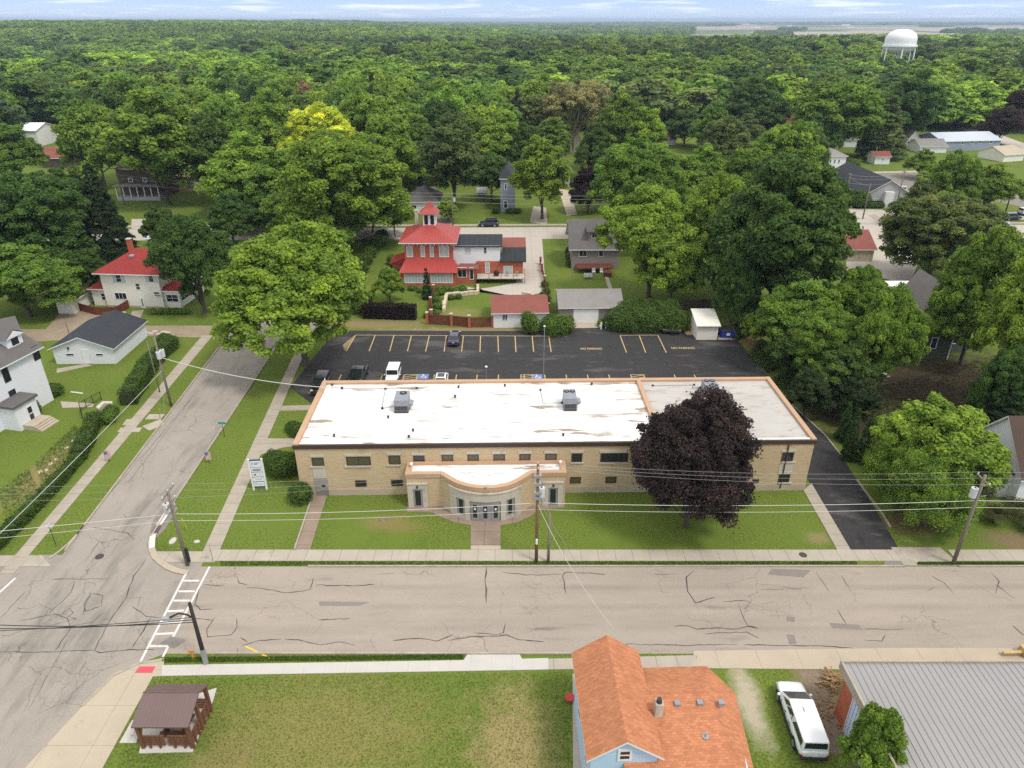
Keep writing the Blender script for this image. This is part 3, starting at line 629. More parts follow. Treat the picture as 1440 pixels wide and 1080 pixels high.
# near kinds (many small leaves), middle kinds, far kinds
for i in range(3): variant('maple%d' % i, 10+i, 18, 8.2, 1.0, 560, 170000, .20, .45, 26, lobes=7, rc=(.65, 1.35))
for i in range(2): variant('dense%d' % i, 30+i, 20, 9.0, .5, 650, 190000, .22, .5, 14, lobes=8, rc=(.7, 1.5), spread=.95)
variant('purple0', 40, 13.5, 6.3, .3, 700, 230000, .115, .28, 30, lobes=9, rc=(.45, 1.2), up=.35, spread=.62)
for i in range(2): variant('small%d' % i, 50+i, 9, 4.2, .4, 240, 60000, .155, .18, 16, lobes=5, rc=(.4, .85))
variant('locust0', 55, 12, 6.5, .8, 300, 60000, .13, .28, 40, lobes=7, rc=(.5, 1.3), up=.2, droop=1.2)
variant('spruce0', 60, 18, 5.2, .6, 420, 90000, .17, .3, 30, kind='cone', rc=(.7, 1.3), up=.1)
variant('arbor0', 61, 5.5, 1.1, .1, 190, 22000, .075, .1, 4, kind='cone', rc=(.18, .36), up=.5)
variant('plane0', 62, 22, 7.5, 3, 200, 30000, .24, .45, 80, lobes=7, rc=(.7, 1.7), barkm='bark_pale', up=.2)
variant('bare0', 63, 17, 6.0, 4, 90, 2600, .25, .4, 70, lobes=6, rc=(1.0, 2.0), barkm='bark_pale')
for i in range(4): variant('mid%d' % i, 70+i, 20, 8.6, 1.0, 330, 62000, .30, .42, 10, lobes=6+i % 2, rc=(.8, 1.7))
variant('midtall0', 80, 22, 7.0, 1.0, 330, 60000, .28, .42, 10, lobes=7, rc=(.8, 1.5), spread=.8)
variant('midcone0', 81, 18, 4.6, .6, 200, 26000, .28, .3, 6, kind='cone', rc=(.9, 1.5), up=.1)
for i in range(5): variant('far%d' % i, 90+i, 20, 8.6, 1.0, 160, 15000, .50, .4, 3, lobes=6, rc=(1.1, 2.1), split=False)
variant('farcone0', 99, 21, 4.6, .6, 90, 7000, .45, .3, 2, kind='cone', rc=(1.1, 1.8), split=False)

G = dict(e=(.062, .125, .030), b=(.240, .355, .044), m=(.180, .288, .040), d=(.096, .172, .033), o=(.155, .205, .055), y=(.56, .63, .06), p=(.062, .043, .039), t=(.30, .30, .12),
         g=(.08, .145, .065), n=(.046, .080, .026), c=(.190, .302, .038), r=(.19, .145, .085))
TREE_POS = []
def tree(key, pos, H, rad, colr, label=None, group=None, name='tree', cat='tree', rot=None, jitter=.06):
    cm, tm, H0, R0 = TREES[key]; rr_ = random.Random(hash((round(pos[0], 1), round(pos[1], 1))) & 0xffff)
    sx = rad/R0; sz = H/H0; rz = rr_.uniform(0, 6.28) if rot is None else rot
    c = G[colr]; j = 1+rr_.uniform(-jitter, jitter)*2; hshift = rr_.uniform(-jitter, jitter)
    colv = (c[0]*j*(1+hshift), c[1]*j, c[2]*j*(1-hshift), 1)
    z = float(hill(pos[0], pos[1]))
    if tm is None:
        o = bpy.data.objects.new(name, cm); COL.objects.link(o); o.location = (pos[0], pos[1], z); o.rotation_euler = (0, 0, rz); o.scale = (sx, sx, sz); o.color = colv
        tag(o, label, cat, group); root = o
    else:
        root = empty(name, (pos[0], pos[1], z), rz, label, cat, group); root.scale = (sx, sx, sz)
        a = bpy.data.objects.new('crown', cm); COL.objects.link(a); a.parent = root; a.color = colv
        b2 = bpy.data.objects.new('trunk', tm); COL.objects.link(b2); b2.parent = root
    TREE_POS.append((pos[0], pos[1], rad)); return root
def ptree(cx, topy, wpx, H, key, colr, label, dy=None, **kw):
    """tree whose crown top shows at (cx, topy): its height fixes how far away it stands"""
    p = at(cx, topy, H); 
    # the silhouette top lies a little behind the trunk line
    depth = p.y*_c + (CAM_H-H*.6)*_s; rad = wpx/2*depth/F_PX
    return tree(key, (p.x, p.y-rad*.25), H, rad, colr, label, **kw)
def btree(bx, by, topy, wpx, key, colr, label, **kw):
    p = at(bx, by); H = hz(p, topy)*.98; depth = p.y*_c + (CAM_H-H*.6)*_s
    return tree(key, p, H, wpx/2*depth/F_PX, colr, label, **kw)

btree(430, 512, 308, 230, 'maple0', 'b', 'large bright green maple spreading over the side street beside the parking lot', jitter=0, rot=.6)
btree(965, 741, 546, 206, 'purple0', 'p', 'dark purple-leaved maple on the lawn in front of the tan brick building', jitter=0, rot=.3)
btree(1216, 1112, 1000, 92, 'small0', 'm', 'small round green tree beside the grey metal-roofed building', jitter=0)
btree(1224, 562, 384, 102, 'maple1', 'c', 'wide green tree with a bare pale trunk showing over the shaded yard by the drive', jitter=0, rot=2)
btree(1300, 692, 553, 172, 'small1', 'b', 'bright yellow-green maple beside the black asphalt drive', jitter=0)
btree(1252, 700, 600, 104, 'locust0', 'c', 'light feathery green tree leaning over the edge of the asphalt drive', jitter=0)
btree(1300, 740, 640, 130, 'locust0', 'm', 'low bushy green tree between the drive and the right utility pole', jitter=0, rot=1)
btree(1352, 715, 604, 78, 'locust0', 'o', 'thin olive tree over the flat dark roof of the blue-white house', jitter=0, rot=2.4)
for i, (bx, by, ty, wp) in enumerate(((1183,618,563,19),(1196,626,572,18),(1211,648,586,23),(1190,645,590,17))):
    btree(bx, by, ty, wp, 'arbor0', 'e', ['tallest and rearmost narrow evergreen beside the drive','second narrow evergreen from the back in the clump by the drive','front right narrow evergreen of the clump by the drive','front left narrow evergreen of the clump by the drive'][i], group='narrow evergreens beside the drive', name='arborvitae', cat='evergreen')
PROM = []
N_ = [ # cx, topy, wpx, H, key, colour, label
 (20,338,145,12,'maple2','m','round mid-green tree at the left edge behind the white house'),
 (60,232,170,17,'dense0','d','broad dark green tree behind the left houses'),
 (118,228,110,17,'dense1','d','tall dark green tree left of the black spruce'),
 (165,226,72,19,'spruce0','n','dark spruce behind the cream house with the red roof'),
 (288,290,105,15,'maple1','d','dark green tree against the right side of the cream red-roofed house'),
 (330,262,60,10,'mid0','d','small dark tree by the back street behind the bright maple'),
 (25,152,105,15,'mid0','m','round green tree at the far left in front of white houses'),
 (142,134,112,17,'mid1','m','green tree with a dark underside left of the porch house'),
 (235,128,165,19,'mid2','m','very wide green tree over the brown porch house'),
 (355,180,115,16,'mid3','b','bright green tree right of the brown porch house'),
 (305,150,80,19,'midtall0','d','dark tree whose trunk stands right of the brown porch house'),
 (455,143,92,15,'mid1','y','golden yellow tree standing out of the green woods'),
 (468,172,195,20,'dense0','c','huge green tree behind the bright maple and left of the brick house'),
 (400,215,110,17,'mid2','m','green tree between the bright maple and the golden tree'),
 (545,146,110,18,'mid0','c','fresh green tree right of the golden tree'),
 (520,262,65,10,'small0','o','willowy olive tree left of the red cupola roof'),
 (637,150,102,19,'midtall0','o','tall dull olive tree behind the small white house'),
 (710,152,88,18,'mid3','b','bright green tree between the olive tree and the street tree'),
 (757,184,84,17,'midtall0','b','tall bright green street tree in front of the grey-blue house'),
 (690,215,60,12,'mid1','d','dark tree behind the narrow grey-blue house'),
 (630,278,34,5.5,'small1','b','small green tree on the lawn behind the back street'),
 (818,96,86,22,'plane0','t','tall pale tree with whitish limbs showing through thin leaves'),
 (848,120,52,18,'plane0','r','pinkish tan thin-leaved tree right of the pale one'),
 (866,130,90,17,'mid2','m','green tree right of the pale thin-leaved trees'),
 (822,226,52,10,'mid0','p','purple-leaved tree beside the tan driveway behind the back street'),
 (898,190,138,18,'maple0','m','broad green tree behind the grey bungalow'),
 (920,262,135,17,'maple2','b','bright green tree touching the right side of the grey bungalow'),
 (985,226,105,19,'maple1','b','bright yellow-green tree left of the huge dark tree'),
 (950,352,70,9,'small0','b','small bright green tree behind the clipped lot hedge'),
 (1092,208,212,23,'dense1','d','huge dark green tree in the middle right behind the lot'),
 (1088,166,98,16,'mid1','b','domed bright yellow-green tree above the huge dark one'),
 (1020,182,56,11,'mid3','m','small pale green tree left of the domed bright tree'),
 (1050,158,50,12,'mid3','o','olive tree just left of the domed bright tree'),
 (1150,180,42,13,'midtall0','o','slim olive-grey tree right of the domed bright tree'),
 (960,148,60,11,'mid0','d','round dark tree by the brown roof in the woods'),
 (935,118,62,13,'mid2','b','light green tree above the round dark one'),
 (1062,106,96,18,'mid3','d','wide dark tree behind the white roofs at middle right'),
 (1013,118,16,14,'midcone0','g','thin blue-grey spruce beside the orange roof'),
 (1165,106,125,20,'mid1','m','large green tree left of the brown conifer'),
 (1235,131,62,19,'midcone0','o','brownish conifer by the white shed'),
 (1272,98,80,19,'mid2','d','dark green tree behind the brown conifer'),
 (1330,117,66,16,'mid0','m','green street tree on the lawn behind the long blue-grey house'),
 (1402,148,58,12,'mid1','p','round purple tree at the end of the long blue-grey house'),
 (1424,116,66,15,'mid2','p','larger purple tree behind the round purple one'),
 (1300,207,44,9,'mid3','m','small green tree on the lawn right of the white shed'),
 (1322,222,56,11,'mid0','b','bright green upright tree right of the gabled hall'),
 (1352,210,72,13,'mid1','m','green tree behind the bright upright one'),
 (1394,232,64,11,'mid2','b','bright round tree beside the far parking lot'),
 (1330,262,150,13,'dense0','o','wide olive green tree at the right between hall and woods'),
 (1300,250,60,11,'mid3','o','olive tree touching the right end of the gabled hall'),
 (1402,318,124,15,'maple2','c','large light olive tree at the right edge above the dark house'),
 (1418,352,108,16,'maple0','b','yellow-green tree hanging over the right of the dark green house'),
 (1215,362,90,13,'maple1','c','green tree behind the tree with the bare trunk'),
 (1165,432,110,11,'maple0','c','green tree between the lot corner and the bare trunk tree'),
 (1140,392,130,12,'maple2','m','bushy green tree beside the right end of the parking lot'),
 (1095,410,80,9,'small1','c','light green low tree at the lot corner by the blue dumpster'),
 (1130,455,110,8,'small0','d','dark low tree over the drive behind the building'),
 (1185,470,110,9,'small1','d','dark low tree between the drive and the bare trunk'),
 (1140,520,70,6,'small0','n','dark bushy tree overhanging the drive bend'),
 (1210,520,70,6.5,'small1','n','dark bushy tree above the narrow evergreens'),
 (1420,535,80,8,'spruce0','n','dark drooping evergreen behind the blue-white house'),
 (1430,475,90,12,'dense0','d','dark tree at the right edge beside the dark green house'),
 (1045,330,70,15,'dense1','d','dark tree under the left side of the huge dark tree'),
 (225,285,60,11,'small1','d','dark green tree behind the cream red-roofed house and the white carport'),
 (72,100,60,18,'bare0','o','half-bare tree with pale limbs in front of the white gabled house'),
 (258,95,20,12,'midcone0','p','narrow purple tree by the white house in the left woods'),
 (840,170,60,13,'mid3','d','dark tree left of the small lawn in the woods'),
 (545,372,50,6.5,'small1','m','round green shrub-like tree left of the brick house'),
 (120,345,60,9,'dense1','d','dark tree overhanging the grey garage with the brown roof'),
]
EXTRA = [(382,336,252,84,'mid0','d','dark tree by the back street left of the huge green tree base'),(432,346,276,78,'mid2','m','low tree filling the gap behind the bright maple'),(330,346,268,70,'mid3','d','dark tree by the back street behind the cream house'),(556,332,268,50,'small0','o','small olive tree left of the brick house roof'),(905,302,214,88,'mid1','m','green tree right of the broad tree behind the bungalow'),(985,292,204,80,'mid2','c','light tree between the broad tree and the domed tree'),(1000,216,140,62,'mid3','m','green tree near the orange roof'),(882,208,128,70,'mid0','d','dark tree right behind the pale thin-leaved tree'),(1150,228,150,60,'mid1','d','dark tree left of the white annex'),(1385,300,232,80,'mid2','m','green tree right of the hall street'),(1322,335,262,84,'mid0','m','green tree below the gabled hall'),(425,302,205,110,'mid1','m','green tree on the back street lawn left of the huge green tree'),(522,306,196,96,'mid2','d','dark tree between the huge green tree and the white cottage'),(592,258,158,92,'mid3','m','green tree rising behind the white cottage'),(664,248,150,80,'mid0','m','green tree behind the dull olive tree'),(735,258,168,74,'mid1','d','dark tree right behind the grey-blue house'),(775,238,160,62,'midtall0','m','slim green tree left of the grey gabled garage'),(862,292,205,84,'mid2','d','dark green tree right of the purple-leaved tree'),(950,318,215,100,'mid3','m','green tree behind the bright tree by the bungalow'),(1045,306,196,96,'mid0','c','light green tree behind the bright yellow-green tree'),(1012,246,160,74,'mid1','o','olive tree left of the domed bright tree and behind it'),(905,246,152,70,'mid2','b','bright tree left of the brown-roofed house'),(1120,262,168,78,'mid3','m','green tree right behind the huge dark one'),(330,262,120,96,'mid0','m','green tree behind the dark trunk tree right of the porch house'),(200,255,112,90,'mid2','d','dark tree behind the left of the porch house'),(390,250,118,96,'mid3','b','bright tree left behind the golden tree'),(520,248,120,96,'mid1','m','green tree right behind the golden tree')]
BASES = {(1418, 352): (1414, 585, 338, 146), (288, 290): (288, 440, 288, 116), (235, 128): (238, 288, 128, 168), (305, 150): (308, 286, 150, 92), (142, 134): (150, 266, 136, 100), (355, 180): (356, 302, 180, 120), (25, 152): (26, 258, 164, 92), (637, 150): (640, 294, 150, 102), (757, 184): (762, 308, 184, 88), (710, 152): (706, 255, 150, 96), (818, 96): (802, 214, 96, 96), (848, 120): (842, 203, 116, 56), (866, 130): (868, 240, 130, 96), (822, 226): (826, 300, 226, 54), (898, 190): (893, 348, 190, 142), (920, 262): (912, 418, 258, 140), (985, 226): (1002, 400, 226, 112), (1092, 208): (1080, 450, 205, 222), (960, 148): (962, 206, 147, 62), (1165, 106): (1165, 222, 105, 128), (1235, 131): (1237, 222, 131, 64), (1272, 98): (1272, 206, 98, 86), (1330, 117): (1332, 180, 117, 68), (1402, 148): (1402, 204, 148, 62), (1424, 116): (1432, 186, 116, 74), (165, 226): (160, 372, 224, 76), (468, 172): (478, 352, 170, 205), (60, 232): (60, 395, 230, 160), (118, 228): (112, 350, 228, 118), (690, 215): (692, 282, 212, 62), (1088, 166): (1092, 300, 165, 104), (455, 143): (455, 260, 140, 112), (400, 215): (408, 330, 208, 120)}
for cx, ty, wp, H, key, colr, lab in N_:
    if (cx, ty) in BASES:
        bx, by, ty2, wp2 = BASES[(cx, ty)]; t_ = btree(bx, by, ty2, wp2, key, colr, lab); PROM.append((bx, ty2, wp2, t_.location.y)); continue
    if H >= 12.5 and ty < 330: H = min(H*1.28, 26) if key != 'midcone0' else H*1.15
    t_ = ptree(cx, ty, wp, H, key, colr, lab); PROM.append((cx, ty, wp, t_.location.y))
for bx, by, ty, wp, key, colr, lab in EXTRA: t_ = btree(bx, by, ty, wp, key, colr, lab); PROM.append((bx, ty, wp, t_.location.y))
btree(601, 420, 375, 13, 'arbor0', 'n', 'pointed evergreen in front of the brick house porch', name='arborvitae', cat='evergreen')

# woods: individual trees on open ground behind the streets
def proj(x, y, z):
    w_ = z-CAM_H; d = y*_c-w_*_s
    return 720+F_PX*x/d, 540-F_PX*(y*_s+w_*_c)/d
KEEP = [(0,170,30,205),(12,122,80,165),(55,195,150,222),(170,240,300,340),(232,112,250,135),(205,315,245,350),(560,255,640,330),(640,285,800,345),(695,235,725,300),(780,228,832,345),(800,180,850,225),
        (978,128,1012,168),(1100,145,1135,190),(925,180,1010,205),(1158,215,1445,300),(1265,185,1445,235),(1308,158,1445,215),(1180,290,1300,420),(1040,290,1060,300),(560,290,900,420),(480,340,560,440)]
rg = random.Random(11); cells = []
zones = [(-1e9, 130, 'at the far left edge'), (130, 290, 'behind the porch house'), (290, 420, 'left of the golden tree'), (420, 560, 'behind the golden tree'), (560, 700, 'above the red cupola'),
         (700, 800, 'left of the pale tree'), (800, 940, 'behind the pale tree'), (940, 1060, 'beside the orange roof'), (1060, 1200, 'left of the water tower'), (1200, 1320, 'under the water tower'), (1320, 1e9, 'at the far right edge')]
kinds = [('m', .34, 'mid-green'), ('b', .24, 'bright green'), ('d', .18, 'dark green'), ('o', .10, 'olive green'), ('c', .10, 'light green'), ('g', .03, 'grey-green'), ('r', .01, 'brownish')]
Y = 168.0; ntree = 0
while Y < 330:
    x = -.80*Y-12
    while x < .80*Y+12:
        X = x+rg.uniform(-3, 3); Yy = Y+rg.uniform(-3, 3); x += 14.2
        H = rg.uniform(16.5, 25.0); rad = rg.uniform(7.6, 12.2)
        px, pt = proj(X, Yy, H); _, pb_ = proj(X, Yy, 0); wpx = rad*F_PX/(Yy*_c+(CAM_H-H)*_s)
        if 1215 < px < 1305 and Yy > 225: H = min(H, 18); _, pt = proj(X, Yy, H)
        if px < -40 or px > 1480: continue
        if any(px+wpx*.55 > k[0] and px-wpx*.55 < k[2] and pb_ > k[1] and pt+4 < k[3] for k in KEEP): continue
        if any(Yy < q[3]+4 and abs(px-q[0]) < (wpx+q[2])*.44 and pt < q[1]+q[2]*.55 for q in PROM): continue
        if any((X-q[0])**2+(Yy-q[1])**2 < (.50*(rad+q[2]))**2 for q in TREE_POS): continue
        u = rg.random(); acc = 0
        for kc, pr, kl in kinds:
            acc += pr
            if u < acc: break
        zn = next(z for z in zones if z[0] <= px < z[1])[2]
        row = 'nearest row' if Yy < 205 else 'second row' if Yy < 240 else 'third row' if Yy < 275 else 'farthest row'
        shp = ('tall ' if H > 21.6 else 'low ' if H < 18.6 else '')+('wide' if rad > 10.6 else 'narrow' if rad < 9.0 else 'rounded')
        cone = rg.random() < .045
        if Yy < 215: key = 'midcone0' if cone else 'mid%d' % rg.randrange(4)
        else: key = 'farcone0' if cone else 'far%d' % rg.randrange(5)
        if cone: rad *= .42; kc = 'n'; lab = 'dark pointed conifer in the %s of woods %s' % (row, zn); gp = lab[5:]
        else: lab = '%s %s tree, %s of woods %s' % (shp, kl, row, zn); gp = '%s trees, %s %s' % (kl, row, zn)
        tree(key, (X, Yy), H, rad, kc, lab, group=gp, jitter=.13); ntree += 1
    Y += 12.4
print('WOODS', ntree, 'TOTAL', len(TREE_POS))

# far woods that read as one mass: points instancing crown meshes
def far_woods():
    rng = np.random.default_rng(3); cc = bpy.data.collections.new('far_crowns')
    for i in range(4):
        rn, C, Nn, sz, cid, c_, r_, zc, hh = crown_data(200+i, 20, 8.8, 1.0, 90, 7000, .80, lobes=6, rc=(1.6, 2.7))
        me = quads('far_crown', C, Nn, sz, tones(rn, cid, 90, 7000, .2), rn, [M['leaf_far']]); cc.objects.link(bpy.data.objects.new('far_crown', me))
    for i in range(3):     # clumps of a few dozen trees for the farthest ridges
        rn = np.random.default_rng(300+i); n = 5000
        t = rn.uniform(-1, 1, (26, 2)); ci = rn.integers(0, 26, n); d = rn.normal(size=(n, 3)); d /= np.linalg.norm(d, axis=1, keepdims=True); d[:, 2] = abs(d[:, 2])
        C = np.column_stack([t[ci]*26, np.full(n, 4.0)])+d*np.array([8.5, 8.5, 13])*rn.uniform(.7, 1, (n, 1)); C[:,2] += (ci % 5)*.9
        me = quads('far_grove', C, d+rn.normal(0, .3, (n, 3)), np.full(n, 2.2), tones(rn, ci, 26, n, .3), rn, [M['leaf_far']]); cc.objects.link(bpy.data.objects.new('far_grove', me))
    pts = []
    Y = 330.0
    while Y < 1150:
        st = 18.0 + (Y-330)*.006; xs = np.arange(-.82*Y-30, .82*Y+30, st); X = xs+rng.uniform(-4, 4, len(xs)); Yy = Y+rng.uniform(-4, 4, len(xs))
        pts.append(np.column_stack([X, Yy, np.zeros(len(xs))])); Y += st*.92
    Y = 1150.0
    while Y < 14000:
        st = 42+(Y-1150)*.020; xs = np.arange(-.85*Y, .85*Y, st*1.15); X = xs+rng.uniform(-.4, .4, len(xs))*st; Yy = Y+rng.uniform(-.4, .4, len(xs))*st
        pts.append(np.column_stack([X, Yy, np.ones(len(xs))])); Y += st*1.1
    Pn = np.vstack(pts); X, Yy, big = Pn.T
    def nz(a, b_, s0): return np.sin(X/a+s0)*np.sin(Yy/b_+s0*2.1)+.6*np.sin((X+Yy)/(a*.7)+s0*3)
    px = 720+F_PX*X/(Yy*_c+30*_s)
    keep = np.ones(len(X), bool)
    f1 = (Yy > 1500) & (nz(900, 500, .5)+nz(330, 260, 1.9)*.6 < -.15+.30*np.clip((Yy-1500)/5000, 0, 1)+.35*(px > 900)) & (px > 700)     # fields
    f2 = (Yy > 1450) & (Yy < 6500) & (px > 960+nz(150, 90, 2)*25) & (px < 1500) & (nz(120, 260, 3) < 1.25)              # open farmland at the right
    f3 = (Yy > 330) & (nz(60, 45, .2) < -1.25) & (Yy < 900)
    tw = at(1262, 114); f4 = (np.hypot(X-tw.x, Yy-tw.y) < 16)
    f5 = (Yy < 620) & (X > 250) & (X < 360) & (rng.random(n if False else len(X)) < .35) & (Yy > 420)
    keep &= ~(f1 | f2 | f3 | f4 | f5)
    X, Yy, big = X[keep], Yy[keep], big[keep]; n = len(X); d = np.hypot(X, Yy)
    Z = hill(X, Yy)*np.clip((9000-d)/4000, 0, 1)
    tint = np.zeros((n, 3)); base = np.array([G['m'], G['b'], G['d'], G['o'], G['c'], G['g'], G['r'], G['n'], G['p']])
    pr = np.array([.33, .2, .2, .1, .09, .04, .02, .015, .005]); nzv = (np.sin(X/37+Yy/61+1.1)+np.sin(Yy/43-X/71+.3)+np.sin(X/23+2)*np.sin(Yy/29))/3; nzr = np.clip(.5+.38*nzv+rng.normal(0, .13, n), 0, .9999); kid = np.searchsorted(np.cumsum(pr/pr.sum()), nzr); kid = np.minimum(kid, 8); tint = base[kid]*(1+rng.normal(0, .2, (n, 1)))
    zone = np.sin(X/90+1)*np.sin(Yy/130)+np.sin(X/260+Yy/200); tint *= (1+.20*zone)[:, None]
    far = big > .5; tint[far] = (tint[far]*.5+base[[0]]*.5)
    sc = .95+.2*np.sin(X/53+.4)*np.sin(Yy/47+2)+rng.uniform(-.14, .14, n); idx = rng.integers(0, 4, n); idx[far] = 4+rng.integers(0, 3, far.sum()); sc[far] *= 1+(d[far]-1150)*.00038
    me = bpy.data.meshes.new('distant_woods'); me.vertices.add(n); me.vertices.foreach_set('co', np.column_stack([X, Yy, Z]).astype(np.float32).ravel())
    a = me.attributes.new('tint', 'FLOAT_COLOR', 'POINT'); a.data.foreach_set('color', np.hstack([tint, np.ones((n, 1))]).astype(np.float32).ravel())
    a = me.attributes.new('idx', 'INT', 'POINT'); a.data.foreach_set('value', idx.astype(np.int32))
    sc[(px[keep] > 1222) & (px[keep] < 1302) & (Yy < 640)] *= .85; sxy = sc*np.where(far, 1.15, rng.uniform(1.2, 1.8, n)); sc[far] = rng.uniform(.8, 1.25, far.sum()); a = me.attributes.new('sc', 'FLOAT_VECTOR', 'POINT'); a.data.foreach_set('vector', np.column_stack([sxy, sxy, sc]).astype(np.float32).ravel())
    a = me.attributes.new('rot', 'FLOAT', 'POINT'); a.data.foreach_set('value', rng.uniform(0, 6.28, n).astype(np.float32))
    o = bpy.data.objects.new('distant_woods', me); COL.objects.link(o); tag(o, 'wooded countryside reaching to the horizon behind the town', 'woods', kind='stuff')
    g = bpy.data.node_groups.new('woods', 'GeometryNodeTree'); g.interface.new_socket('Geometry', in_out='INPUT', socket_type='NodeSocketGeometry'); g.interface.new_socket('Geometry', in_out='OUTPUT', socket_type='NodeSocketGeometry')
    N = g.nodes.new; Lk = g.links.new; gi = N('NodeGroupInput'); go = N('NodeGroupOutput'); iop = N('GeometryNodeInstanceOnPoints')
    ci = N('GeometryNodeCollectionInfo'); ci.inputs['Collection'].default_value = cc; ci.inputs['Separate Children'].default_value = True; ci.inputs['Reset Children'].default_value = True
    def na_(nm, ty):
        q = N('GeometryNodeInputNamedAttribute'); q.data_type = ty; q.inputs[0].default_value = nm; return q.outputs[0]
    Lk(gi.outputs[0], iop.inputs['Points']); Lk(ci.outputs[0], iop.inputs['Instance']); iop.inputs['Pick Instance'].default_value = True
    Lk(na_('idx', 'INT'), iop.inputs['Instance Index']); cx_ = N('ShaderNodeCombineXYZ'); Lk(na_('rot', 'FLOAT'), cx_.inputs[2]); Lk(cx_.outputs[0], iop.inputs['Rotation'])
    Lk(na_('sc', 'FLOAT_VECTOR'), iop.inputs['Scale']); Lk(iop.outputs[0], go.inputs[0])
    md = o.modifiers.new('woods', 'NODES'); md.node_group = g
    print('FAR', n)
far_woods()
# ---------------------------------------------------------------- building materials
M['brick_tan'] = mat('brick_tan', (.55, .425, .265), .9, (.46, .345, .205), .35, 5, .9, tex=chain(tx_brick(.6, .1, .10, .90), tx_stain(.25, .62, .85, (.34, .25, .155), (1, 1, .25))), bump=0)
M['stone'] = mat('limestone', (.54, .49, .41), .85, (.44, .39, .32), 1.2, 6, .8, tex=tx_stain(.8, .56, .8, (.20, .17, .14), (1, 1, .5)))
M['stone_band'] = mat('stone_band', (.46, .39, .29), .9, (.36, .30, .22), .6, 6, .8, tex=tx_stain(.7, .6, .8, (.22, .18, .13), (1, 1, .5)))
M['coping'] = mat('coping_tan', (.50, .325, .205), .7, (.42, .265, .165), .4, 5, .7, tex=tx_stain(.5, .68, .85, (.36, .19, .11)))
M['membrane'] = mat('roof_membrane', (.80, .785, .76), .75, (.72, .70, .67), .25, 6, .8, tex=chain(tx_lines(1, 1.75, .03, .93), tx_stain(.26, .595, .655, (.29, .235, .18), (.6, 2.6, 1), 4), tx_stain(.5, .53, .70, (.38, .335, .28), (.5, 2.5, 1), 1), tx_stain(1.6, .60, .72, (.31, .27, .22), (.4, 1.5, 1), 6), tx_lines(0, 9.5, .05, .9)))
M['membrane_b'] = mat('roof_membrane_b', (.47, .45, .415), .75, (.41, .39, .36), .25, 6, .8, tex=chain(tx_lines(1, 1.75, .03, .93), tx_stain(.35, .52, .68, (.36, .315, .26), (1, 2.6, 1), 8), tx_stain(1.3, .58, .7, (.28, .24, .19), (.5, 1.6, 1), 3)))
M['brown_trim'] = flat('brown_trim', (.06, .038, .028), .5)
M['black'] = flat('black', (.012, .012, .013), .5); M['dark'] = flat('dark_grey', (.04, .04, .042), .6); M['grey'] = flat('grey_metal', (.33, .33, .34), .45, .3)
M['white'] = mat('white_paint', (.74, .74, .73), .7, (.68, .68, .67), .6, 4, .6); M['whitesiding'] = mat('white_siding', (.74, .75, .77), .7, (.68, .69, .72), .3, 4, .6, tex=tx_lines(2, .2, .03, .86))
M['cream'] = mat('cream_siding', (.80, .77, .68), .75, (.74, .71, .62), .3, 4, .6, tex=tx_lines(2, .2, .03, .88))
M['greysiding'] = mat('grey_siding', (.42, .42, .43), .75, (.36, .36, .37), .3, 4, .6, tex=tx_lines(2, .2, .03, .85))
M['taupe'] = mat('taupe_siding', (.27, .24, .225), .8, (.23, .205, .19), .3, 4, .6, tex=tx_lines(2, .2, .035, .8))
M['bluegrey'] = mat('blue_grey_siding', (.30, .34, .42), .75, (.25, .29, .36), .3, 4, .6, tex=tx_lines(2, .2, .03, .85))
M['lightblue'] = mat('light_blue_siding', (.47, .62, .78), .7, (.43, .57, .73), .3, 4, .6, tex=tx_lines(2, .18, .025, .88))
M['darkgreen'] = mat('dark_green_siding', (.085, .09, .065), .8, (.07, .075, .055), .3, 4, .6, tex=tx_lines(2, .16, .03, .75))
M['brownwood'] = mat('brown_boards', (.12, .085, .065), .8, (.08, .055, .045), .6, 4, .6, tex=tx_lines(2, .2, .03, .7))
M['redbrick'] = mat('red_brick', (.42, .125, .065), .9, (.33, .09, .05), .6, 5, .9, tex=tx_brick(.5, .16, .14, 1.25))
M['red_metal'] = mat('red_metal_roof', (.36, .048, .038), .5, (.31, .04, .032), .5, 4, .6, tex=tx_lines(0, .5, .05, .68), spec=.5)
M['red_shingle'] = mat('red_shingle', (.27, .034, .028), .85, (.215, .027, .023), .7, 5, .8, fine=.12, finescale=10)
M['redbrown'] = mat('red_brown_shingle', (.25, .085, .065), .9, (.20, .065, .05), .7, 5, .8, fine=.18, finescale=8, tex=tx_lines(1, .28, .03, .8))
M['orange'] = mat('orange_shingle', (.50, .205, .10), .9, (.38, .15, .072), .8, 5, .9, fine=.12, finescale=10, tex=tx_brick(.30, .16, .16, .78, 'xy', .012))
M['greyshingle'] = mat('grey_shingle', (.135, .125, .12), .9, (.105, .098, .095), .8, 5, .8, fine=.15, finescale=9)
M['darkshingle'] = mat('dark_shingle', (.030, .033, .042), .85, (.042, .045, .053), .5, 5, .8, fine=.12, finescale=9)
M['blackroll'] = mat('black_roll_roof', (.018, .020, .025), .75, (.028, .030, .035), .5, 5, .8, tex=tx_lines(0, .95, .05, 1.8))
M['ltshingle'] = mat('light_grey_shingle', (.25, .235, .22), .9, (.20, .188, .176), .6, 5, .8, fine=.12, finescale=9)
M['brownshingle'] = mat('brown_shingle', (.085, .055, .043), .9, (.065, .042, .034), .6, 5, .8, fine=.15, finescale=9)
M['deckwood'] = mat('stained_wood', (.19, .055, .035), .8, (.13, .04, .027), 1, 5, .8, tex=tx_lines(0, .15, .02, .6))
M['pavwood'] = mat('pavilion_wood', (.19, .085, .045), .75, (.13, .055, .03), 1, 5, .8)
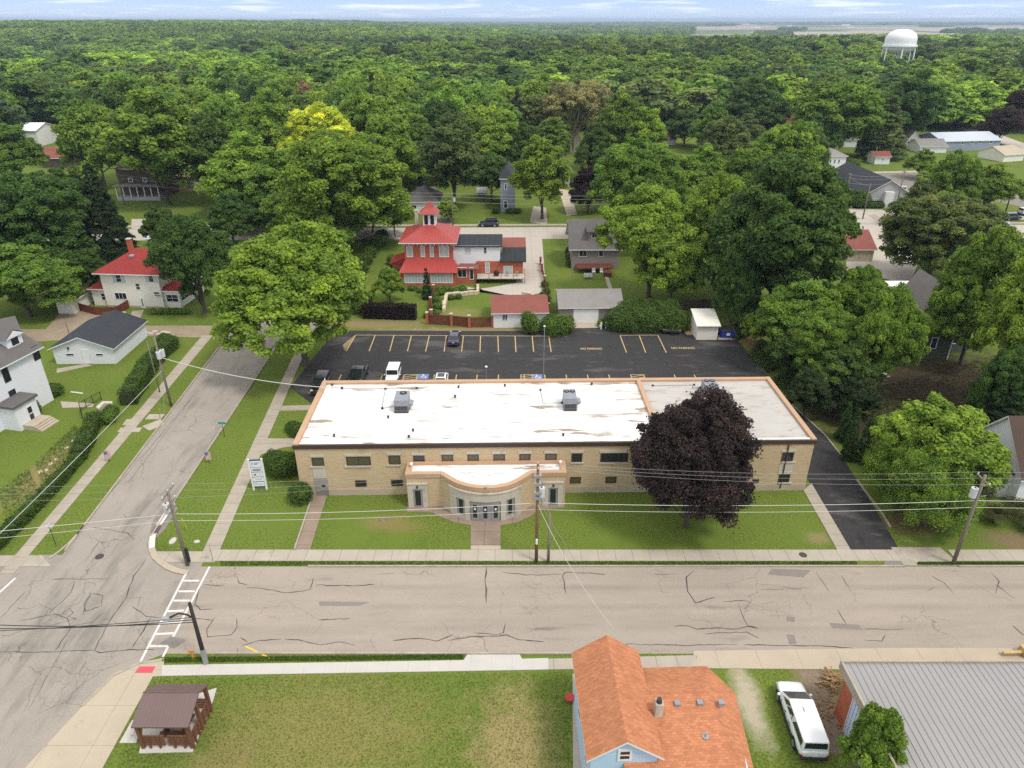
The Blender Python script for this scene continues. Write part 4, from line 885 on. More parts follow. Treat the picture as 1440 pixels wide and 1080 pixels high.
M['pavroof'] = mat('pavilion_roof', (.145, .090, .082), .4, (.125, .078, .070), .5, 4, .6, tex=tx_lines(0, .23, .025, .72), spec=.6)
M['metalroof'] = mat('ribbed_metal_roof', (.30, .285, .28), .5, (.26, .25, .245), .3, 5, .7, spec=.5, tex=chain(tx_stain(.4, .6, .85, (.33, .315, .30), (1, .4, 1))))
M['metalwall'] = mat('ribbed_metal_wall', (.58, .64, .74), .5, (.52, .58, .68), .3, 5, .7)
M['paleroof'] = mat('pale_metal_roof', (.50, .54, .60), .5, (.46, .50, .56), .3, 5, .7, tex=tx_lines(0, .4, .04, .8))
def glass_mat(name, col, rough=.08):
    m = flat(name, col, rough, 0, .7); return m
M['glass'] = glass_mat('window_glass', (.018, .022, .028)); M['glass_olive'] = glass_mat('window_blind_olive', (.085, .075, .045), .25); M['glass_pale'] = glass_mat('window_blind_pale', (.40, .43, .42), .2)
M['steel'] = mat('door_grey_steel', (.30, .28, .27), .5, (.25, .235, .225), 1)
M['wood_pole'] = mat('weathered_pole', (.24, .205, .165), .9, (.16, .135, .11), 2, 4, .8, stretch=(4, 4, .4)); M['brown_pole'] = mat('treated_pole', (.24, .145, .07), .9, (.16, .10, .05), 2, 4, .8, stretch=(4, 4, .4))
M['dark_pole'] = mat('dark_pole', (.05, .04, .035), .9, (.03, .025, .022), 2, 4, .8, stretch=(4, 4, .4))

class Frame:
    """a building's local frame: A front-left, B front-right corner on the ground; x along the front, y to the back"""
    def __init__(s, name, label, cat, A, B, group=None):
        s.A = Vector((A[0], A[1])); s.B = Vector((B[0], B[1])); s.W = (s.B-s.A).length; s.ang = math.atan2(s.B.y-s.A.y, s.B.x-s.A.x)
        s.root = empty(name, (A[0], A[1], float(hill(A[0], A[1]))), s.ang, label, cat, group); s.zo = s.root.location.z
        s.d = Vector((math.cos(s.ang), math.sin(s.ang))); s.n = Vector((-s.d.y, s.d.x))
    def w(s, x, y): p = s.A+s.d*x+s.n*y; return (p.x, p.y)
    def loc(s, p): q = Vector((p[0]-s.A.x, p[1]-s.A.y)); return (q.dot(s.d), q.dot(s.n))
    def face(s, f, D, x0=0, y0=0, W=None):
        """origin, direction of a wall: front f, right r, back b, left l (seen from outside, left to right)"""
        W = s.W if W is None else W
        return {'f': ((x0, y0), (1, 0)), 'r': ((x0+W, y0), (0, 1)), 'b': ((x0+W, y0+D), (-1, 0)), 'l': ((x0, y0+D), (0, -1))}[f]
def opening(parent, o, d, u, z, w, h, name='window', glass='glass', frame='white', fw=.09, mull=(0, 0), sill=None, out=.0, header=None, label=None, panel=None):
    """a framed opening on a wall: frame ring with its pane as a sub-part"""
    ang = math.atan2(d[1], d[0]); T = Matrix.Translation((o[0]+d[0]*u, o[1]+d[1]*u, z)) @ Matrix.Rotation(ang, 4, 'Z')
    b = MB(); y0, y1 = -.055-out, .05
    b.box(0, fw, y0, y1, 0, h, T); b.box(w-fw, w, y0, y1, 0, h, T); b.box(fw, w-fw, y0, y1, h-fw, h, T); b.box(fw, w-fw, y0, y1, 0, fw, T)
    for i in range(mull[0]):
        x = fw+(w-2*fw)*(i+1)/(mull[0]+1); b.box(x-fw*.3, x+fw*.3, y0+.01, y1, fw, h-fw, T)
    for i in range(mull[1]):
        zz = fw+(h-2*fw)*(i+1)/(mull[1]+1); b.box(fw, w-fw, y0+.013, y1, zz-fw*.3, zz+fw*.3, T)
    if sill: b.m = 0; b.box(-.1, w+.1, y0-.06, y1, -.12, -.002, T)
    fr = b.build(name, M[frame] if isinstance(frame, str) else frame, parent)
    if header:
        hb = MB().box(-.14, w+.14, -.06, .04, h+.004, h+header, T).build('lintel', M['stone'], fr)
    p = MB().box(fw*.9, w-fw*.9, -.025-out, .04, fw*.9, h-fw*.9, T).build('pane' if name != 'door' and not panel else 'door_panel', M[panel or glass], fr)
    if label: fr['label'] = label
    return fr
def pxwin(F, px, face=None, D=0, **kw):
    """opening from its rectangle in the photograph, on the front plane or another wall"""
    if face is None: o, d = (0, 0), (1, 0)
    else: o, d = face
    O = F.w(*o); E_ = F.w(o[0]+d[0], o[1]+d[1])
    u0, z1 = on_plane(O, E_, (px[0]), px[1]); u1, _ = on_plane(O, E_, px[2], px[1]); _, z0 = on_plane(O, E_, (px[0]+px[2])/2, px[3])
    if u1 < u0: u0, u1 = u1, u0
    return opening(F.root, o, d, u0, z0-F.zo, u1-u0, max(z1-z0, .2), **kw)
def walls(F, x0, x1, y0, y1, h, m, name='wall', z0=-.6): return MB().box(x0, x1, y0, y1, z0, h).build(name, M[m], F.root)
def gable(F, x0, x1, y0, y1, h, rise, m, wm, ridge='x', ov=.4, th=.16, trim='white', name='roof'):
    """roof slabs with eaves, gable ends closed in the wall material, fascia boards"""
    b = MB()
    if ridge == 'x':
        yc = (y0+y1)/2; k = rise/((y1-y0)/2); e = h-ov*k; X0, X1 = x0-ov, x1+ov
        prof = [(y0-ov, e), (yc, h+rise), (y1+ov, e)]
        up = [(X, y, z+th) for X in (X0, X1) for y, z in prof]; dn = [(X, y, z) for X in (X0, X1) for y, z in prof]
        gv = [[(x0+.01, y0, h), (x0+.01, y1, h), (x0+.01, yc, h+rise-.01)], [(x1-.01, y0, h), (x1-.01, y1, h), (x1-.01, yc, h+rise-.01)]]
    else:
        xc = (x0+x1)/2; k = rise/((x1-x0)/2); e = h-ov*k; Y0, Y1 = y0-ov, y1+ov
        prof = [(x0-ov, e), (xc, h+rise), (x1+ov, e)]
        up = [(x, Y, z+th) for Y in (Y1, Y0) for x, z in prof]; dn = [(x, Y, z) for Y in (Y1, Y0) for x, z in prof]
        gv = [[(x0, y0+.01, h), (x1, y0+.01, h), (xc, y0+.01, h+rise-.01)], [(x0, y1-.01, h), (x1, y1-.01, h), (xc, y1-.01, h+rise-.01)]]
    vs = up+dn; b.add(vs, [(0,3,4,1),(1,4,5,2)]); b.m = 1
    b.add(vs, [(6,7,10,9),(7,8,11,10),(0,1,7,6),(1,2,8,7),(3,9,10,4),(4,10,11,5),(0,6,9,3),(2,5,11,8)])
    r = b.build(name, [M[m], M[trim]], F.root)
    for t in gv:
        g = MB()
        ax = 0 if ridge == 'x' else 1; sgn = .25 if t is gv[0] else -.25; t2 = [tuple(c+(sgn if i == ax else 0) for i, c in enumerate(q)) for q in t]
        g.add(list(t)+t2, [(0,1,2),(5,4,3),(0,3,4,1),(1,4,5,2),(2,5,3,0)]); g.build('gable_wall', M[wm], F.root)
    return r
def hip(F, x0, x1, y0, y1, h, rise, m, ov=.5, th=.18, trim='white', rl=None, name='roof', parent=None, flat_=0):
    X0, X1, Y0, Y1 = x0-ov, x1+ov, y0-ov, y1+ov; W, D = X1-X0, Y1-Y0; k = min(W, D)/2
    if W >= D: a, c = (X0+k*(1-flat_), (Y0+Y1)/2), (X1-k*(1-flat_), (Y0+Y1)/2)
    else: a, c = ((X0+X1)/2, Y0+k*(1-flat_)), ((X0+X1)/2, Y1-k*(1-flat_))
    if abs(a[0]-c[0])+abs(a[1]-c[1]) < .02: c = (a[0]+.02, a[1]) if W >= D else (a[0], a[1]+.02)
    z = h+th; b = MB(); vs = [(X0,Y0,z),(X1,Y0,z),(X1,Y1,z),(X0,Y1,z),(*a,h+rise+th),(*c,h+rise+th),(X0,Y0,h),(X1,Y0,h),(X1,Y1,h),(X0,Y1,h)]
    if W >= D: b.add(vs, [(0,1,5,4),(1,2,5),(2,3,4,5),(3,0,4)])
    else: b.add(vs, [(0,1,4),(1,2,5,4),(2,3,5),(3,0,4,5)])
    b.m = 1; b.add(vs, [(6,7,1,0),(7,8,2,1),(8,9,3,2),(9,6,0,3),(9,8,7,6)])
    return b.build(name, [M[m], M[trim]], parent or F.root)
def chimney(parent, x, y, z0, z1, s=.5, m='redbrick'):
    c = MB().box(x-s/2, x+s/2, y-s/2, y+s/2, z0, z1).build('chimney', M[m], parent); MB().box(x-s/2-.06, x+s/2+.06, y-s/2-.06, y+s/2+.06, z1+.002, z1+.14).build('chimney_cap', M['stone'], c); return c

# ================================================================ the tan brick building
BA = at(423, 697); BA = (-21.35, 59.0); BB = (BA[0]+51.4*math.cos(BANG), BA[1]+51.4*math.sin(BANG))
F = Frame('office_building', 'long flat-roofed two-storey tan brick building with a curved entrance', 'building', BA, BB)
W_, D_, H_ = 51.4, 13.6, 5.75
DIV = 35.9
walls(F, 0, W_, 0, D_, H_-.12, 'brick_tan')
MB().box(-.05, 9.4, -.05, .1, -.3, .72).box(22.4, W_+.05, -.05, .1, -.3, .72).box(W_-.1, W_+.05, .1, D_, -.3, .72).build('base_course', M['stone_band'], F.root)
b = MB(); b.box(.45, DIV, .12, D_-.45, H_-.119, H_+.12); rf = b.build('roof', M['membrane'], F.root)
b = MB(); b.box(DIV+.5, W_-.4, .12, D_-.45, H_-.117, H_+.15); b.build('roof', M['membrane_b'], F.root)
b = MB(); zt = H_+.42
b.box(-.12, .45, -.06, D_+.12, H_-.115, zt); b.box(W_-.4, W_+.12, -.06, D_+.12, H_-.116, zt+.01); b.box(.45, W_-.4, D_-.45, D_+.12, H_-.114, zt-.012); b.box(DIV, DIV+.5, .12, D_-.45, H_-.113, zt+.03)
b.build('coping', M['coping'], F.root, bevel=.04)
MB().box(-.14, W_+.14, -.10, .12, H_-.18, H_+.26).build('front_fascia', M['brown_trim'], F.root)
MB().box(.45, W_-.4, .125, .42, H_+.10, H_+.28).build('roof_edge', M['membrane'], F.root)
kw = dict(frame='brown_trim', fw=.10, sill=None, header=.28)
def stsill(px, F=F):
    O = F.w(0, 0); E_ = F.w(1, 0); u0, z = on_plane(O, E_, px[0], px[3]); u1, _ = on_plane(O, E_, px[2], px[3]); return u0, u1, z
for px, gl in (((438,643,454.5,655),'glass_olive'),((546,640,562.5,653),'glass_olive'),((581,640,596.7,653),'glass'),((621,639,637,652),'glass_olive'),((657.5,638.6,673,651.6),'glass_olive'),((694,638.3,710,651),'glass_olive'),
               ((730.6,638,746,650.6),'glass_olive'),((767,637.5,783,650.2),'glass_olive'),((804,637,819,649.6),'glass'),((1100.7,635.7,1117,648.5),'glass'),((1096,666.5,1111.5,678),'glass'),((960,636.5,976,649.2),'glass'),((1010,636.3,1026,649),'glass')):
    fr = pxwin(F, px, glass=gl, **kw); u0, u1, z = stsill(px); MB().box(u0-.12, u1+.12, -.12, .05, z-.16, z-.004).build('sill', M['stone'], fr)
fr = pxwin(F, (486.5,641.7,520.5,654.6), glass='glass_olive', mull=(1,0), **kw); u0, u1, z = stsill((486.5,0,520.5,654.6)); MB().box(u0-.12, u1+.12, -.12, .05, z-.16, z-.004).build('sill', M['stone'], fr)
fr = pxwin(F, (845,636.8,884,649.8), glass='glass', mull=(2,0), **kw); u0, u1, z = stsill((845,0,884,649.8)); MB().box(u0-.12, u1+.12, -.12, .05, z-.16, z-.004).build('sill', M['stone'], fr)
for px in ((499.4,675.5,515,684.2),(550,674.3,566,683),(802,670.7,817,679.3),(851.7,670.2,867,679),(1059,674,1067.5,678.6)): pxwin(F, px, glass='glass_olive' if px[0] in (802, 851.7) else 'glass', frame='brown_trim', fw=.09)
def fpanel(px0, py0, px1, py1, m, name, out=.03, F=F):
    O = F.w(0, 0); E_ = F.w(1, 0); u0, z1 = on_plane(O, E_, px0, py0); u1, _ = on_plane(O, E_, px1, py0); _, z0 = on_plane(O, E_, (px0+px1)/2, py1)
    return MB().box(u0, u1, -out, .05, z0, z1).build(name, M[m], F.root), u0, u1, z0, z1
fpanel(439.5, 657.6, 457.5, 672.4, 'stone', 'stone_panel'); fpanel(1097, 650.2, 1117, 665, 'stone', 'stone_panel')
dd, u0, u1, z0, z1 = fpanel(441.5, 673, 460, 696.6, 'steel', 'door', .05); MB().box(u0+.7, u0+1.05, -.07, -.045, z1-1.0, z1-.7).build('pane', M['glass'], dd); MB().box(u1-.25, u1-.15, -.12, -.045, z0+.95, z0+1.1).build('handle', M['grey'], dd)
MB().box(W_-2.62, W_-2.52, -.12, -.02, .3, H_-.2).build('downspout', M['brown_trim'], F.root)
MB().box(12.2, 12.5, -.05, -.01, H_-1.1, H_-.3).build('vent', M['stone_band'], F.root)
# curved entrance block
ZT = 3.85
rl = [(60,268),(330,262),(372,286),(430,322),(500,348),(590,367),(680,373),(770,368),(862,350),(932,320),(988,288),(1040,253),(1305,249)]
pts = [F.loc(at(560+x/5.54, 620+y/5.54, ZT)) for x, y in rl]
pts[0] = (pts[0][0], pts[1][1]); pts[-1] = (pts[-1][0], pts[-2][1])
yw = (pts[1][1]+pts[-2][1])/2; pts = [(p[0], yw if i in (0, 1, len(pts)-2, len(pts)-1) else p[1]) for i, p in enumerate(pts)]
def smooth_poly(p, it=2):
    for _ in range(it):
        q = [p[0], p[1]] if False else [p[0]]
        for a_, b_ in zip(p[:-1], p[1:]): q += [lerp(a_, b_, .25), lerp(a_, b_, .75)]
        p = q+[p[-1]]
    return p
mid = smooth_poly(pts[1:-1], 2); OUT = [pts[0]]+mid+[pts[-1]]
def offs(p, d):
    q = []
    for i in range(len(p)):
        a_ = Vector(p[max(i-1, 0)]); b_ = Vector(p[min(i+1, len(p)-1)]); t_ = (b_-a_).normalized(); q.append((p[i][0]+t_.y*d, p[i][1]-t_.x*d))
    return q
x0e, x1e = OUT[0][0], OUT[-1][0]
body = OUT+[(x1e, .05), (x0e, .05)]
MB().prism(body, -.3, ZT-.31).build('entrance_wall', M['brick_tan'], F.root)
inn = offs(OUT, -.38); inn = [(x0e+.42, inn[0][1])]+[p for p in inn if x0e+.5 < p[0] < x1e-.5]+[(x1e-.42, inn[-1][1])]
MB().prism(inn+[(x1e-.42, -.3), (x0e+.42, -.3)], ZT-.3, ZT-.14).build('entrance_roof', M['membrane'], F.root)
b = MB(); o2 = offs(OUT, .09); o2[0] = (x0e-.09, o2[0][1]); o2[-1] = (x1e+.09, o2[-1][1])
i2 = offs(OUT, -.40); n = len(OUT)
vs = [(p[0],p[1],ZT-.305) for p in o2]+[(p[0],p[1],ZT+.12) for p in o2]+[(p[0],p[1],ZT+.12) for p in i2]+[(p[0],p[1],ZT-.25) for p in i2]
b.add(vs, [f for i in range(n-1) for f in ((i,i+1,n+i+1,n+i),(n+i,n+i+1,2*n+i+1,2*n+i),(2*n+i,2*n+i+1,3*n+i+1,3*n+i),(3*n+i,3*n+i+1,i+1,i))])
b.box(x0e-.09, x0e+.45, OUT[0][1]+.05, -.02, ZT-.304, ZT+.125); b.box(x1e-.45, x1e+.09, OUT[-1][1]+.05, -.02, ZT-.304, ZT+.125); b.box(x0e+.45, x1e-.45, -.36, -.02, ZT-.303, ZT+.122)
b.build('entrance_coping', M['coping'], F.root)
# stone surrounds follow the curve
def arc_part(u0, u1, out0, out1, z0, z1, name, m, parent=None):
    """solid that follows the entrance outline between x = u0 and u1"""
    q = [p for p in OUT if u0 < p[0] < u1]
    def yat(x):
        for a_, b_ in zip(OUT[:-1], OUT[1:]):
            if a_[0] <= x <= b_[0]: return a_[1]+(b_[1]-a_[1])*(x-a_[0])/(b_[0]-a_[0])
    q = [(u0, yat(u0))]+q+[(u1, yat(u1))]; f0, f1 = offs(q, out1), offs(q, out0); return MB().prism(f0+f1[::-1], z0, z1).build(name, M[m], parent or F.root)
def ux(cx_, cy_): return F.loc(at(560+cx_/5.54, 620+cy_/5.54))[0]
sx0, sx1 = ux(418, 560), ux(945, 560)
dl, dr = ux(566, 578), ux(798, 578); wl0, wl1 = ux(466, 560), ux(530, 560); wr0, wr1 = ux(838, 560), ux(901, 560)
arc_part(sx0, sx1, -.1, .14, 2.35, 3.25, 'entrance_surround', 'stone')
for a_, b_ in ((sx0, wl0), (wl1, dl), (dr, wr0), (wr1, sx1)): arc_part(a_, b_, -.1, .16, -.1, 2.348, 'pilaster', 'stone')
arc_part(sx0-.05, sx1+.05, -.1, .22, 3.252, 3.38, 'cornice', 'stone')
for a_, b_ in ((wl0, wl1), (wr0, wr1)):
    arc_part(a_, b_, -.1, .12, -.1, .42, 'window_apron', 'stone'); w_ = arc_part(a_+.02, b_-.02, -.1, .05, .422, 2.33, 'window', 'steel'); arc_part(a_+.22, b_-.22, -.05, .075, .6, 2.2, 'pane', 'glass', w_)
n3 = 3; dw = (dr-dl)/n3
dframe = arc_part(dl, dr, -.1, .05, 0, 2.345, 'door_frame', 'steel')
for k in range(n3):
    a_ = dl+dw*k+.1; b_ = a_+dw-.2; dk = arc_part(a_, b_, -.05, .085, .06, 2.1, 'door', 'steel'); arc_part(a_+.2, b_-.2, -.04, .10, .45, 1.95, 'pane', 'glass', dk); arc_part(a_+.3, b_-.3, -.03, .115, 1.35, 1.6, 'notice', 'white', dk)
for (xa, xb, xc, xd) in ((ux(88,490), ux(240,490), ux(130,480), ux(203,480)), (ux(1118,490), ux(1276,490), ux(1163,470), ux(1236,470))):
    yy = yw; F_ = F.root
    b = MB(); b.box(xa, xc, yy-.12, yy+.05, -.1, 2.75); b.box(xd, xb, yy-.12, yy+.05, -.1, 2.75); b.box(xc, xd, yy-.12, yy+.05, 2.2, 2.75); b.build('door_surround', M['stone'], F_)
    MB().box(xa-.04, xb+.04, yy-.18, yy+.04, 2.752, 2.9).build('cornice', M['stone'], F_)
    d2 = MB().box(xc, xd, yy-.05, yy+.05, 0, 2.198).build('door', M['steel'], F_); MB().box(xc+.2, xd-.2, yy-.075, yy, .25, 2.0).build('pane', M['glass'], d2)
    lt_ = MB().box((xc+xd)/2-.07, (xc+xd)/2+.07, yy-.3, yy-.12, 2.4, 2.65).build('wall_lamp', M['dark'], F_)
for q in ([(330,462),(420,520)], [(985,505),(1060,450)]):      # hand rails by the steps
    p0 = F.loc(at(560+q[0][0]/5.54, 620+q[0][1]/5.54+4)); p1 = F.loc(at(560+q[1][0]/5.54, 620+q[1][1]/5.54+7)); b = MB(); b.tube([(*p0,0),(*p0,.85),(*p1,.85),(*p1,0)], .03, 5); b.build('railing', M['dark'], F.root)
ex = F.loc(at(683, 688, ZT)); MB().lathe([(0,.28),(.1,.25),(.13,.1),(.1,0),(0,0)], 10, (ex[0], OUT[len(OUT)//2][1]-.1, ZT+.12)).build('ornament', M['stone'], F.root)
MAIN = F
# things on the roof
def roof_unit(px, py, wd, dp, ht, label, fans=1, flap=True):
    p = at(px, py, H_+.13); r = empty('rooftop_unit', (p.x, p.y, H_+.13), BANG, label, 'air conditioner', 'air conditioning units on the white roof')
    MB().box(-wd/2-.02, wd/2+.02, .0, dp, 0, .22).build('base_rail', M['dark'], r)
    MB().box(-wd/2, wd/2, 0, dp, .222, ht).build('cabinet', M['unitgrey'], r, bevel=.03)
    MB().box(-wd/2+.02, wd/2-.02, -.015, .01, .3, ht*.55).build('grille', M['unitdark'], r)
    for k in range(fans):
        x = 0.1 if fans == 1 else (-.32 if k == 0 else .32); b = MB(); b.cyl(x, dp-.55, ht+.002, ht+.07, .38 if fans == 1 else .3, n=18); f = b.build('fan', M['black'], r)
        b = MB(); b.cyl(x, dp-.55, ht+.072, ht+.09, .1, n=10)
        for a in range(4): b.box(-.02, .02, 0, .3, ht+.074, ht+.085, Matrix.Translation((x, dp-.55, 0)) @ Matrix.Rotation(a*math.pi/2+.4, 4, 'Z'))
        b.build('fan_blades', M['grey'], f)
    if flap: b = MB(); b.add([(wd/2,.5,.9),(wd/2+.5,.55,.75),(wd/2+.5,1.5,.75),(wd/2,1.5,.9),(wd/2,.5,.35),(wd/2+.45,.55,.6),(wd/2+.45,1.5,.6),(wd/2,1.5,.35)], [(0,1,2,3),(4,7,6,5),(0,4,5,1),(2,6,7,3),(1,5,6,2)]); b.build('intake_hood', M['unitgrey'], r)
    return r
M['unitgrey'] = mat('unit_grey', (.27, .28, .31), .5, (.22, .23, .26), 1.5, 4, .6); M['unitdark'] = mat('unit_grille', (.09, .09, .10), .6, (.06, .06, .065), 3, tex=tx_lines(2, .08, .04, .5))
roof_unit(564.5, 581, 1.45, 2.3, 1.5, 'grey single-fan unit on the left part of the white roof')
roof_unit(802, 578, 1.35, 2.2, 1.5, 'grey twin-fan unit in the middle of the white roof', 2)
roof_unit(1000, 558, 1.4, 1.9, 1.3, 'light grey twin-fan unit behind the purple maple on the right roof', 2, False)
def conduit(pts, label, caps=True):
    q = [at(x, y, H_+.22) for x, y in pts]; b = MB(); b.tube(q, .035, 5); o = b.build('roof_conduit', M['grey']); tag(o, label, 'pipe', 'thin pipes lying on the white roof')
    for c_ in (q[0], q[-1]): b = MB(); b.cyl(c_.x, c_.y, H_+.121, H_+.30, .13, n=8); b.build('pipe_support', M['dark'], o)
conduit([(481,545),(467,545),(467,541)], 'short grey pipe at the left rear corner of the white roof'); conduit([(542,546.5),(539,563),(537.5,574)], 'grey pipe running forward left of the single-fan unit')
conduit([(481,546),(586,545.5)], 'long grey pipe along the rear parapet left part'); conduit([(537.5,574),(556,570)], 'pipe linking to the single-fan rooftop unit'); conduit([(760,548),(764,567),(790,566)], 'bent pipe linking to the twin-fan rooftop unit')
conduit([(918,542),(976,541)], 'pipe along the rear of the right roof section')
for i, (px, py) in enumerate(((575,615.5),(581,606.5),(640,559),(645,545.5),(710,543.5),(832,541.5),(792,613),(546,588),(470,614))):
    p = at(px, py, H_+.121); b = MB(); b.cyl(p.x, p.y, H_+.121, H_+.34, .10, n=8); b.cyl(p.x, p.y, H_+.342, H_+.40, .14, n=8)
    tag(b.build('roof_vent', M['dark']), ['dark vent by the front edge of the left white roof','small vent behind the front edge vent on the white roof','lone vent in the middle of the left white roof','vent at the rear parapet right of the single-fan unit','vent at the rear parapet between both grey units','vent at the rear parapet right of the twin-fan unit','vent at the front edge below the twin-fan unit','small vent in front of the single-fan unit','small vent near the front left roof corner'][i], 'vent')
for i, (px, py) in enumerate(((579,659),(788,656))):
    p = at(px, py, ZT-.1); b = MB(); b.cyl(p.x, p.y, ZT-.13, ZT+.25, .06, n=8); b.lathe([(0,.62),(.14,.56),(.17,.42),(.13,.3),(0,.26)], 10, (p.x, p.y, ZT)); tag(b.build('white_lamp', M['white']), ['white round vent at the left end of the entrance roof','white round vent at the right end of the entrance roof'][i], 'vent')

# ================================================================ houses
def front_windows(F, lst, **kw):
    for w_ in lst: pxwin(F, w_, **kw)
def wframe(*pts): return at(*pts)
# brick house with red metal roofs
A = at(566, 403); B = at(641, 403); dY = 5.0
F = Frame('brick_house', 'two-storey red brick house with red metal roofs and a cupola', 'house', (A.x, A.y), (B.x, B.y))
w1 = F.W; walls(F, 0, w1, 0, 3.2, 2.7, 'redbrick', 'porch_wall')
b = MB(); ov = .45; b.add([(-ov,-ov,2.75),(w1+ov,-ov,2.75),(w1-.4,3.2,4.15),(.4,3.2,4.15),(-ov,-ov,2.6),(w1+ov,-ov,2.6),(w1+ov,3.2,2.6),(-ov,3.2,2.6)], [(0,1,2,3),(4,5,1,0),(1,5,6,2),(0,3,7,4),(4,7,6,5)]); b.build('porch_roof', M['red_metal'], F.root)
front_windows(F, [(568,383,601.5,398),(605,383,636.5,398)], glass='glass_pale', frame='white', fw=.12, mull=(6,1))
walls(F, .3, w1-.6, 3.2, 12.6, 7.2, 'redbrick')
fu = ((.3, 3.2), (1, 0))
for px in ((571,345.5,580,361.5),(591,345.5,597,361.5),(604,345.5,609.5,361.5),(617,345.5,631,361.5)): pxwin(F, px, face=fu, glass='glass_pale', frame='white', fw=.1, mull=(0 if px[2]-px[0] < 12 else 1, 0))
b = MB()
for x in np.linspace(.5, w1-.8, 12): b.box(x-.06, x+.06, 2.75, 3.19, 6.75, 7.15)
b.build('brackets', M['white'], F.root)
rf = hip(F, .3, w1-.6, 3.2, 12.6, 7.2, 2.5, 'red_metal', ov=.9)
cx_, cy2 = (w1-.3)/2, 7.9
cup = MB().box(cx_-1.15, cx_+1.15, cy2-1.15, cy2+1.15, 8.6, 11.6).build('cupola', M['white'], F.root)
for k in (-.55, .55): MB().box(cx_+k-.33, cx_+k+.33, cy2-1.18, cy2-1.1, 9.6, 11.3).build('pane', M['glass'], cup)
b = MB(); z = 11.6; b.add([(cx_-1.75,cy2-1.75,z),(cx_+1.75,cy2-1.75,z),(cx_+1.75,cy2+1.75,z),(cx_-1.75,cy2+1.75,z),(cx_-.75,cy2-.75,z+.9),(cx_+.75,cy2-.75,z+.9),(cx_+.75,cy2+.75,z+.9),(cx_-.75,cy2+.75,z+.9),(cx_-.28,cy2-.28,z+1.9),(cx_+.28,cy2-.28,z+1.9),(cx_+.28,cy2+.28,z+1.9),(cx_-.28,cy2+.28,z+1.9)],
  [(3,2,1,0)]+[(i,(i+1)%4,4+(i+1)%4,4+i) for i in range(4)]+[(4+i,4+(i+1)%4,8+(i+1)%4,8+i) for i in range(4)]+[(8,9,10,11)]); b.build('cupola_roof', M['red_metal'], cup)
chimney(rf, 1.9, 10.6, 8, 11.2, .55, 'stone')
walls(F, -2.4, .3, 5.0, 9.0, 3.0, 'redbrick', 'side_bay'); b = MB(); b.add([(-2.8,4.6,3.0),(.35,4.6,3.9),(.35,9.4,3.9),(-2.8,9.4,3.0),(-2.8,4.6,2.85),(.35,4.6,2.85),(.35,9.4,2.85),(-2.8,9.4,2.85)], [(0,1,2,3),(0,4,5,1),(7,3,2,6),(4,0,3,7),(4,7,6,5)]); b.build('side_roof', M['red_metal'], F.root)
xa = w1; walls(F, w1+.005, w1+3.6, 1.6, 4.4, 2.75, 'redbrick', 'entry_wall'); MB().box(w1+.6, w1+4.1, 1.2, 5.2, 2.752, 2.95).build('entry_roof', M['redbrown'], F.root)
fe = ((w1, 1.6), (1, 0)); pxwin(F, (643,376,656,390), face=fe, glass='glass', frame='white', mull=(1,0)); pxwin(F, (660,376,666,393), face=fe, glass='glass', frame='white', name='door', panel='glass')
walls(F, w1-.6, w1+8.0, 4.41, 9.4, 6.3, 'whitesiding', 'wing_wall'); MB().add([(w1-.2,4.1,6.25),(w1+8.4,4.1,6.25),(w1+8.4,9.7,7.0),(w1-.2,9.7,7.0),(w1-.2,4.1,6.1),(w1+8.4,4.1,6.1),(w1+8.4,9.7,6.1),(w1-.2,9.7,6.1)], [(0,1,2,3),(0,4,5,1),(1,5,6,2),(2,6,7,3),(3,7,4,0)]).build('wing_roof', M['blackroll'], F.root)
fw_ = ((w1, 4.41), (1, 0)); pxwin(F, (653,348,662.5,356.5), face=fw_, glass='glass_pale', frame='white', mull=(1,0)); pxwin(F, (680,347.5,684.5,356.5), face=fw_, glass='glass', frame='white', fw=.08, mull=(0,1))
walls(F, w1+3.605, w1+12.2, 4.2, 10.5, 3.4, 'redbrick', 'back_wall')
b = MB(); b.add([(w1+7.9,3.8,3.5),(w1+12.8,3.8,3.5),(w1+12.8,7.2,5.2),(w1+8.41,7.2,5.2),(w1+12.8,12.5,5.6),(w1+8.41,12.5,5.6),(w1+7.9,3.8,3.35),(w1+12.8,3.8,3.35),(w1+12.8,7.2,3.35),(w1+12.8,12.5,3.35)], [(0,1,2,3),(6,7,1,0),(1,7,8,2)]); b.m = 1; b.add(b.v[:10], [(3,2,4,5),(2,8,9,4)]); b.build('rear_roof', [M['blackroll'], M['redbrown']], F.root)
fb = ((w1+3.6, 4.2), (1, 0)); pxwin(F, (682,369,688.5,383.5), face=fb, glass='glass_pale', frame='white', mull=(0,1)); pxwin(F, (708,374,721,388), face=fb, glass='glass_pale', frame='white', mull=(1,0), name='patio_door')
dk = MB().box(w1+3.7, w1+12.6, 1.4, 4.15, .95, 1.1).build('deck', M['stone'], F.root)
b = MB()
for x in (w1+3.8, w1+6.0, w1+8.2, w1+10.4, w1+12.5): b.tube([(x,1.45,0),(x,1.45,2.0)], .05, 5)
b.tube([(w1+3.8,1.45,2.0),(w1+12.5,1.45,2.0)], .03, 5); b.tube([(w1+3.8,1.45,1.55),(w1+12.5,1.45,1.55)], .02, 4); b.tube([(w1+12.5,1.45,2.0),(w1+12.5,4.1,2.0)], .03, 5); b.build('deck_railing', M['black'], dk)
BH = F
p = F.w(w1+7.3, 2.6); g = empty('grill', (*p, 1.1), F.ang, 'black grill on the deck of the brick house', 'grill'); MB().box(-.5,.5,-.25,.25,.45,.8).build('firebox', M['black'], g); MB().lathe([(0,.3),(.25,.28),(.4,0)], 10, (0,0,.8)).build('lid', M['black'], g); MB().box(-.45,.45,-.2,.2,0,.44).build('cart', M['dark'], g)
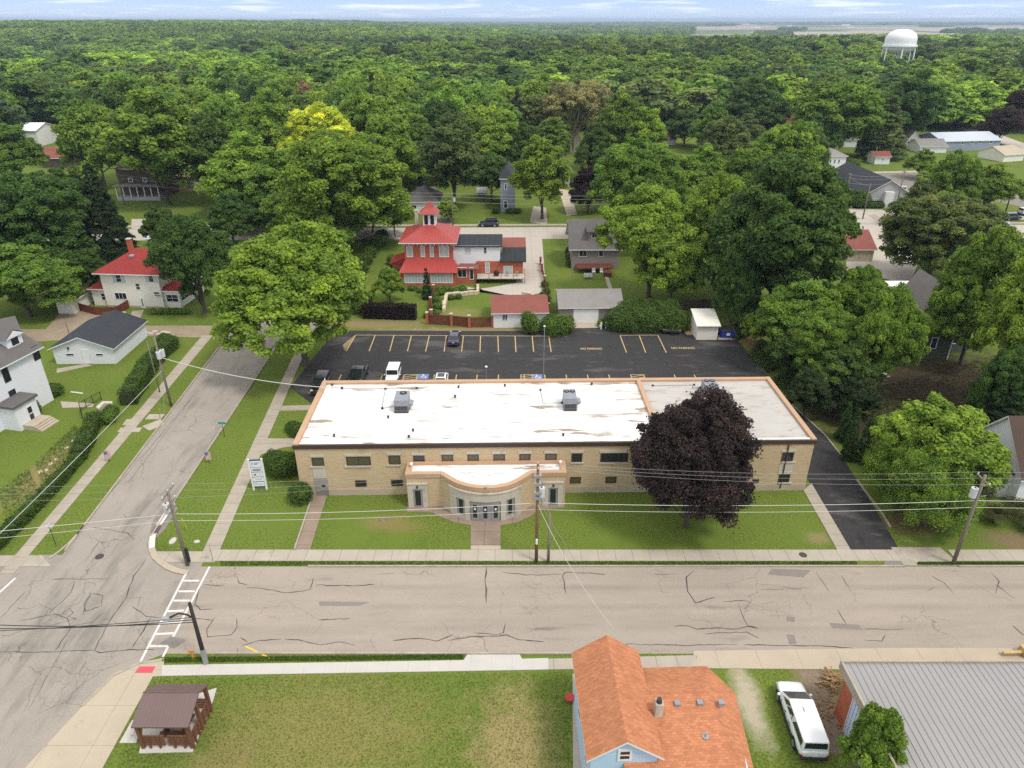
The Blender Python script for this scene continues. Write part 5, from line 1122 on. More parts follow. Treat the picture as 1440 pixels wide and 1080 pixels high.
for i, (dx, dy) in enumerate(((9.3,2.6),(11.2,2.6))):
    p = F.w(w1+dx, dy); g = empty('patio_chair', (*p, 1.1), .5*i, ['pale patio chair left of the glass doors on the brick house deck','pale patio chair right of the glass doors on the brick house deck'][i], 'chair'); MB().box(-.25,.25,-.25,.25,.38,.43).build('seat', M['grey'], g); MB().box(-.25,.25,.22,.27,.43,.9).build('backrest', M['grey'], g)
    for x in (-.22,.22):
        for y in (-.22,.22): MB().cyl(x,y,0,.38,.02,n=5).build('leg', M['grey'], g)
# hose curling over the patio, stone retaining wall, fences
b = MB(); hp = [F.w(w1+3.4,3.0)+(2.9,), F.w(w1+3.6,1.2)+(.9,), at(668,402,.1), at(682,410,.06), at(700,414,.06), at(735,416,.06), at(752,418,.06)]
b.tube(hp, .06, 6); tag(b.build('drain_hose', M['black']), 'black hose running from the brick house across the patio', 'hose')
def block_wall(pts, h, wd, label, m='limeblock', seed=1):
    b = MB(); rr_ = random.Random(seed)
    for p0, p1 in zip(pts[:-1], pts[1:]):
        p0, p1 = Vector(p0[:2]), Vector(p1[:2]); d = p1-p0; L = d.length; a = math.atan2(d.y, d.x); x = 0
        while x < L-.2:
            l = min(rr_.uniform(.7, 1.3), L-x); T = Matrix.Translation((p0.x, p0.y, 0)) @ Matrix.Rotation(a+rr_.uniform(-.02, .02), 4, 'Z')
            b.box(x+.02, x+l-.02, -wd/2+rr_.uniform(-.05,.05), wd/2+rr_.uniform(-.05,.05), 0, h*rr_.uniform(.85,1.1), T); x += l
    return tag(b.build('stone_wall', M[m], bevel=.04), label, 'wall')
M['limeblock'] = mat('limestone_block', (.58, .50, .36), .9, (.46, .38, .26), 1.4, 5, .9)
block_wall([at(672,405), at(672,414), at(628,418), at(624,440)], .8, .55, 'pale stone retaining wall in front of the brick house')
block_wall([at(735,413), at(748,416), at(757,422)], .5, .5, 'loose pale stone blocks at the end of the drive', seed=4)
def picket(pts, h, label, m='deckwood', post='stone', brickpost=False, name='fence', name_post='post', th=.05, gap=.0):
    r = empty(name, (*pts[0][:2], 0), 0, label, 'fence'); o0 = Vector(pts[0][:2])
    for p0, p1 in zip(pts[:-1], pts[1:]):
        p0, p1 = Vector(p0[:2])-o0, Vector(p1[:2])-o0; d = p1-p0; L = d.length; a = math.atan2(d.y, d.x); T = Matrix.Translation((p0.x, p0.y, 0)) @ Matrix.Rotation(a, 4, 'Z'); b = MB(); x = .12; i = 0
        while x < L-.12: b.box(x, x+.13, -th/2, th/2, .05, h-.05*(i % 2), T); x += .15+gap; i += 1
        b.box(.1, L-.1, th/2, th/2+.05, h*.25, h*.25+.09, T); b.box(.1, L-.1, th/2, th/2+.05, h*.75, h*.75+.09, T); b.build('panel', M[m], r)
    for p in pts:
        q = Vector(p[:2])-o0; s_ = .2 if brickpost else .07; pp = MB().box(q.x-s_, q.x+s_, q.y-s_, q.y+s_, 0, h+.2).build(name_post, M['redbrick' if brickpost else m], r)
        if brickpost: MB().box(q.x-.25, q.x+.25, q.y-.25, q.y+.25, h+.202, h+.34).build('post_cap', M['stone'], pp)
    return r
picket([at(601,456), at(635,458), at(660,460.5), at(693,460)], 1.75, 'red-brown board fence with brick posts beside the small garage', brickpost=True)
picket([at(607,450), at(606,432), at(610,414)], 1.5, 'dark board fence with capped posts left of the stone wall', brickpost=True)
picket([at(771,440), at(766,400), at(762,382), at(760,372)], 1.4, 'dark red fence line between the brick house drive and the lawn', brickpost=True, gap=.12)
picket([at(960,436), at(1040,432)], 1.7, 'weathered wooden fence under the huge dark tree', m='brownwood')

def simple_house(name, label, A, B, D, h, wm, rm, kind='gable', ridge='x', rise=2.2, ov=.4, cat='house', trim='white', wins=(), wkw={}, flat_=0, chim=None, group=None, rwins=(), lwins=()):
    F = Frame(name, label, cat, A, B, group); walls(F, 0, F.W, 0, D, h, wm)
    r = gable(F, 0, F.W, 0, D, h, rise, rm, wm, ridge, ov, trim=trim) if kind == 'gable' else hip(F, 0, F.W, 0, D, h, rise, rm, ov, trim=trim, flat_=flat_)
    for w_ in wins: pxwin(F, w_[:4], **({**wkw, **(w_[4] if len(w_) > 4 else {})}))
    for u, z, ww, hh in rwins: opening(F.root, (F.W, 0), (0, 1), u, z, ww, hh, **wkw)
    for u, z, ww, hh in lwins: opening(F.root, (0, D), (0, -1), u, z, ww, hh, **wkw)
    if chim: chimney(r, *chim)
    return F
def roofed_house(name, label, Lc, Rc, eave_py, D, **kw):
    """front corners from their foot pixels, wall height from the eave row"""
    A, B = at(*Lc), at(*Rc); h = hz(((A.x+B.x)/2, (A.y+B.y)/2), eave_py); return simple_house(name, label, (A.x, A.y), (B.x, B.y), D, h, **kw)

# small white garage with red-brown roof
A, B = at(694,461), at(757,460); h = 2.5
F = simple_house('garage', 'small white garage with a red-brown roof behind the parking lot', (A.x,A.y), (B.x+1.3,B.y), 7.6, h, 'white', 'redbrown', 'gable', 'x', 1.15, .35, 'garage', wins=[(706,441.5,714,450.5,dict(mull=(2,0)))])
# grey-roofed garage
A, B = at(805,455), at(873,454)
F = simple_house('garage', 'long grey-roofed garage with a wide white door', (A.x-2.0,A.y+.1), (B.x,B.y), 8.0, 2.7, 'taupe', 'ltshingle', 'gable', 'x', 1.5, .35, 'garage')
x0 = F.loc(at(806,455))[0]; x1_ = F.loc(at(841,455))[0]; gd = MB().box(x0, x1_, -.06, .03, 0, 2.35).build('garage_door', M['white'], F.root)
slab('driveway_apron', P2((804,455),(845,454.5),(846,461),(803,462)), M['conc_tan'])
sheet('driveway', P2((803,461),(850,461),(870,470),(800,470)), .019, M['asph'])
# cream house with red hip roof
A, B = at(152, 431.5), at(232, 434)
hcream = hz(((A.x+B.x)/2, A.y), 384)
F = Frame('cream_house', 'cream two-storey house with a red hip roof', 'house', (A.x, A.y), (B.x, B.y)); W = F.W; print('cream', W, hcream)
walls(F, 0, W, 0, 9.2, hcream, 'cream'); rf = hip(F, 0, W, 0, 9.2, hcream, 2.9, 'red_shingle', .75, flat_=0)
MB().box(0.02, W-.02, -.04, .06, -.5, .35).build('foundation', M['stone_band'], F.root)
for w_ in ((161,385,169,397),(207,385,214.5,397)): 
    fr = pxwin(F, w_, glass='glass', frame='white', mull=(0,1))
    O = F.w(0,0); E_ = F.w(1,0); u0, z1 = on_plane(O, E_, w_[0], w_[1]); u1, _ = on_plane(O, E_, w_[2], w_[1]); _, z0 = on_plane(O, E_, w_[0], w_[3])
    b = MB(); b.box(u0-.55,u0-.05,-.05,.03,z0,z1); b.box(u1+.05,u1+.55,-.05,.03,z0,z1); b.build('shutter', M['paleroof'], fr)
for w_ in ((189.5,398,196,407.5,(0,1)),(160.5,411,177,421,(2,0)),(215.5,410,223.5,414,(0,0))): pxwin(F, w_[:4], glass='glass', frame='white', mull=w_[4])
pxwin(F, (195.5,418,201.5,434), glass='glass', frame='white', name='door', fw=.28)
MB().lathe([(0,0),(.3,.08),(.4,.2)], 12, (W-.6, -.3, 2.3)).build('satellite_dish', M['grey'], F.root)
chimney(rf, 1.6, 7.6, hcream+.8, hcream+3.6, .7); MB().box(4.3, 5.0, 2.4, 3.6, hcream+2.0, hcream+2.32).build('skylight', M['grey'], rf)
dm = MB(); dm.box(W-2.4, W-.55, 4.2, 6.6, hcream+.5, hcream+1.75).build('dormer', M['cream'], F.root); opening(F.root, (W-.55, 4.2), (0, 1), .4, hcream+.75, 1.6, .8, glass='glass', frame='white')
b = MB(); b.add([(W-3.6,3.8,hcream+2.1),(W-.2,3.8,hcream+1.85),(W-.2,7.0,hcream+1.85),(W-3.6,7.0,hcream+2.1),(W-.2,3.8,hcream+1.72),(W-.2,7.0,hcream+1.72),(W-3.6,3.8,hcream+1.9),(W-3.6,7.0,hcream+1.9)], [(0,1,2,3),(0,6,4,1),(1,4,5,2),(2,5,7,3),(6,7,5,4)]); b.build('dormer_roof', M['red_shingle'], F.root)
walls(F, -2.6, -.002, .5, 5.5, 2.9, 'cream', 'side_wing'); hip(F, -2.6, .3, .5, 5.5, 2.9, 1.0, 'red_shingle', .45, name='wing_roof'); pxwin(F, (141,412,147,422), face=((-2.6,.5),(1,0)), glass='glass', frame='white', mull=(0,1))
walls(F, W+.002, W+2.6, .6, 8.6, 2.9, 'cream', 'porch_wall'); hip(F, W-.3, W+2.6, .6, 8.6, 2.9, 1.1, 'red_shingle', .45, name='porch_roof')
opening(F.root, (W, .6), (1, 0), .3, 1.0, 2.1, 1.35, glass='glass', frame='white', mull=(1,1)); opening(F.root, (W+2.6, .6), (0, 1), .4, 1.0, 7.0, 1.35, glass='glass', frame='white', mull=(5,1))
picket([at(113,437), at(135,443), at(165,443), at(183,432)], 1.4, 'dark red wavy board fence in front of the cream house')
# garage with brown roof behind
A, B = at(83,441), at(107,441); F = simple_house('garage', 'grey garage with a dark brown roof left of the cream house', (A.x,A.y), (B.x,B.y), 8.5, 2.5, 'cream', 'brownshingle', 'gable', 'y', 1.3, .4, 'garage')
MB().box(.5, F.W-.5, -.05, .03, 0, 2.1).build('garage_door', M['white'], F.root)
# white garage with black roof
A, B = at(80,512), at(164,511.5); hh = hz((A.x,A.y), 488); print('wg', (B-A).length, hh)
C_ = at(203, 478); ang2 = math.atan2(C_.y-B.y, C_.x-B.x)
F = Frame('white_garage', 'white garage with a black shingle roof and two slit windows', 'garage', (A.x, A.y), (B.x, B.y)); W = F.W; Dg = 9.8
print('skew', math.degrees(ang2)-90)
sk = (C_.x-B.x)/(C_.y-B.y)
b = MB(); hg = 2.45; rise = 1.6; SK = lambda x, y: (x+sk*y, y)
def skbox(b, x0,x1,y0,y1,z0,z1):
    vs = [(*SK(x,y),z) for z in (z0,z1) for x,y in ((x0,y0),(x1,y0),(x1,y1),(x0,y1))]; return b.add(vs, [(0,3,2,1),(4,5,6,7),(0,1,5,4),(1,2,6,5),(2,3,7,6),(3,0,4,7)])
skbox(b, 0, W, 0, Dg, -.3, hg); b.add([(*SK(0,0),hg),(*SK(W,0),hg),(*SK(W/2,0),hg+rise),(*SK(0,.2),hg),(*SK(W,.2),hg),(*SK(W/2,.2),hg+rise)], [(0,1,2),(5,4,3),(0,2,5,3),(1,4,5,2)]); b.build('wall', M['whitesiding'], F.root)
b = MB(); ov = .4; e = hg-ov*rise/(W/2)
pr = [(-ov,e),(W/2,hg+rise),(W+ov,e)]; vs = [(*SK(x,y),z+t) for t in (.16,.004) for y in (-ov,Dg+ov) for x,z in pr]
b.add(vs, [(0,1,4,3),(1,2,5,4)]); b.m = 1; b.add(vs, [(0,6,7,1),(1,7,8,2),(3,4,10,9),(4,5,11,10),(0,3,9,6),(2,8,11,5),(6,9,10,7),(7,10,11,8)]); b.build('roof', [M['darkshingle'], M['white']], F.root)
for px in ((92.5,497,103.5,500.2),(134.5,497,144.5,500.2)): pxwin(F, px, glass='glass', frame='white', fw=.04)
pxwin(F, (113,492,124,511), glass='white', frame='white', name='door', panel='white'); 
dp = F.loc(at(124,492)); MB().box(dp[0]+.3,dp[0]+.5,-.2,-.04,2.3,2.6).build('wall_lamp', M['dark'], F.root)
# white house at the left edge
A = at(-62, 640); B = at(72, 556)
# its long side faces the side street: front runs from the near-left to the far corner
A2, B2 = at(-20, 618), at(76, 562)
h3 = 6.3
F = Frame('white_house', 'white two-storey house with a dark grey roof at the left edge', 'house', (at(-70,650).x, at(-70,650).y), (B2.x, B2.y)); W = F.W; hw = hz((B2.x,B2.y), 487); print('WH', W, hw)
walls(F, 0, W, 0, 9.5, hw, 'whitesiding'); rf = gable(F, 0, W, 0, 9.5, hw, 2.9, 'greyshingle', 'whitesiding', 'x', .55)
ff = ((0,0),(1,0))
for px in ((42.5,489,53,508.5),(0.5,520,11,540),(11,551,22,571)): pxwin(F, px, glass='glass', frame='dark', fw=.06, mull=(0,1))
dx, _ = F.loc(at(12, 500, hw+.6)); O=F.w(0,0); E_=F.w(1,0)
dxc = on_plane(F.w(0,1.4), F.w(1,1.4), 17, 480)[0]
MB().box(dxc-1.1, dxc+1.1, 1.0, 4.2, hw+.3, hw+2.0).build('dormer', M['whitesiding'], F.root); opening(F.root, (0,1.0), (1,0), dxc-.6, hw+.75, 1.2, 1.1, glass='glass', frame='white')
b = MB(); b.add([(dxc-1.45,.7,hw+1.95),(dxc,.7,hw+2.85),(dxc+1.45,.7,hw+1.95),(dxc-1.45,4.8,hw+1.95),(dxc,4.8,hw+2.85),(dxc+1.45,4.8,hw+1.95),(dxc-1.1,.74,hw+1.9),(dxc+1.1,.74,hw+1.9)], [(0,1,4,3),(1,2,5,4)]); b.m = 1; b.add([(dxc-1.3,.72,hw+1.93),(dxc,.72,hw+2.72),(dxc+1.3,.72,hw+1.93)], [(0,2,1)]); b.build('dormer_roof', [M['greyshingle'], M['whitesiding']], F.root)
# entry porch block on the street side
vx = on_plane(F.w(0,-2.2), F.w(1,-2.2), 42, 590)[0]
MB().box(vx-1.6, vx+1.5, -2.3, -.002, 0, 3.0).build('porch', M['whitesiding'], F.root); MB().box(vx-1.85, vx+1.75, -2.55, -.003, 3.002, 3.3).build('porch_roof', M['greyshingle'], F.root)
opening(F.root, (0,-2.3), (1,0), vx-.2, .35, 1.0, 2.1, glass='glass', frame='white', name='door', fw=.2, mull=(0,1))
st = MB()
for k in range(4): st.box(vx-1.2, vx+1.4, -3.9-.32*k, -2.302-.32*k if k == 0 else -3.58-.32*k, -.05, .62-.16*k)
st.build('steps', M['conc_tan'], F.root)
WHF = F
A, B = at(-30,520), at(70,500)
F = simple_house('garage', 'dark-roofed white outbuilding behind the white house', at(6,505)[:2], at(36,498)[:2], 7, 2.6, 'whitesiding', 'greyshingle', 'gable', 'x', 2.0, .5, 'garage')
# grey bungalow
A, B = at(803,378), at(858,378); F = Frame('bungalow', 'grey-brown bungalow with a dormer and a wooden rear deck', 'house', (A.x,A.y), (B.x+1.5,B.y)); W = F.W; hb = 4.3
walls(F, 0, W, 0, 10, hb, 'taupe'); gable(F, 0, W, 0, 10, hb, 4.0, 'greyshingle', 'taupe', 'x', .6)
MB().box(W*.36, W*.66, .9, 5, hb+.6, hb+3.3).build('dormer', M['taupe'], F.root); opening(F.root, (0,.9), (1,0), W*.36+.5, hb+1.5, W*.3-1.0, 1.2, glass='glass', frame='white', mull=(2,0))
xm = W*.51; b = MB(); b.add([(W*.36-.5,.3,hb+3.0),(xm,.3,hb+4.4),(W*.66+.5,.3,hb+3.0),(W*.36-.5,5.5,hb+3.0),(xm,5.5,hb+4.4),(W*.66+.5,5.5,hb+3.0)], [(0,1,4,3),(1,2,5,4)]); b.m = 1; b.add([(W*.36-.5,.31,hb+2.85),(xm,.31,hb+4.25),(W*.66+.5,.31,hb+2.85),(W*.36-.5,.31,hb+2.99),(xm,.31,hb+4.39),(W*.66+.5,.31,hb+2.99)], [(0,1,4,3),(1,2,5,4),(0,2,1)]); b.build('dormer_roof', [M['greyshingle'], M['taupe']], F.root)
for px in ((814.5,349,826,361,(1,0)),(842,352,849,361,(0,0))): pxwin(F, px[:4], glass='glass', frame='white', mull=px[4])
dk = MB().box(W*.1, W*.85, -3.0, -.002, .9, 1.05).build('deck', M['deckwood'], F.root); b = MB()
for x in np.arange(W*.1, W*.85, .25): b.box(x, x+.05, -3.0, -2.95, 1.052, 1.9)
b.box(W*.1, W*.85, -3.03, -2.93, 1.9, 1.98); b.build('deck_railing', M['deckwood'], dk); MB().box(W*.65, W*.65+1.3, -5.0, -3.002, .0, .8).build('steps', M['deckwood'], F.root)
# further houses
H2 = [
 ('white_cottage','small white cottage with a grey hip roof across the back street',(573,300),(617,300),285,10,dict(wm='white',rm='greyshingle',kind='hip',rise=3.0,wins=[(578,288,586,294)])),
 ('porch_house','large dark brown house with a long front porch',(172,279),(232,279),238,12,dict(wm='brownwood',rm='brownshingle',kind='hip',rise=3.0,wins=[(180,250,186,256),(200,250,206,256),(217,250,222,256)])),
 ('yellow_roof_house','narrow beige house with a tan roof patch beside the porch house',(275,270),(292,265),247,9,dict(wm='stone_band',rm='coping',kind='hip',rise=.8,wins=[(277,252,281,258),(284,251,288,257)])),
 ('gabled_house','white house with a dark gable roof and pale roofs in front at far left',(22,158),(72,158),136,14,dict(wm='whitesiding',rm='darkshingle',kind='gable',ridge='x',rise=5,wins=[(44,141,48,146)])),
 ('white_shed','white building under the trees at the far left edge',(-5,206),(56,206),184,14,dict(wm='white',rm='white',kind='gable',ridge='x',rise=2)),
 ('brown_roof_house','house with a reddish brown roof by the far left road',(60,236),(102,236),222,9,dict(wm='brownwood',rm='redbrown',kind='gable',ridge='x',rise=2.5)),
 ('carport','open white-roofed building beyond the cream house',(208,346),(262,346),336,11,dict(wm='white',rm='paleroof',kind='gable',ridge='x',rise=.8)),
 ('victorian_house','tall narrow grey-blue house with ornate trim across the back street',(704,298),(724,298),252,14,dict(wm='bluegrey',rm='darkshingle',kind='hip',rise=2.2,wins=[(709,258,713,267),(708,282,714,293)],chim=(5,4,7,10.5))),
 ('gabled_garage','grey gabled garage with a black roof behind the tan driveway',(783,262),(801,262),236,12,dict(wm='greysiding',rm='darkshingle',kind='gable',ridge='y',rise=2.4)),
 ('small_shed','small dark building behind the lawn left of the street tree',(672,279),(683,279),271,5,dict(wm='taupe',rm='white',kind='gable',ridge='x',rise=.8)),
 ('pale_outbuilding','pale building behind the thin-leaved tree',(806,214),(817,214),196,10,dict(wm='stone_band',rm='ltshingle',kind='gable',ridge='y',rise=2)),
 ('gabled_hall','low light grey hall with a wide front gable',(1212,291),(1278,291),274,26,dict(wm='greysiding',rm='darkshingle',kind='gable',ridge='y',rise=3.6,wins=[(1220,279,1223,283),(1228,279,1231,283),(1233,279,1236,283),(1255,279,1258,283),(1260,279,1263,283),(1267,279,1270,283)])),
 ('garden_shed','tiny white shed with a red-brown roof on the lawn',(1228,231),(1250,231),220,5,dict(wm='white',rm='redbrown',kind='gable',ridge='x',rise=1.2,wins=[(1240,223,1243,226)])),
 ('brown_roof_garage','small building with a brown-red roof beside the curving street',(1190,368),(1226,368),350,10,dict(wm='stone_band',rm='redbrown',kind='gable',ridge='x',rise=2.4)),
 ('motel','long blue-grey building with a pale metal roof',(1322,213),(1404,211),198,15,dict(wm='bluegrey',rm='paleroof',kind='gable',ridge='x',rise=2,wins=[(1352,199,1356,203),(1365,198,1369,202),(1377,198,1381,202),(1392,198,1396,202)])),
 ('cream_cottage','cream gabled cottage left of the long blue-grey building',(1273,208),(1290,208),196,9,dict(wm='cream',rm='ltshingle',kind='gable',ridge='y',rise=3,wins=[(1281,195,1284,201)])),
 ('grey_garage','white garage with a grey roof in front of the long blue-grey building',(1292,215),(1330,215),206,9,dict(wm='white',rm='ltshingle',kind='gable',ridge='x',rise=2)),
 ('white_annex','white building with tall windows at the left of the lawn',(1160,243),(1186,243),220,9,dict(wm='white',rm='ltshingle',kind='hip',rise=1.5,wins=[(1167,224,1170,230),(1173,224,1176,230),(1179,224,1182,230)])),
 ('white_house','low white house under the large green tree',(1168,207),(1204,207),196,9,dict(wm='white',rm='greyshingle',kind='gable',ridge='x',rise=2)),
 ('orange_roof_house','grey house with an orange roof deep in the woods',(980,163),(1004,163),152,11,dict(wm='greysiding',rm='orange',kind='gable',ridge='x',rise=5)),
 ('pale_house','pale house with a white and brown roof at middle right',(1105,186),(1126,186),172,12,dict(wm='white',rm='redbrown',kind='gable',ridge='x',rise=3)),
 ('brown_house','low brown-roofed house beside the round dark tree',(924,204),(950,204),196,9,dict(wm='white',rm='redbrown',kind='gable',ridge='x',rise=2)),
 ('white_gable_house','white house showing between trees in the left woods',(234,134),(249,134),120,10,dict(wm='whitesiding',rm='ltshingle',kind='gable',ridge='y',rise=3)),
 ('tan_roof_house','beige house with a tan roof beside the far right road',(1410,228),(1438,226),217,10,dict(wm='cream',rm='stone_band',kind='gable',ridge='x',rise=2)),
 ('white_bungalow','small white bungalow on the lawn by the far right road',(1300,174),(1312,174),168,8,dict(wm='white',rm='greyshingle',kind='gable',ridge='x',rise=1.5)),
]
for nm, lab, Lc, Rc, ev, D, k in H2:
    F = roofed_house(nm, lab, Lc, Rc, ev, D, wkw=dict(glass='glass', frame='white', fw=.15), **k)
    if nm == 'porch_house':
        MB().box(0, F.W, -2.6, -.002, -.2, 1.0).build('porch_base', M['greysiding'], F.root); MB().box(-.3, F.W+.3, -3.0, -.003, 3.6, 3.85).build('porch_roof', M['ltshingle'], F.root)
        for x in np.linspace(.1, F.W-.3, 7): MB().box(x, x+.22, -2.55, -2.33, 1.002, 3.598).build('column', M['white'], F.root)
    if nm == 'gabled_hall':
        xc = F.W*.5; MB().box(xc-1.2, xc+1.0, -1.2, -.002, 0, 4.0).build('entry', M['white'], F.root); MB().box(.4, F.W*.44, -.08, .02, 0, 1.6).build('dark_base', M['dark'], F.root)
# dark green house in the trees
A, B = at(1308,498), at(1347,500); F = Frame('dark_green_house', 'tall dark green gabled house with white window trim among trees', 'house', at(1296,505)[:2], at(1332,505)[:2]); W = F.W
hgz = 7.0; walls(F, 0, W, 0, 9, hgz, 'darkgreen'); gable(F, 0, W, 0, 9, hgz, 3.2, 'taupe', 'darkgreen', 'y', .4)
for u, z in ((.7,5.0),(.6,1.6)): opening(F.root, (0,0), (1,0), u, z, .95, 1.8, glass='glass', frame='white', fw=.12)
walls(F, W+.002, W+3.6, 2.2, 9, hgz-.6, 'darkgreen', 'wing_wall'); MB().box(W+.003, W+4.0, 1.9, 9.3, hgz-.598, hgz-.35).build('wing_roof', M['greyshingle'], F.root)
for z in (4.0, 1.4): opening(F.root, (W,2.2), (1,0), .9, z, 1.3, 1.7, glass='glass', frame='white', fw=.12)
MB().box(-.02, W+.02, -.06, .04, hgz-.25, hgz+.02).build('trim_board', M['white'], F.root); MB().box(W-.14, W+.03, -.07, .05, 0, hgz-.26).build('corner_board', M['white'], F.root)
MB().box(-1, W+5, 9.4, 16, 0, 6.2).build('rear_wing', M['white'], F.root)
# blue-white house at the right edge
wq = [at(1373,611,2.9), at(1418,610,2.9), at(1428,665,2.9), at(1388,665,2.9)]; sw = at(1424, 709)
F = Frame('blue_white_house', 'pale blue-white house with a steep dark roof at the right edge', 'house', (sw.x, sw.y), (sw.x+12, sw.y)); W = 12
walls(F, 0, W, 0, 8.4, 3.2, 'whitesiding'); gable(F, 0, W, 0, 8.4, 3.2, 4.4, 'brownshingle', 'whitesiding', 'x', .3)
MB().prism([F.loc(wq[3])]+[(-.002, F.loc(wq[2])[1]), (-.002, F.loc(wq[1])[1]), F.loc(wq[0])], -.3, 2.75).build('low_wing', M['whitesiding'], F.root)
q0, q1_ = F.loc(wq[3]), F.loc(wq[0]); MB().prism([(q0[0]-.2, q0[1]-.2), (-.003, q0[1]-.2), (-.003, q1_[1]+.2), (q1_[0]-.2, q1_[1]+.2)], 2.752, 2.92).build('flat_roof', M['brownshingle'], F.root)
MB().box(-.06, W, -.06, .04, -.3, .5).build('foundation', M['stone'], F.root)
# foreground house with orange shingles: eaves and ridge read at their heights
ze = 5.0; nl = at(806, 917, ze); sl_p = at(825, 1069, ze); sr_p = at(934, 1066, ze)
F = Frame('blue_house', 'light blue house with an orange shingle roof in the foreground', 'house', (sl_p.x+.3, sl_p.y+.3), (sr_p.x-.3, sr_p.y+.3)); W = F.W; Lh = nl.y-sl_p.y-.6
walls(F, 0, W, 0, Lh, ze, 'lightblue'); gable(F, 0, W, 0, Lh, ze, 1.35, 'orange', 'lightblue', 'y', .32)
opening(F.root, (0,0), (1,0), W*.5-.42, ze-.55, .85, 1.0, glass='glass', frame='white', fw=.15, mull=(0,1)); opening(F.root, (0,0), (1,0), .7, 1.6, 1.0, 1.4, glass='glass', frame='white', fw=.13, mull=(0,1))
opening(F.root, (0,Lh), (0,-1), 2, 2.0, 1.1, 1.5, glass='glass', frame='white', fw=.13, mull=(0,1)); opening(F.root, (0,Lh), (0,-1), 5.4, 2.0, 1.1, 1.5, glass='glass', frame='white', fw=.13, mull=(0,1))
zb = 3.9; zr2 = 5.25
pl = [F.loc(at(900, 937, zb)), F.loc(at(994, 936.5, zb)), F.loc(at(1033.5, 974, zb)), F.loc(at(1054, 1080, zb))]
pl[3] = (pl[3][0]+.1, pl[3][1]-3.2); ys = pl[3][1]; yr = F.loc(at(960, 976, zr2))[1]; xr = F.loc(at(992, 976, zr2))[0]; xw = W*.5
MB().prism([(W+.002, ys+.4), (pl[3][0]-.4, ys+.4), (pl[2][0]-.45, pl[2][1]-.1), (pl[1][0]-.1, pl[1][1]-.4), (W+.002, pl[1][1]-.4)], -.3, zb-.05).build('wing_wall', M['lightblue'], F.root)
b = MB(); vs = [(xw, pl[1][1], zb), (pl[1][0], pl[1][1], zb), (pl[2][0], pl[2][1], zb), (pl[3][0], ys, zb-.6), (xw, ys, zb-.6), (xw, yr, zr2), (xr, yr, zr2)]
b.add(vs, [(0,5,6,1),(1,6,2),(2,6,3),(3,6,5,4)]); b.m = 1; lo = [(x,y,z-.17) for x,y,z in vs[:5]]
b.add(vs[:5]+lo, [(0,1,6,5),(1,2,7,6),(2,3,8,7),(3,4,9,8),(5,6,7,8,9)]); r2 = b.build('wing_roof', [M['orange'], M['white']], F.root)
def onroof(x, y): return zr2+(y-yr)*(zr2-zb+.6)/(yr-ys)
for px, py, nm in ((925,1003,'c'),(952,990,'v'),(984,989,'v'),(1014,989,'v'),(992,1036,'p')):
    z = 5.0
    for _ in range(6): q = F.loc(at(px, py, z)); z = onroof(*q) if q[1] < yr else zr2
    if nm == 'c':
        c_ = MB().box(q[0]-.24,q[0]+.24,q[1]-.24,q[1]+.3,z-.8,z+1.0).build('chimney', M['stone'], r2); MB().cyl(q[0],q[1],z+1.002,z+1.3,.18,.15,n=12).build('chimney_pot', M['dark'], c_)
    elif nm == 'v': MB().box(q[0]-.17,q[0]+.17,q[1]-.17,q[1]+.17,z-.1,z+.16).build('roof_vent', M['unitgrey'], r2)
    else: MB().cyl(q[0],q[1],z-.1,z+.35,.06,n=8).cyl(q[0],q[1],z+.02,z+.06,.22,n=12).build('vent_pipe', M['grey'], r2)
q = at(801, 986); rb = MB(); rb.cyl(q.x, q.y, .35, .45, .36, n=12).cyl(q.x, q.y, 0, .349, .06, n=6); tag(rb.build('garden_table', flat('red_enamel', (.40,.03,.03))), 'small round red table against the left wall of the blue house', 'table')
# metal building at lower right
zE, zB = 4.4, 5.0
c0 = at(1189, 933, 4.6); F = Frame('metal_building', 'large building with a ribbed grey metal roof at lower right', 'warehouse', (c0.x+.15, c0.y-16.5), (c0.x+24, c0.y-16.5)); W = 24
walls(F, 0, W, 0, 14.9, 4.2, 'metalwall'); MB().box(-.05, W+.05, 14.902, 16.3, -.3, 4.2).build('brick_front_wall', M['redbrick'], F.root)
b = MB()
for y in np.arange(.1, 14.8, .35): b.box(-.06, -.002, y, y+.08, 0, 4.15)
b.build('wall_ribs', M['metalwall'], F.root)
b = MB(); b.add([(-.3,-.3,4.25),(W+.3,-.3,4.25),(W+.3,16.5,4.6),(-.3,16.5,4.6),(-.3,-.3,4.21),(W+.3,-.3,4.21),(W+.3,16.5,4.21),(-.3,16.5,4.21)], [(0,1,2,3),(4,5,1,0),(5,6,2,1),(6,7,3,2),(7,4,0,3)])
sl2 = .35/16.8
for x in np.arange(.1, W, .42): b.add([(x,-.3,4.252),(x+.15,-.3,4.252),(x+.15,16.5,4.602),(x,16.5,4.602),(x+.03,-.3,4.30),(x+.12,-.3,4.30),(x+.12,16.5,4.65),(x+.03,16.5,4.65)], [(4,5,6,7),(0,4,7,3),(1,2,6,5),(0,1,5,4),(3,7,6,2)])
b.build('roof', M['metalroof'], F.root); MB().box(-.45, -.302, -.3, 16.5, 4.0, 4.72).box(-.45, W+.4, 16.502, 16.65, 4.1, 4.78).build('eave_trim', M['kerb'], F.root)
MB().cyl(.4, 6.3, 4.4, 5.0, .16, n=10).build('vent_pipe', M['grey'], F.root)
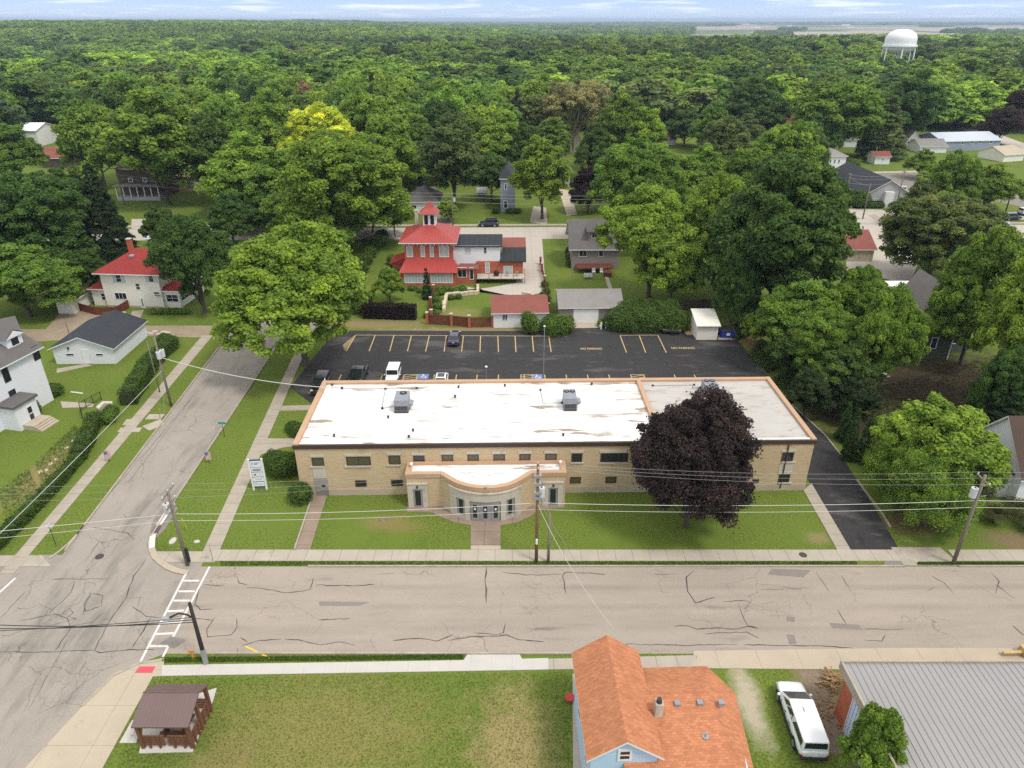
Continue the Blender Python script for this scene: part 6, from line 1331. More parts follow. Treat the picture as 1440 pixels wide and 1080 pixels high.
# pavilion
A, B = at(203,1052), at(270,1052)
F = Frame('pavilion', 'small open wooden pavilion with a brown metal roof', 'pavilion', (A.x,A.y), (B.x+.1,B.y)); W = F.W; Dp = at(300,1000)[1]-A.y
C1 = F.loc(at(297,1000)); skp = (C1[0]-W)/C1[1]; print('pav', W, C1, skp, hz(A,1030))
SP = lambda x, y: (x+skp*y, y); Dp = C1[1]; hp_ = 2.35
for x, y in ((0,0),(W,0),(0,Dp),(W,Dp),(W,Dp/2)):
    q = SP(x, y); MB().box(q[0]-.11, q[0]+.11, q[1]-.11, q[1]+.11, 0, hp_).build('post', M['pavwood'], F.root)
def rail(p, q, name='railing', z0=.35):
    b = MB(); p, q = Vector(p), Vector(q); d = q-p; T = Matrix.Translation((p.x,p.y,0)) @ Matrix.Rotation(math.atan2(d.y,d.x), 4, 'Z')
    for z in (z0, z0+.25, z0+.5, z0+.75): b.box(.1, d.length-.1, -.04, .04, z, z+.14, T)
    for t in (.3, .7): b.box(d.length*t-.06, d.length*t+.06, -.09, .02, 0, z0+.9, T)
    return b.build(name, M['pavwood'], F.root)
rail(SP(0,0), SP(W/2,0)); rail(SP(W/2,0), SP(W,0)); rail(SP(W,0), SP(W,Dp/2)); rail(SP(W,Dp/2), SP(W,Dp)); rail(SP(0,Dp), SP(W,Dp))
b = MB(); o_ = .22; zrp = 3.15; ez = 2.35
vs = [(*SP(x,y),z+t) for t in (0, -.1) for (x,y,z) in ((-o_,-o_,ez),(W+o_,-o_,ez),(W+o_,Dp/2+.4,zrp),(-o_,Dp/2+.4,zrp),(W+o_,Dp+o_,ez+.1),(-o_,Dp+o_,ez+.1))]
b.add(vs, [(0,1,2,3),(3,2,4,5),(0,6,7,1),(1,7,8,2),(2,8,10,4),(4,10,11,5),(5,11,9,3),(3,9,6,0),(6,9,8,7),(9,11,10,8)]); b.build('roof', M['pavroof'], F.root)
b = MB(); b.tube([(*SP(-o_,Dp/2+.4),zrp+.02),(*SP(W+o_,Dp/2+.4),zrp+.02)], .05, 5); b.build('ridge_cap', M['pavroof'], F.root)
tb = empty('picnic_table', (*F.w(*SP(W*.5,Dp*.5)),0), F.ang, 'wooden picnic table under the pavilion roof', 'table'); MB().box(-.9,.9,-.4,.4,.7,.76).build('tabletop', M['pavwood'], tb)
for y in (-.75,.6): MB().box(-.9,.9,y,y+.25,.42,.47).build('bench', M['pavwood'], tb)
for x in (-.6,.6): MB().box(x-.05,x+.05,-.7,.7,0,.7).build('leg', M['pavwood'], tb)
# shed and dumpster enclosure
A, B = at(979,478), at(1008,478); F = Frame('storage_shed', 'cream-white shed with a slanted roof at the end of the parking lot', 'shed', (A.x,A.y), (B.x,B.y)); W = F.W
walls(F, 0, W, 0, 4.0, 2.3, 'cream'); b = MB(); b.add([(-.25,-.35,2.4),(W+.25,-.35,2.4),(W+.25,4.3,3.4),(-.25,4.3,3.4),(-.25,-.35,2.28),(W+.25,-.35,2.28),(W+.25,4.3,3.28),(-.25,4.3,3.28)], [(0,1,2,3),(0,4,5,1),(1,5,6,2),(2,6,7,3),(3,7,4,0),(4,7,6,5)]); b.build('roof', M['cream'], F.root)
b = MB(); b.add([(0,0,2.3),(0,4,2.3),(0,4,3.25),(W,0,2.3),(W,4,2.3),(W,4,3.25)], [(0,2,1),(3,4,5),(1,2,5,4)]); b.build('upper_wall', M['cream'], F.root); MB().box(-.05,.0,1.2,2.8,0,2.0).build('door', M['white'], F.root)
p = at(1023, 476); slab('concrete_pad', P2((1010,478),(1036,478),(1034,471),(1008,471)), M['conc_tan'])
r = empty('dumpster', (p.x, p.y, .08), 0, 'blue metal dumpster beside the cream shed', 'dumpster'); b = MB(); b.add([(-1.0,0,.1),(1.0,0,.1),(1.1,1.5,.1),(-1.1,1.5,.1),(-1.1,-.15,1.1),(1.1,-.15,1.1),(1.1,1.5,1.4),(-1.1,1.5,1.4)], [(0,3,2,1),(0,1,5,4),(1,2,6,5),(2,3,7,6),(3,0,4,7),(4,5,6,7)]); b.build('bin', flat('dumpster_blue', (.025,.07,.42), .5), r, bevel=.03)
b = MB(); b.box(-1.1,1.1,-.18,1.5,0,.05,Matrix.Translation((0,0,1.12)) @ Matrix.Rotation(.18,4,'X')); b.build('lid', M['dark'], r); MB().box(-.25,.25,-.14,-.09,.45,.85,Matrix.Rotation(-.0,4,'X')).build('sticker', M['white'], r)
for x in (-1.25,1.1): MB().box(x,x+.15,.4,.6,.6,.85).build('lifting_pocket', M['dark'], r)
p = at(962,468); r = empty('ramp', (p.x+1.0,p.y-.3,0), .1, 'small wooden ramp in front of the cream shed door', 'ramp'); MB().box(-.9,.9,-.6,.6,.02,.14).build('boards', M['coping'], r)
# flat utility trailer
p = at(946, 471); r = empty('trailer', (p.x,p.y,0), -.15, 'flat wooden utility trailer parked by the clipped hedge', 'trailer'); MB().box(-1.5,1.2,0,1.9,.5,.6).build('bed', M['stone_band'], r); MB().box(-1.55,1.25,-.04,.0,.45,.75).box(-1.55,1.25,1.9,1.94,.45,.75).build('frame', M['dark'], r)
for y in (-.15,2.05):
    wv = MB(); wv.tube([(0,y-.1,.32),(0,y+.1,.32)], .32, 14); wv.build('wheel', M['black'], r)
MB().tube([(-1.5,1,.5),(-2.6,1,.4)], .05, 5).build('tongue', M['dark'], r)
# yellow equipment at the right edge by the metal building
p = at(1425, 922); r = empty('lift_machine', (p.x,p.y,0), .05, 'low yellow machine behind the metal building at the right edge', 'machine'); MB().box(-.9,2.5,-.12,.12,.25,.42).build('boom', M['paint_y'], r); MB().box(.6,2.5,-.35,.4,.1,.7).build('body', M['paint_y'], r)
for x in (.9,2.1): MB().tube([(x,-.45,.25),(x,.5,.25)], .25, 12).build('wheel', M['black'], r)
# firewood heap and scrap by the warehouse
M['woodpile'] = mat('cut_wood', (.42, .27, .13), .9, (.24, .15, .08), 3, 5, .9)
rw = random.Random(8); b = MB()
for i in range(60):
    p = at(1168+rw.gauss(0,3), 960+rw.gauss(0,5)); a = rw.uniform(0,6.3); l = rw.uniform(.3,.8); z = rw.uniform(.05,.55); b.tube([(p.x,p.y,z),(p.x+math.cos(a)*l,p.y+math.sin(a)*l,z+rw.uniform(-.1,.3))], rw.uniform(.03,.09), 5)
tag(b.build('wood_heap', M['woodpile']), 'heap of cut branches against the red brick wall of the metal building', 'wood pile')
b = MB()
for i in range(90):
    p = at(1160+rw.gauss(0,9)+ (i%5)*2, 1000+rw.gauss(0,20)); a = rw.uniform(0,6.3); l = rw.uniform(.1,.35); z = rw.uniform(.02,.12); b.tube([(p.x,p.y,z),(p.x+math.cos(a)*l,p.y+math.sin(a)*l,z+.05)], rw.uniform(.02,.06), 4)
tag(b.build('brush_litter', M['woodpile']), 'scattered wood scraps on the bare strip beside the white pickup', 'wood scraps', kind='stuff')
# water tower
p = at(1254, 114); S = .70*0+1; r = empty('water_tower', (p.x, p.y, float(hill(p.x,p.y))), 0, 'white water tower on legs above the far woods', 'water tower')
dep = p.y*_c+20*_s; Rw = 20.5*dep/F_PX; zt = hz(p, 41)-r.location.z; zb = hz(p, 76)-r.location.z; print('tower', Rw, zt, zb)
Hh = zt-zb; prof = [(0,zt)]+[(Rw*(math.sin(t))**.8, zt-Hh*.42*(1-math.cos(t))) for t in np.linspace(.15, math.pi/2, 9)]+[(Rw, zb+Hh*.30)]+[(Rw*math.cos(t), zb+Hh*.30-Hh*.32*math.sin(t)) for t in np.linspace(.15, math.pi/2, 8)]
M['tower'] = mat('tower_white', (.80,.80,.80), .5, (.74,.74,.74), .1)
MB().lathe(prof, 40).build('tank', M['tower'], r, smooth=True)
MB().lathe([(Rw,zb+Hh*.30),(Rw+1.2,zb+Hh*.30),(Rw+1.2,zb+Hh*.37),(Rw,zb+Hh*.37)], 40).build('catwalk', M['tower'], r)
MB().cyl(0,0,0,zb-Hh*.0,1.2,n=14).build('riser', M['tower'], r)
for k in range(6):
    a = k*math.pi/3+.3; MB().tube([(Rw*1.12*math.cos(a),Rw*1.12*math.sin(a),0),(Rw*1.0*math.cos(a),Rw*1.0*math.sin(a),zb+Hh*.33)], .55, 8).build('leg', M['tower'], r)
for z in (zb*.35, zb*.7): MB().lathe([(Rw*1.08-.25,z),(Rw*1.08+.25,z),(Rw*1.08+.25,z+.5),(Rw*1.08-.25,z+.5)], 24).build('ring_brace', M['tower'], r)
# farm buildings on the horizon
rf_ = random.Random(21)
for i, (px, py, wp) in enumerate(((915,41,7),(1065,39,8),(1190,36,12),(1197,39,10),(1172,36,6),(1110,38,6),(1022,41,5),(750,36,12),(1228,35,8),(1330,34,10),(1385,36,8))):
    p = at(px, py, 0); dep = p.y*_c; w_ = wp*dep/F_PX; F = Frame('farm_building', '', 'barn', (p.x-w_/2, p.y), (p.x+w_/2, p.y), 'farm buildings near the horizon')
    lab = ['pale farm building left of the field near the horizon','white farm building at the left end of the tan field','largest white farm building in the right tan field','white barn in front of the largest farm building','small white barn left of the largest farm building','lone white barn in the middle of the tan field','small pale barn at the tree line by the field','long pale shed on the horizon at centre','pale barn just left of the water tower top','pale farm shed right of the water tower','pale farm shed near the right end of the horizon'][i]
    F.root['label'] = lab; walls(F, 0, w_, 0, w_*.5, w_*.12, 'white'); gable(F, 0, w_, 0, w_*.5, w_*.12, w_*.07, 'paleroof', 'white', 'x', .5)
# ================================================================ vehicles
def carpaint(name, col, rough=.22):
    m = flat(name, col, rough, .0, .6); p = [n for n in m.node_tree.nodes if n.type == 'BSDF_PRINCIPLED'][0]
    p.inputs['Coat Weight'].default_value = .6; p.inputs['Coat Roughness'].default_value = .06; return m
M['carglass'] = flat('car_glass', (.014, .018, .022), .05, 0, .8); M['tyre'] = flat('tyre', (.018, .018, .018), .9); M['rim'] = flat('rim', (.42, .43, .44), .35, .7)
M['lamp_red'] = flat('tail_lamp', (.30, .012, .010), .25); M['lamp_clear'] = flat('head_lamp', (.6, .62, .62), .15); M['plastic'] = flat('black_plastic', (.022, .022, .024), .6)
PAINT = {k: carpaint('paint_'+k, c) for k, c in dict(white=(.74, .75, .76), navy=(.010, .014, .045), black=(.012, .012, .014), silver=(.35, .36, .38), blue=(.06, .11, .25)).items()}
# per kind: length, width, stations of the lower body (x, bottom, top, half width), greenhouse (x0,x1 at belt, x0,x1 at roof, roof height), wheel positions
KINDS_ = dict(
 sedan=dict(L=4.6, W=1.80, body=[(-2.3,.45,.80,.70),(-2.22,.30,.95,.84),(-1.6,.24,1.0,.90),(-.6,.22,.98,.90),(.8,.22,.95,.90),(1.5,.24,.88,.89),(2.1,.28,.76,.83),(2.3,.42,.62,.70)], gh=(-1.75,1.05,-1.15,.30,1.42,.66), wh=(-1.38,1.40,.33)),
 suv=dict(L=4.7, W=1.88, body=[(-2.35,.5,.95,.78),(-2.3,.36,1.08,.90),(-1.5,.28,1.10,.94),(0,.26,1.08,.94),(1.0,.27,1.06,.94),(1.8,.30,1.0,.92),(2.25,.36,.88,.86),(2.35,.5,.72,.75)], gh=(-2.22,1.15,-2.0,.45,1.72,.76), wh=(-1.42,1.42,.37)),
 boxy=dict(L=4.5, W=1.86, body=[(-2.2,.55,1.0,.80),(-2.18,.45,1.15,.88),(-1.0,.42,1.16,.90),(.5,.42,1.15,.90),(.9,.45,1.14,.84),(1.95,.5,1.10,.78),(2.1,.55,1.0,.70)], gh=(-2.12,.75,-2.06,.42,1.83,.80), wh=(-1.45,1.45,.42)),
 pickup=dict(L=5.8, W=2.0, body=[(-2.9,.6,1.0,.88),(-2.86,.5,1.12,.96),(-1.9,.45,1.14,.98),(-.6,.42,1.12,.98),(.7,.42,1.12,.98),(1.6,.45,1.10,.97),(2.6,.5,1.02,.93),(2.88,.55,.85,.82)], gh=(-.85,1.90,-.72,.50,1.85,.82), wh=(-1.75,1.85,.40)),
)
def vehicle(kind, color, pos, heading, label, name='car', cat='car', group=None, cap=False, bed=False, roof_dark=False, z=0.0):
    K = KINDS_[kind]; L, W = K['L'], K['W']; root = empty(name, (pos[0], pos[1], z), heading, label, cat, group); pm = PAINT[color]
    b = MB(); rings = []; tf = .90 if kind == 'pickup' else .80
    for x, zb_, zt_, hw in K['body']:
        h = zt_-zb_; rings.append([(x,-hw*.88,zb_),(x,-hw,zb_+.22*h),(x,-hw,zb_+.72*h),(x,-hw*.93,zb_+.95*h),(x,-hw*tf,zt_),(x,0,zt_+.025),(x,hw*tf,zt_),(x,hw*.93,zb_+.95*h),(x,hw,zb_+.72*h),(x,hw,zb_+.22*h),(x,hw*.88,zb_),(x,0,zb_)])
    n = 12; vs = [p for r in rings for p in r]; fs = []
    for i in range(len(rings)-1):
        for k in range(n): fs.append((i*n+k, i*n+(k+1)%n, (i+1)*n+(k+1)%n, (i+1)*n+k))
    fs.append(tuple(range(n-1, -1, -1))); fs.append(tuple((len(rings)-1)*n+k for k in range(n))); b.add(vs, fs)
    b.build('body', pm, root, sub=1, smooth=True)
    x0, x1, r0, r1, zr, hr = K['gh']; hb_ = W/2*.93; zb_ = 1.0 if kind in ('sedan',) else (1.06 if kind != 'boxy' else 1.13); zb_ = min(zb_, 1.1)-.06
    if kind == 'sedan': zb_ = .90
    if cap: x0, r0 = -2.82, -2.74
    b = MB(); hw2 = hb_-.03
    def gh(x0, x1, r0, r1, z0, z1, h0, h1, name, m, bev=.05):
        b = MB(); b.add([(x0,-h0,z0),(x1,-h0,z0),(x1,h0,z0),(x0,h0,z0),(r0,-h1,z1),(r1,-h1,z1),(r1,h1,z1),(r0,h1,z1)], [(0,3,2,1),(4,5,6,7),(0,1,5,4),(1,2,6,5),(2,3,7,6),(3,0,4,7)]); return b.build(name, m, root, bevel=bev)
    cabin = gh(x0, x1, r0, r1, zb_, zr, hw2, hr, 'cabin', pm, .07)
    # glazing: four sides set just proud of the cabin
    def lerp3(a, c, t): return tuple(a[i]+(c[i]-a[i])*t for i in range(3))
    def pane(c0, c1, c2, c3, s0, s1, t0, t1, nm, off):
        P_ = lambda s, t: lerp3(lerp3(c0, c1, s), lerp3(c3, c2, s), t)
        q = [P_(s0, t0), P_(s1, t0), P_(s1, t1), P_(s0, t1)]; q1 = [tuple(p[i]+off[i]*.012 for i in range(3)) for p in q]; q2 = [tuple(p[i]-off[i]*.03 for i in range(3)) for p in q]
        return MB().add(q1+q2, [(0,1,2,3),(7,6,5,4),(0,4,5,1),(1,5,6,2),(2,6,7,3),(3,7,4,0)]).build(nm, M['carglass'], root)
    A_ = (x0,-hw2,zb_); B_ = (x1,-hw2,zb_); C_ = (x1,hw2,zb_); D_2 = (x0,hw2,zb_); E_ = (r0,-hr,zr); F2 = (r1,-hr,zr); G_ = (r1,hr,zr); H2_ = (r0,hr,zr)
    lo = .30 if kind != 'sedan' else .2
    pane(B_, C_, G_, F2, .06, .94, .12 if kind != 'boxy' else .2, .90, 'windscreen', (1.5, 0, 2))
    pane(D_2, A_, E_, H2_, .08, .92, .35 if kind != 'sedan' else .12, .90, 'rear_window', (-1, 0, .3))
    spans = [(.06,.44),(.47,.80)] if kind == 'sedan' else ([(.05,.27),(.30,.60),(.63,.90)] if kind in ('suv','boxy') else ([(.05,.46),(.60,.76),(.79,.93)] if cap else [(.08,.46),(.50,.88)]))
    for s0, s1 in spans:
        pane(A_, B_, F2, E_, s0, s1, lo, .88, 'side_window', (0,-1,.3)); pane(D_2, C_, G_, H2_, s0, s1, lo, .88, 'side_window', (0,1,.3))
    if cap:
        MB().box(-.60,-.56,-hw2*.99,hw2*.99,zb_,zr-.12).build('cap_gap', M['plastic'], root)
    if bed: MB().box(-2.7,-1.0,-.78,.78,1.125,1.17).build('bed', M['plastic'], root)
    if roof_dark: MB().box(r0+.15, r1-.2, -hr*.7, hr*.7, zr-.02, zr+.012).build('sunroof', M['carglass'], root)
    wx0, wx1, wr = K['wh']
    for wx in (wx0, wx1):
        for s_ in (-1, 1):
            y = s_*(W/2-.10); wb = MB(); wb.tube([(wx, y-s_*.12, wr), (wx, y+s_*.10, wr)], wr, 20); wo_ = wb.build('wheel', M['tyre'], root, bevel=.03)
            rb_ = MB(); rb_.tube([(wx, y+s_*.09, wr), (wx, y+s_*.112, wr)], wr*.62, 14); rb_.build('rim', M['rim'], wo_)
            ab = MB(); ab.tube([(wx, y-s_*.25, wr+.03), (wx, y+s_*.075, wr+.03)], wr*1.17, 20); ab.build('wheel_arch', M['plastic'], root)
    zl = .66 if kind in ('sedan', 'pickup') else .85
    for s_ in (-1, 1):
        for xd in ((1.0, -.05, -1.0) if kind != 'pickup' else (1.2, .25, -.72)): MB().box(xd-.012, xd+.012, s_*W*.495-.012, s_*W*.495+.006, .45, 1.0).build('door_gap', M['plastic'], root)
        MB().box(wx0+wr*1.2, wx1-wr*1.2, s_*W*.49-.02, s_*W*.49+.015, .30, .40).build('sill_trim', M['plastic'], root)
    fx = K['body'][-1][0]; rx = K['body'][0][0]
    for s_ in (-1, 1):
        MB().box(fx-.26, fx-.02, s_*W*.36-.14, s_*W*.36+.14, zl-.09, zl+.06).build('headlight', M['lamp_clear'], root, bevel=.03)
        MB().box(rx-.015, rx+.10, s_*W*.43-.08, s_*W*.43+.08, zl-.10, zl+.16).build('taillight', M['lamp_red'], root, bevel=.02)
        MB().box(x1-.45, x1-.28, s_*(W/2+.02)-.02 if s_ > 0 else -(W/2+.18), W/2+.18 if s_ > 0 else -(W/2), 1.0, 1.14).build('mirror', pm, root, bevel=.03)
    MB().box(fx-.10, fx+.05, -W*.42, W*.42, .40, .56).build('front_bumper', M['plastic'] if kind != 'sedan' else pm, root, bevel=.04)
    MB().box(rx-.09, rx+.08, -W*.44, W*.44, .42, .60).build('rear_bumper', M['plastic'] if kind in ('pickup','boxy') else pm, root, bevel=.04)
    MB().box(rx-.022, rx-.005, -.16, .16, .72, .84).build('plate', M['white'], root)
    MB().box(fx-.04, fx+.012, -W*.24, W*.24, .62, .80).build('grille', M['plastic'], root)
    for s_ in (-1, 1):
        for xh in (.35, -.55): MB().box(xh-.09, xh+.09, s_*W*.5*1.0-.012, s_*W*.5*1.0+.012, .86, .89).build('door_handle', M['plastic'], root)
    return root
pa, pb2 = at(1110, 975), at(1142, 1066)
pick = vehicle('pickup', 'white', ((pa.x+pb2.x)/2-.1, (pa.y+pb2.y)/2), math.atan2(pa.y-pb2.y, pa.x-pb2.x), 'white pickup with a matching bed cap parked on the grass strip', 'pickup_truck', 'pickup', cap=True)
MB().cyl(-.3, .1, 1.84, 1.9, .05, n=6).box(-.5, -.1, .08, .12, 1.9, 1.92).build('roof_antenna', M['grey'], pick)
p = at(639, 480); vehicle('sedan', 'navy', (p.x, p.y), math.pi/2, 'dark navy car parked alone in the back row of the lot')
p = at(551, 537); vehicle('boxy', 'white', (p.x+.15, p.y+.4), -math.pi/2, 'white boxy off-roader parked behind the building', 'off_roader', 'car')
p = at(621, 540); vehicle('sedan', 'white', (p.x, p.y-.6), -math.pi/2, 'white rounded car parked beside the blue accessible bay', roof_dark=True)
p = at(504, 538); vehicle('pickup', 'black', (p.x-.1, p.y+.8), -math.pi/2, 'black pickup with an open bed behind the building', 'pickup_truck', 'pickup', bed=True)
p = at(455, 545); vehicle('suv', 'black', (p.x-.2, p.y-.2), -math.pi/2, 'black car half hidden at the left rear corner of the building')
p = at(687, 320); vehicle('suv', 'navy', (p.x, p.y+1.2), math.pi, 'dark blue estate parked on the back street', z=.02)
p = at(1262, 270); vehicle('suv', 'white', (p.x, p.y), 2.6, 'white car on the far lot behind the gabled hall')
p = at(1421, 309); vehicle('suv', 'navy', (p.x, p.y), .2, 'navy car at the far right edge by the dark pole')
p = at(1434, 303); vehicle('boxy', 'white', (p.x+2, p.y+.5), .2, 'white van at the far right edge behind the navy car', 'van', 'van')
p = at(1412, 322); vehicle('suv', 'silver', (p.x, p.y), 1.0, 'silver car below the navy car at the far right edge')
p = at(1425, 335); vehicle('sedan', 'white', (p.x+3, p.y), .5, 'white car partly under the trees at the far right edge')
p = at(1312, 199); 
p = at(70, 196); vehicle('suv', 'silver', (p.x, p.y), .3, 'silver car on the grass by the far left houses')

# ================================================================ shrubs and hedges
_core = {}
def leafy(name, label, cat, blobs, leaf=.10, dens=55, colr='m', box=None, group=None, core=True, grass=False):
    """blobs: (x, y, z, rx, ry, rz); box hedges: (p, q, width, height) sections"""
    rng = np.random.default_rng(abs(hash(label)) % 9999 if False else sum(map(ord, label))); Cs, Ns = [], []; cb = MB()
    for (x, y, z, rx, ry, rz) in blobs:
        n = int(dens*4*(rx*ry+rx*rz+ry*rz)/3*3.14); d = rng.normal(size=(n, 3)); d /= np.linalg.norm(d, axis=1, keepdims=True); d[:, 2] = np.where(d[:, 2] < -.5, -d[:, 2], d[:, 2])
        k = rng.uniform(.82, 1.06, (n, 1))*(1+.10*np.sin(d[:, :1]*5+x)*np.cos(d[:, 1:2]*4+y)); Cs.append(np.array([x, y, z])+d*k*np.array([rx, ry, rz])); Ns.append(d+rng.normal(0, .4, (n, 3))+[0, 0, .3])
        if core:
            prof = [(.01, rz*.78)]+[(rx*.78*math.sin(t), rz*.78*math.cos(t)) for t in np.linspace(.4, 2.2, 6)]; cb.lathe(prof, 10, (x, y, z))
    for (p, q, w_, h) in (box or []):
        p, q = np.array(p[:2]), np.array(q[:2]); L = np.linalg.norm(q-p); d2 = (q-p)/L; n2 = np.array([-d2[1], d2[0]]); n = int(dens*L*(w_+2*h)*1.3)
        u = rng.uniform(0, L, n); s = rng.uniform(0, w_+2*h, n); top = (s > h) & (s < h+w_); left = s <= h
        wob = 1+.10*np.sin(u*1.3+p[0])+rng.normal(0, .05, n)
        lx = np.where(top, s-h-w_/2, np.where(left, -w_/2, w_/2))*wob+rng.normal(0, .05, n); lz = np.where(top, h*(1+.05*np.sin(u*2.1)), np.where(left, s, s-h-w_))+rng.normal(0, .05, n)
        P3 = p+d2*u[:, None]+n2*lx[:, None]; Cs.append(np.column_stack([P3, np.clip(lz, .05, None)]))
        nn = np.column_stack([n2[0]*np.sign(lx)*~top, n2[1]*np.sign(lx)*~top, top.astype(float)]); Ns.append(nn+rng.normal(0, .45, (n, 3))+[0, 0, .2])
        T = Matrix.Translation((p[0], p[1], 0)) @ Matrix.Rotation(math.atan2(d2[1], d2[0]), 4, 'Z'); cb.box(0, L, -w_*.4, w_*.4, 0, h*.88, T)
    C = np.vstack(Cs); Nn = np.vstack(Ns); n = len(C); cid = (np.floor(C[:, 0]*1.2)*7+np.floor(C[:, 1]*1.2)*13+np.floor(C[:, 2]*1.5)*5).astype(int) % 61
    org = C.mean(0); org[2] = 0; C = C-org
    me = quads(name, C, Nn, leaf*rng.uniform(.7, 1.4, n), tones(rng, cid, 61, n, .18, .16), rng, [M['leaf']], extra=None)
    o = bpy.data.objects.new(name, me); COL.objects.link(o); o.location = org; c = G[colr]; o.color = (*c, 1)
    tag(o, label, cat, group)
    if core:
        for i, v in enumerate(cb.v): cb.v[i] = (v[0]-org[0], v[1]-org[1], v[2]-org[2])
        k = cb.build('opaque_core', M['leafcore'], o)  # dark solid core added inside so the leaf shell looks opaque
    return o
M['leafcore'] = mat('dark_core', (.030, .045, .015), .95, (.02, .03, .01), 3)  # dark tone for the solid core added inside shrubs and hedges
G['h'] = (.085, .150, .024); G['hb'] = (.12, .205, .03); G['hp'] = (.030, .016, .016)
def blob(px, py, r, h, rz=None): p = at(px, py); return (p.x, p.y, (h-(rz or h*.55)), r, r, rz or h*.55)
leafy('shrub', 'large round clipped shrub at the left front corner of the tan building', 'shrub', [blob(424, 704, 1.25, 1.9)], .09, 90, 'h')
leafy('shrub', 'biggest round clipped shrub against the left wall of the tan building', 'shrub', [blob(398, 665, 1.75, 2.4), blob(412, 663, 1.3, 2.2), blob(385, 652, 1.1, 1.6)], .09, 90, 'h')
leafy('shrub', 'dark shrub by the left side entrance of the tan building', 'shrub', [blob(420, 612, 1.0, 1.5), blob(412, 606, .9, 1.2)], .09, 90, 'h')
hp1 = P2((188,560),(218,510)); hp2 = P2((218,510),(246,487))
leafy('hedge', 'long tall clipped hedge along the side street sidewalk', 'hedge', [], .11, 60, 'h', box=[(*P2((181,570),(214,516)), 1.9, 1.9), (*P2((214,516),(243,489)), 1.7, 1.8)])
leafy('shrub', 'rounded dark shrub at the far end of the tall hedge', 'shrub', [blob(240, 488, 1.3, 1.8), blob(232, 482, 1.1, 1.5)], .1, 70, 'h')
leafy('hedge', 'narrow hedge running down the left yard edge', 'hedge', [], .1, 60, 'h', box=[(*P2((137,592),(112,648)), 1.5, 1.4), (*P2((112,648),(62,705)), 1.2, 1.1), (*P2((62,705),(-5,772)), 1.2, 1.1), (*P2((-5,772),(-60,830)), 1.1, 1.0)])
leafy('shrub', 'square clipped shrub at the top of the stone steps', 'shrub', [blob(154, 594, .95, 1.5), blob(158, 585, .9, 1.5)], .1, 80, 'hb')
leafy('shrub', 'two merged shrubs under the window of the white house', 'shrub', [blob(22, 592, 1.35, 1.7), blob(42, 583, 1.4, 1.8), blob(33, 588, 1.3, 1.7)], .1, 80, 'h')
leafy('shrub', 'dark shrub at the corner of the white house by the door', 'shrub', [blob(77, 556, 1.2, 1.6)], .1, 80, 'h')
leafy('hedge', 'big clipped hedge mass behind the parking lot', 'hedge', [blob(x, 461+(i%2)*1.5, 2.3, 3.4, 2.2) for i, x in enumerate((870, 886, 902, 918, 934, 946))]+[blob(x, 452, 2.2, 3.6, 2.2) for x in (880, 900, 920, 938)], .13, 45, 'h')
leafy('shrub', 'round bright shrub between the small garage and the garage door', 'shrub', [blob(782, 468, 2.1, 2.9, 1.9), blob(794, 466, 1.6, 2.6), blob(772, 466, 1.5, 2.4)], .12, 55, 'hb')
leafy('shrub', 'upright leafy shrub in front of the small white garage', 'shrub', [blob(746, 468, 1.4, 3.1, 1.9), blob(741, 466, 1.0, 3.4, 1.7)], .12, 50, 'hb')
leafy('shrub', 'low shrubs at the right corner of the brown garage wall', 'shrub', [blob(846, 459, .8, 1.1), blob(858, 459, .9, 1.3)], .1, 70, 'm')
leafy('hedge', 'dark purple hedge behind the left of the parking lot', 'hedge', [], .12, 60, 'hp', box=[(*P2((512,446),(586,448)), 1.6, 2.3)])
leafy('shrub', 'low green bed in front of the brick porch', 'shrub', [blob(x, 408+(i%2)*3, .9, .8) for i, x in enumerate((580, 592, 612, 620, 628, 640, 650))], .1, 60, 'hb')
leafy('shrub', 'overgrown bed between the fence and the stone wall', 'shrub', [blob(x, y, .9, 1.1) for x, y in ((613,425),(616,434),(612,444),(620,414),(603,446),(611,418))], .1, 60, 'hb')
leafy('hedge', 'overgrown hedge line left of the brick house yard', 'hedge', [blob(x, y, 1.5, 2.4) for x, y in ((538,338),(532,345),(527,353),(521,362),(515,372),(509,384),(503,396),(520,350),(512,430),(505,440))], .13, 40, 'h')
leafy('shrub', 'green shrubs against the left side of the brick house', 'shrub', [blob(x, y, 1.2, 2.0) for x, y in ((553,392),(549,400),(556,384),(540,345),(552,372))], .13, 40, 'hb')
leafy('shrub', 'shrub row along the brick house drive and lawn fence', 'shrub', [blob(x, y, .8, 1.2) for x, y in ((768,414),(766,404),(769,424),(763,420))], .1, 60, 'h')
leafy('shrub', 'small shrub inside the stone wall corner', 'shrub', [blob(634, 421, .7, .8), blob(645, 420, .7, .8)], .1, 60, 'h')
leafy('shrub', 'shrubs along the foundation of the cream house', 'shrub', [blob(x, 441, .8, .9) for x in (216, 226, 236, 247, 255, 262)]+[blob(152,446,.8,.9), blob(165,448,.7,.7)], .1, 50, 'm')
leafy('shrub', 'shrub beside the left wall of the bungalow', 'shrub', [blob(801, 368, .9, 2.0), blob(800, 360, .9, 2.0), blob(801,375,.8,1.5)], .1, 50, 'h')
leafy('shrub', 'round dark shrub on the lawn left of the tiny shed', 'shrub', [blob(1199, 237, 2.2, 2.6)], .16, 25, 'd')
leafy('shrub', 'big shrub at the left end of the gabled hall', 'shrub', [blob(1205, 291, 3.2, 4.2), blob(1198, 288, 2.8, 3.6)], .2, 20, 'h')
leafy('shrub', 'dark shrubs under the windows of the gabled hall', 'shrub', [blob(x, 292, 1.2, 1.5) for x in (1216,1223,1230,1237,1252,1258,1265,1271)], .16, 30, 'd')
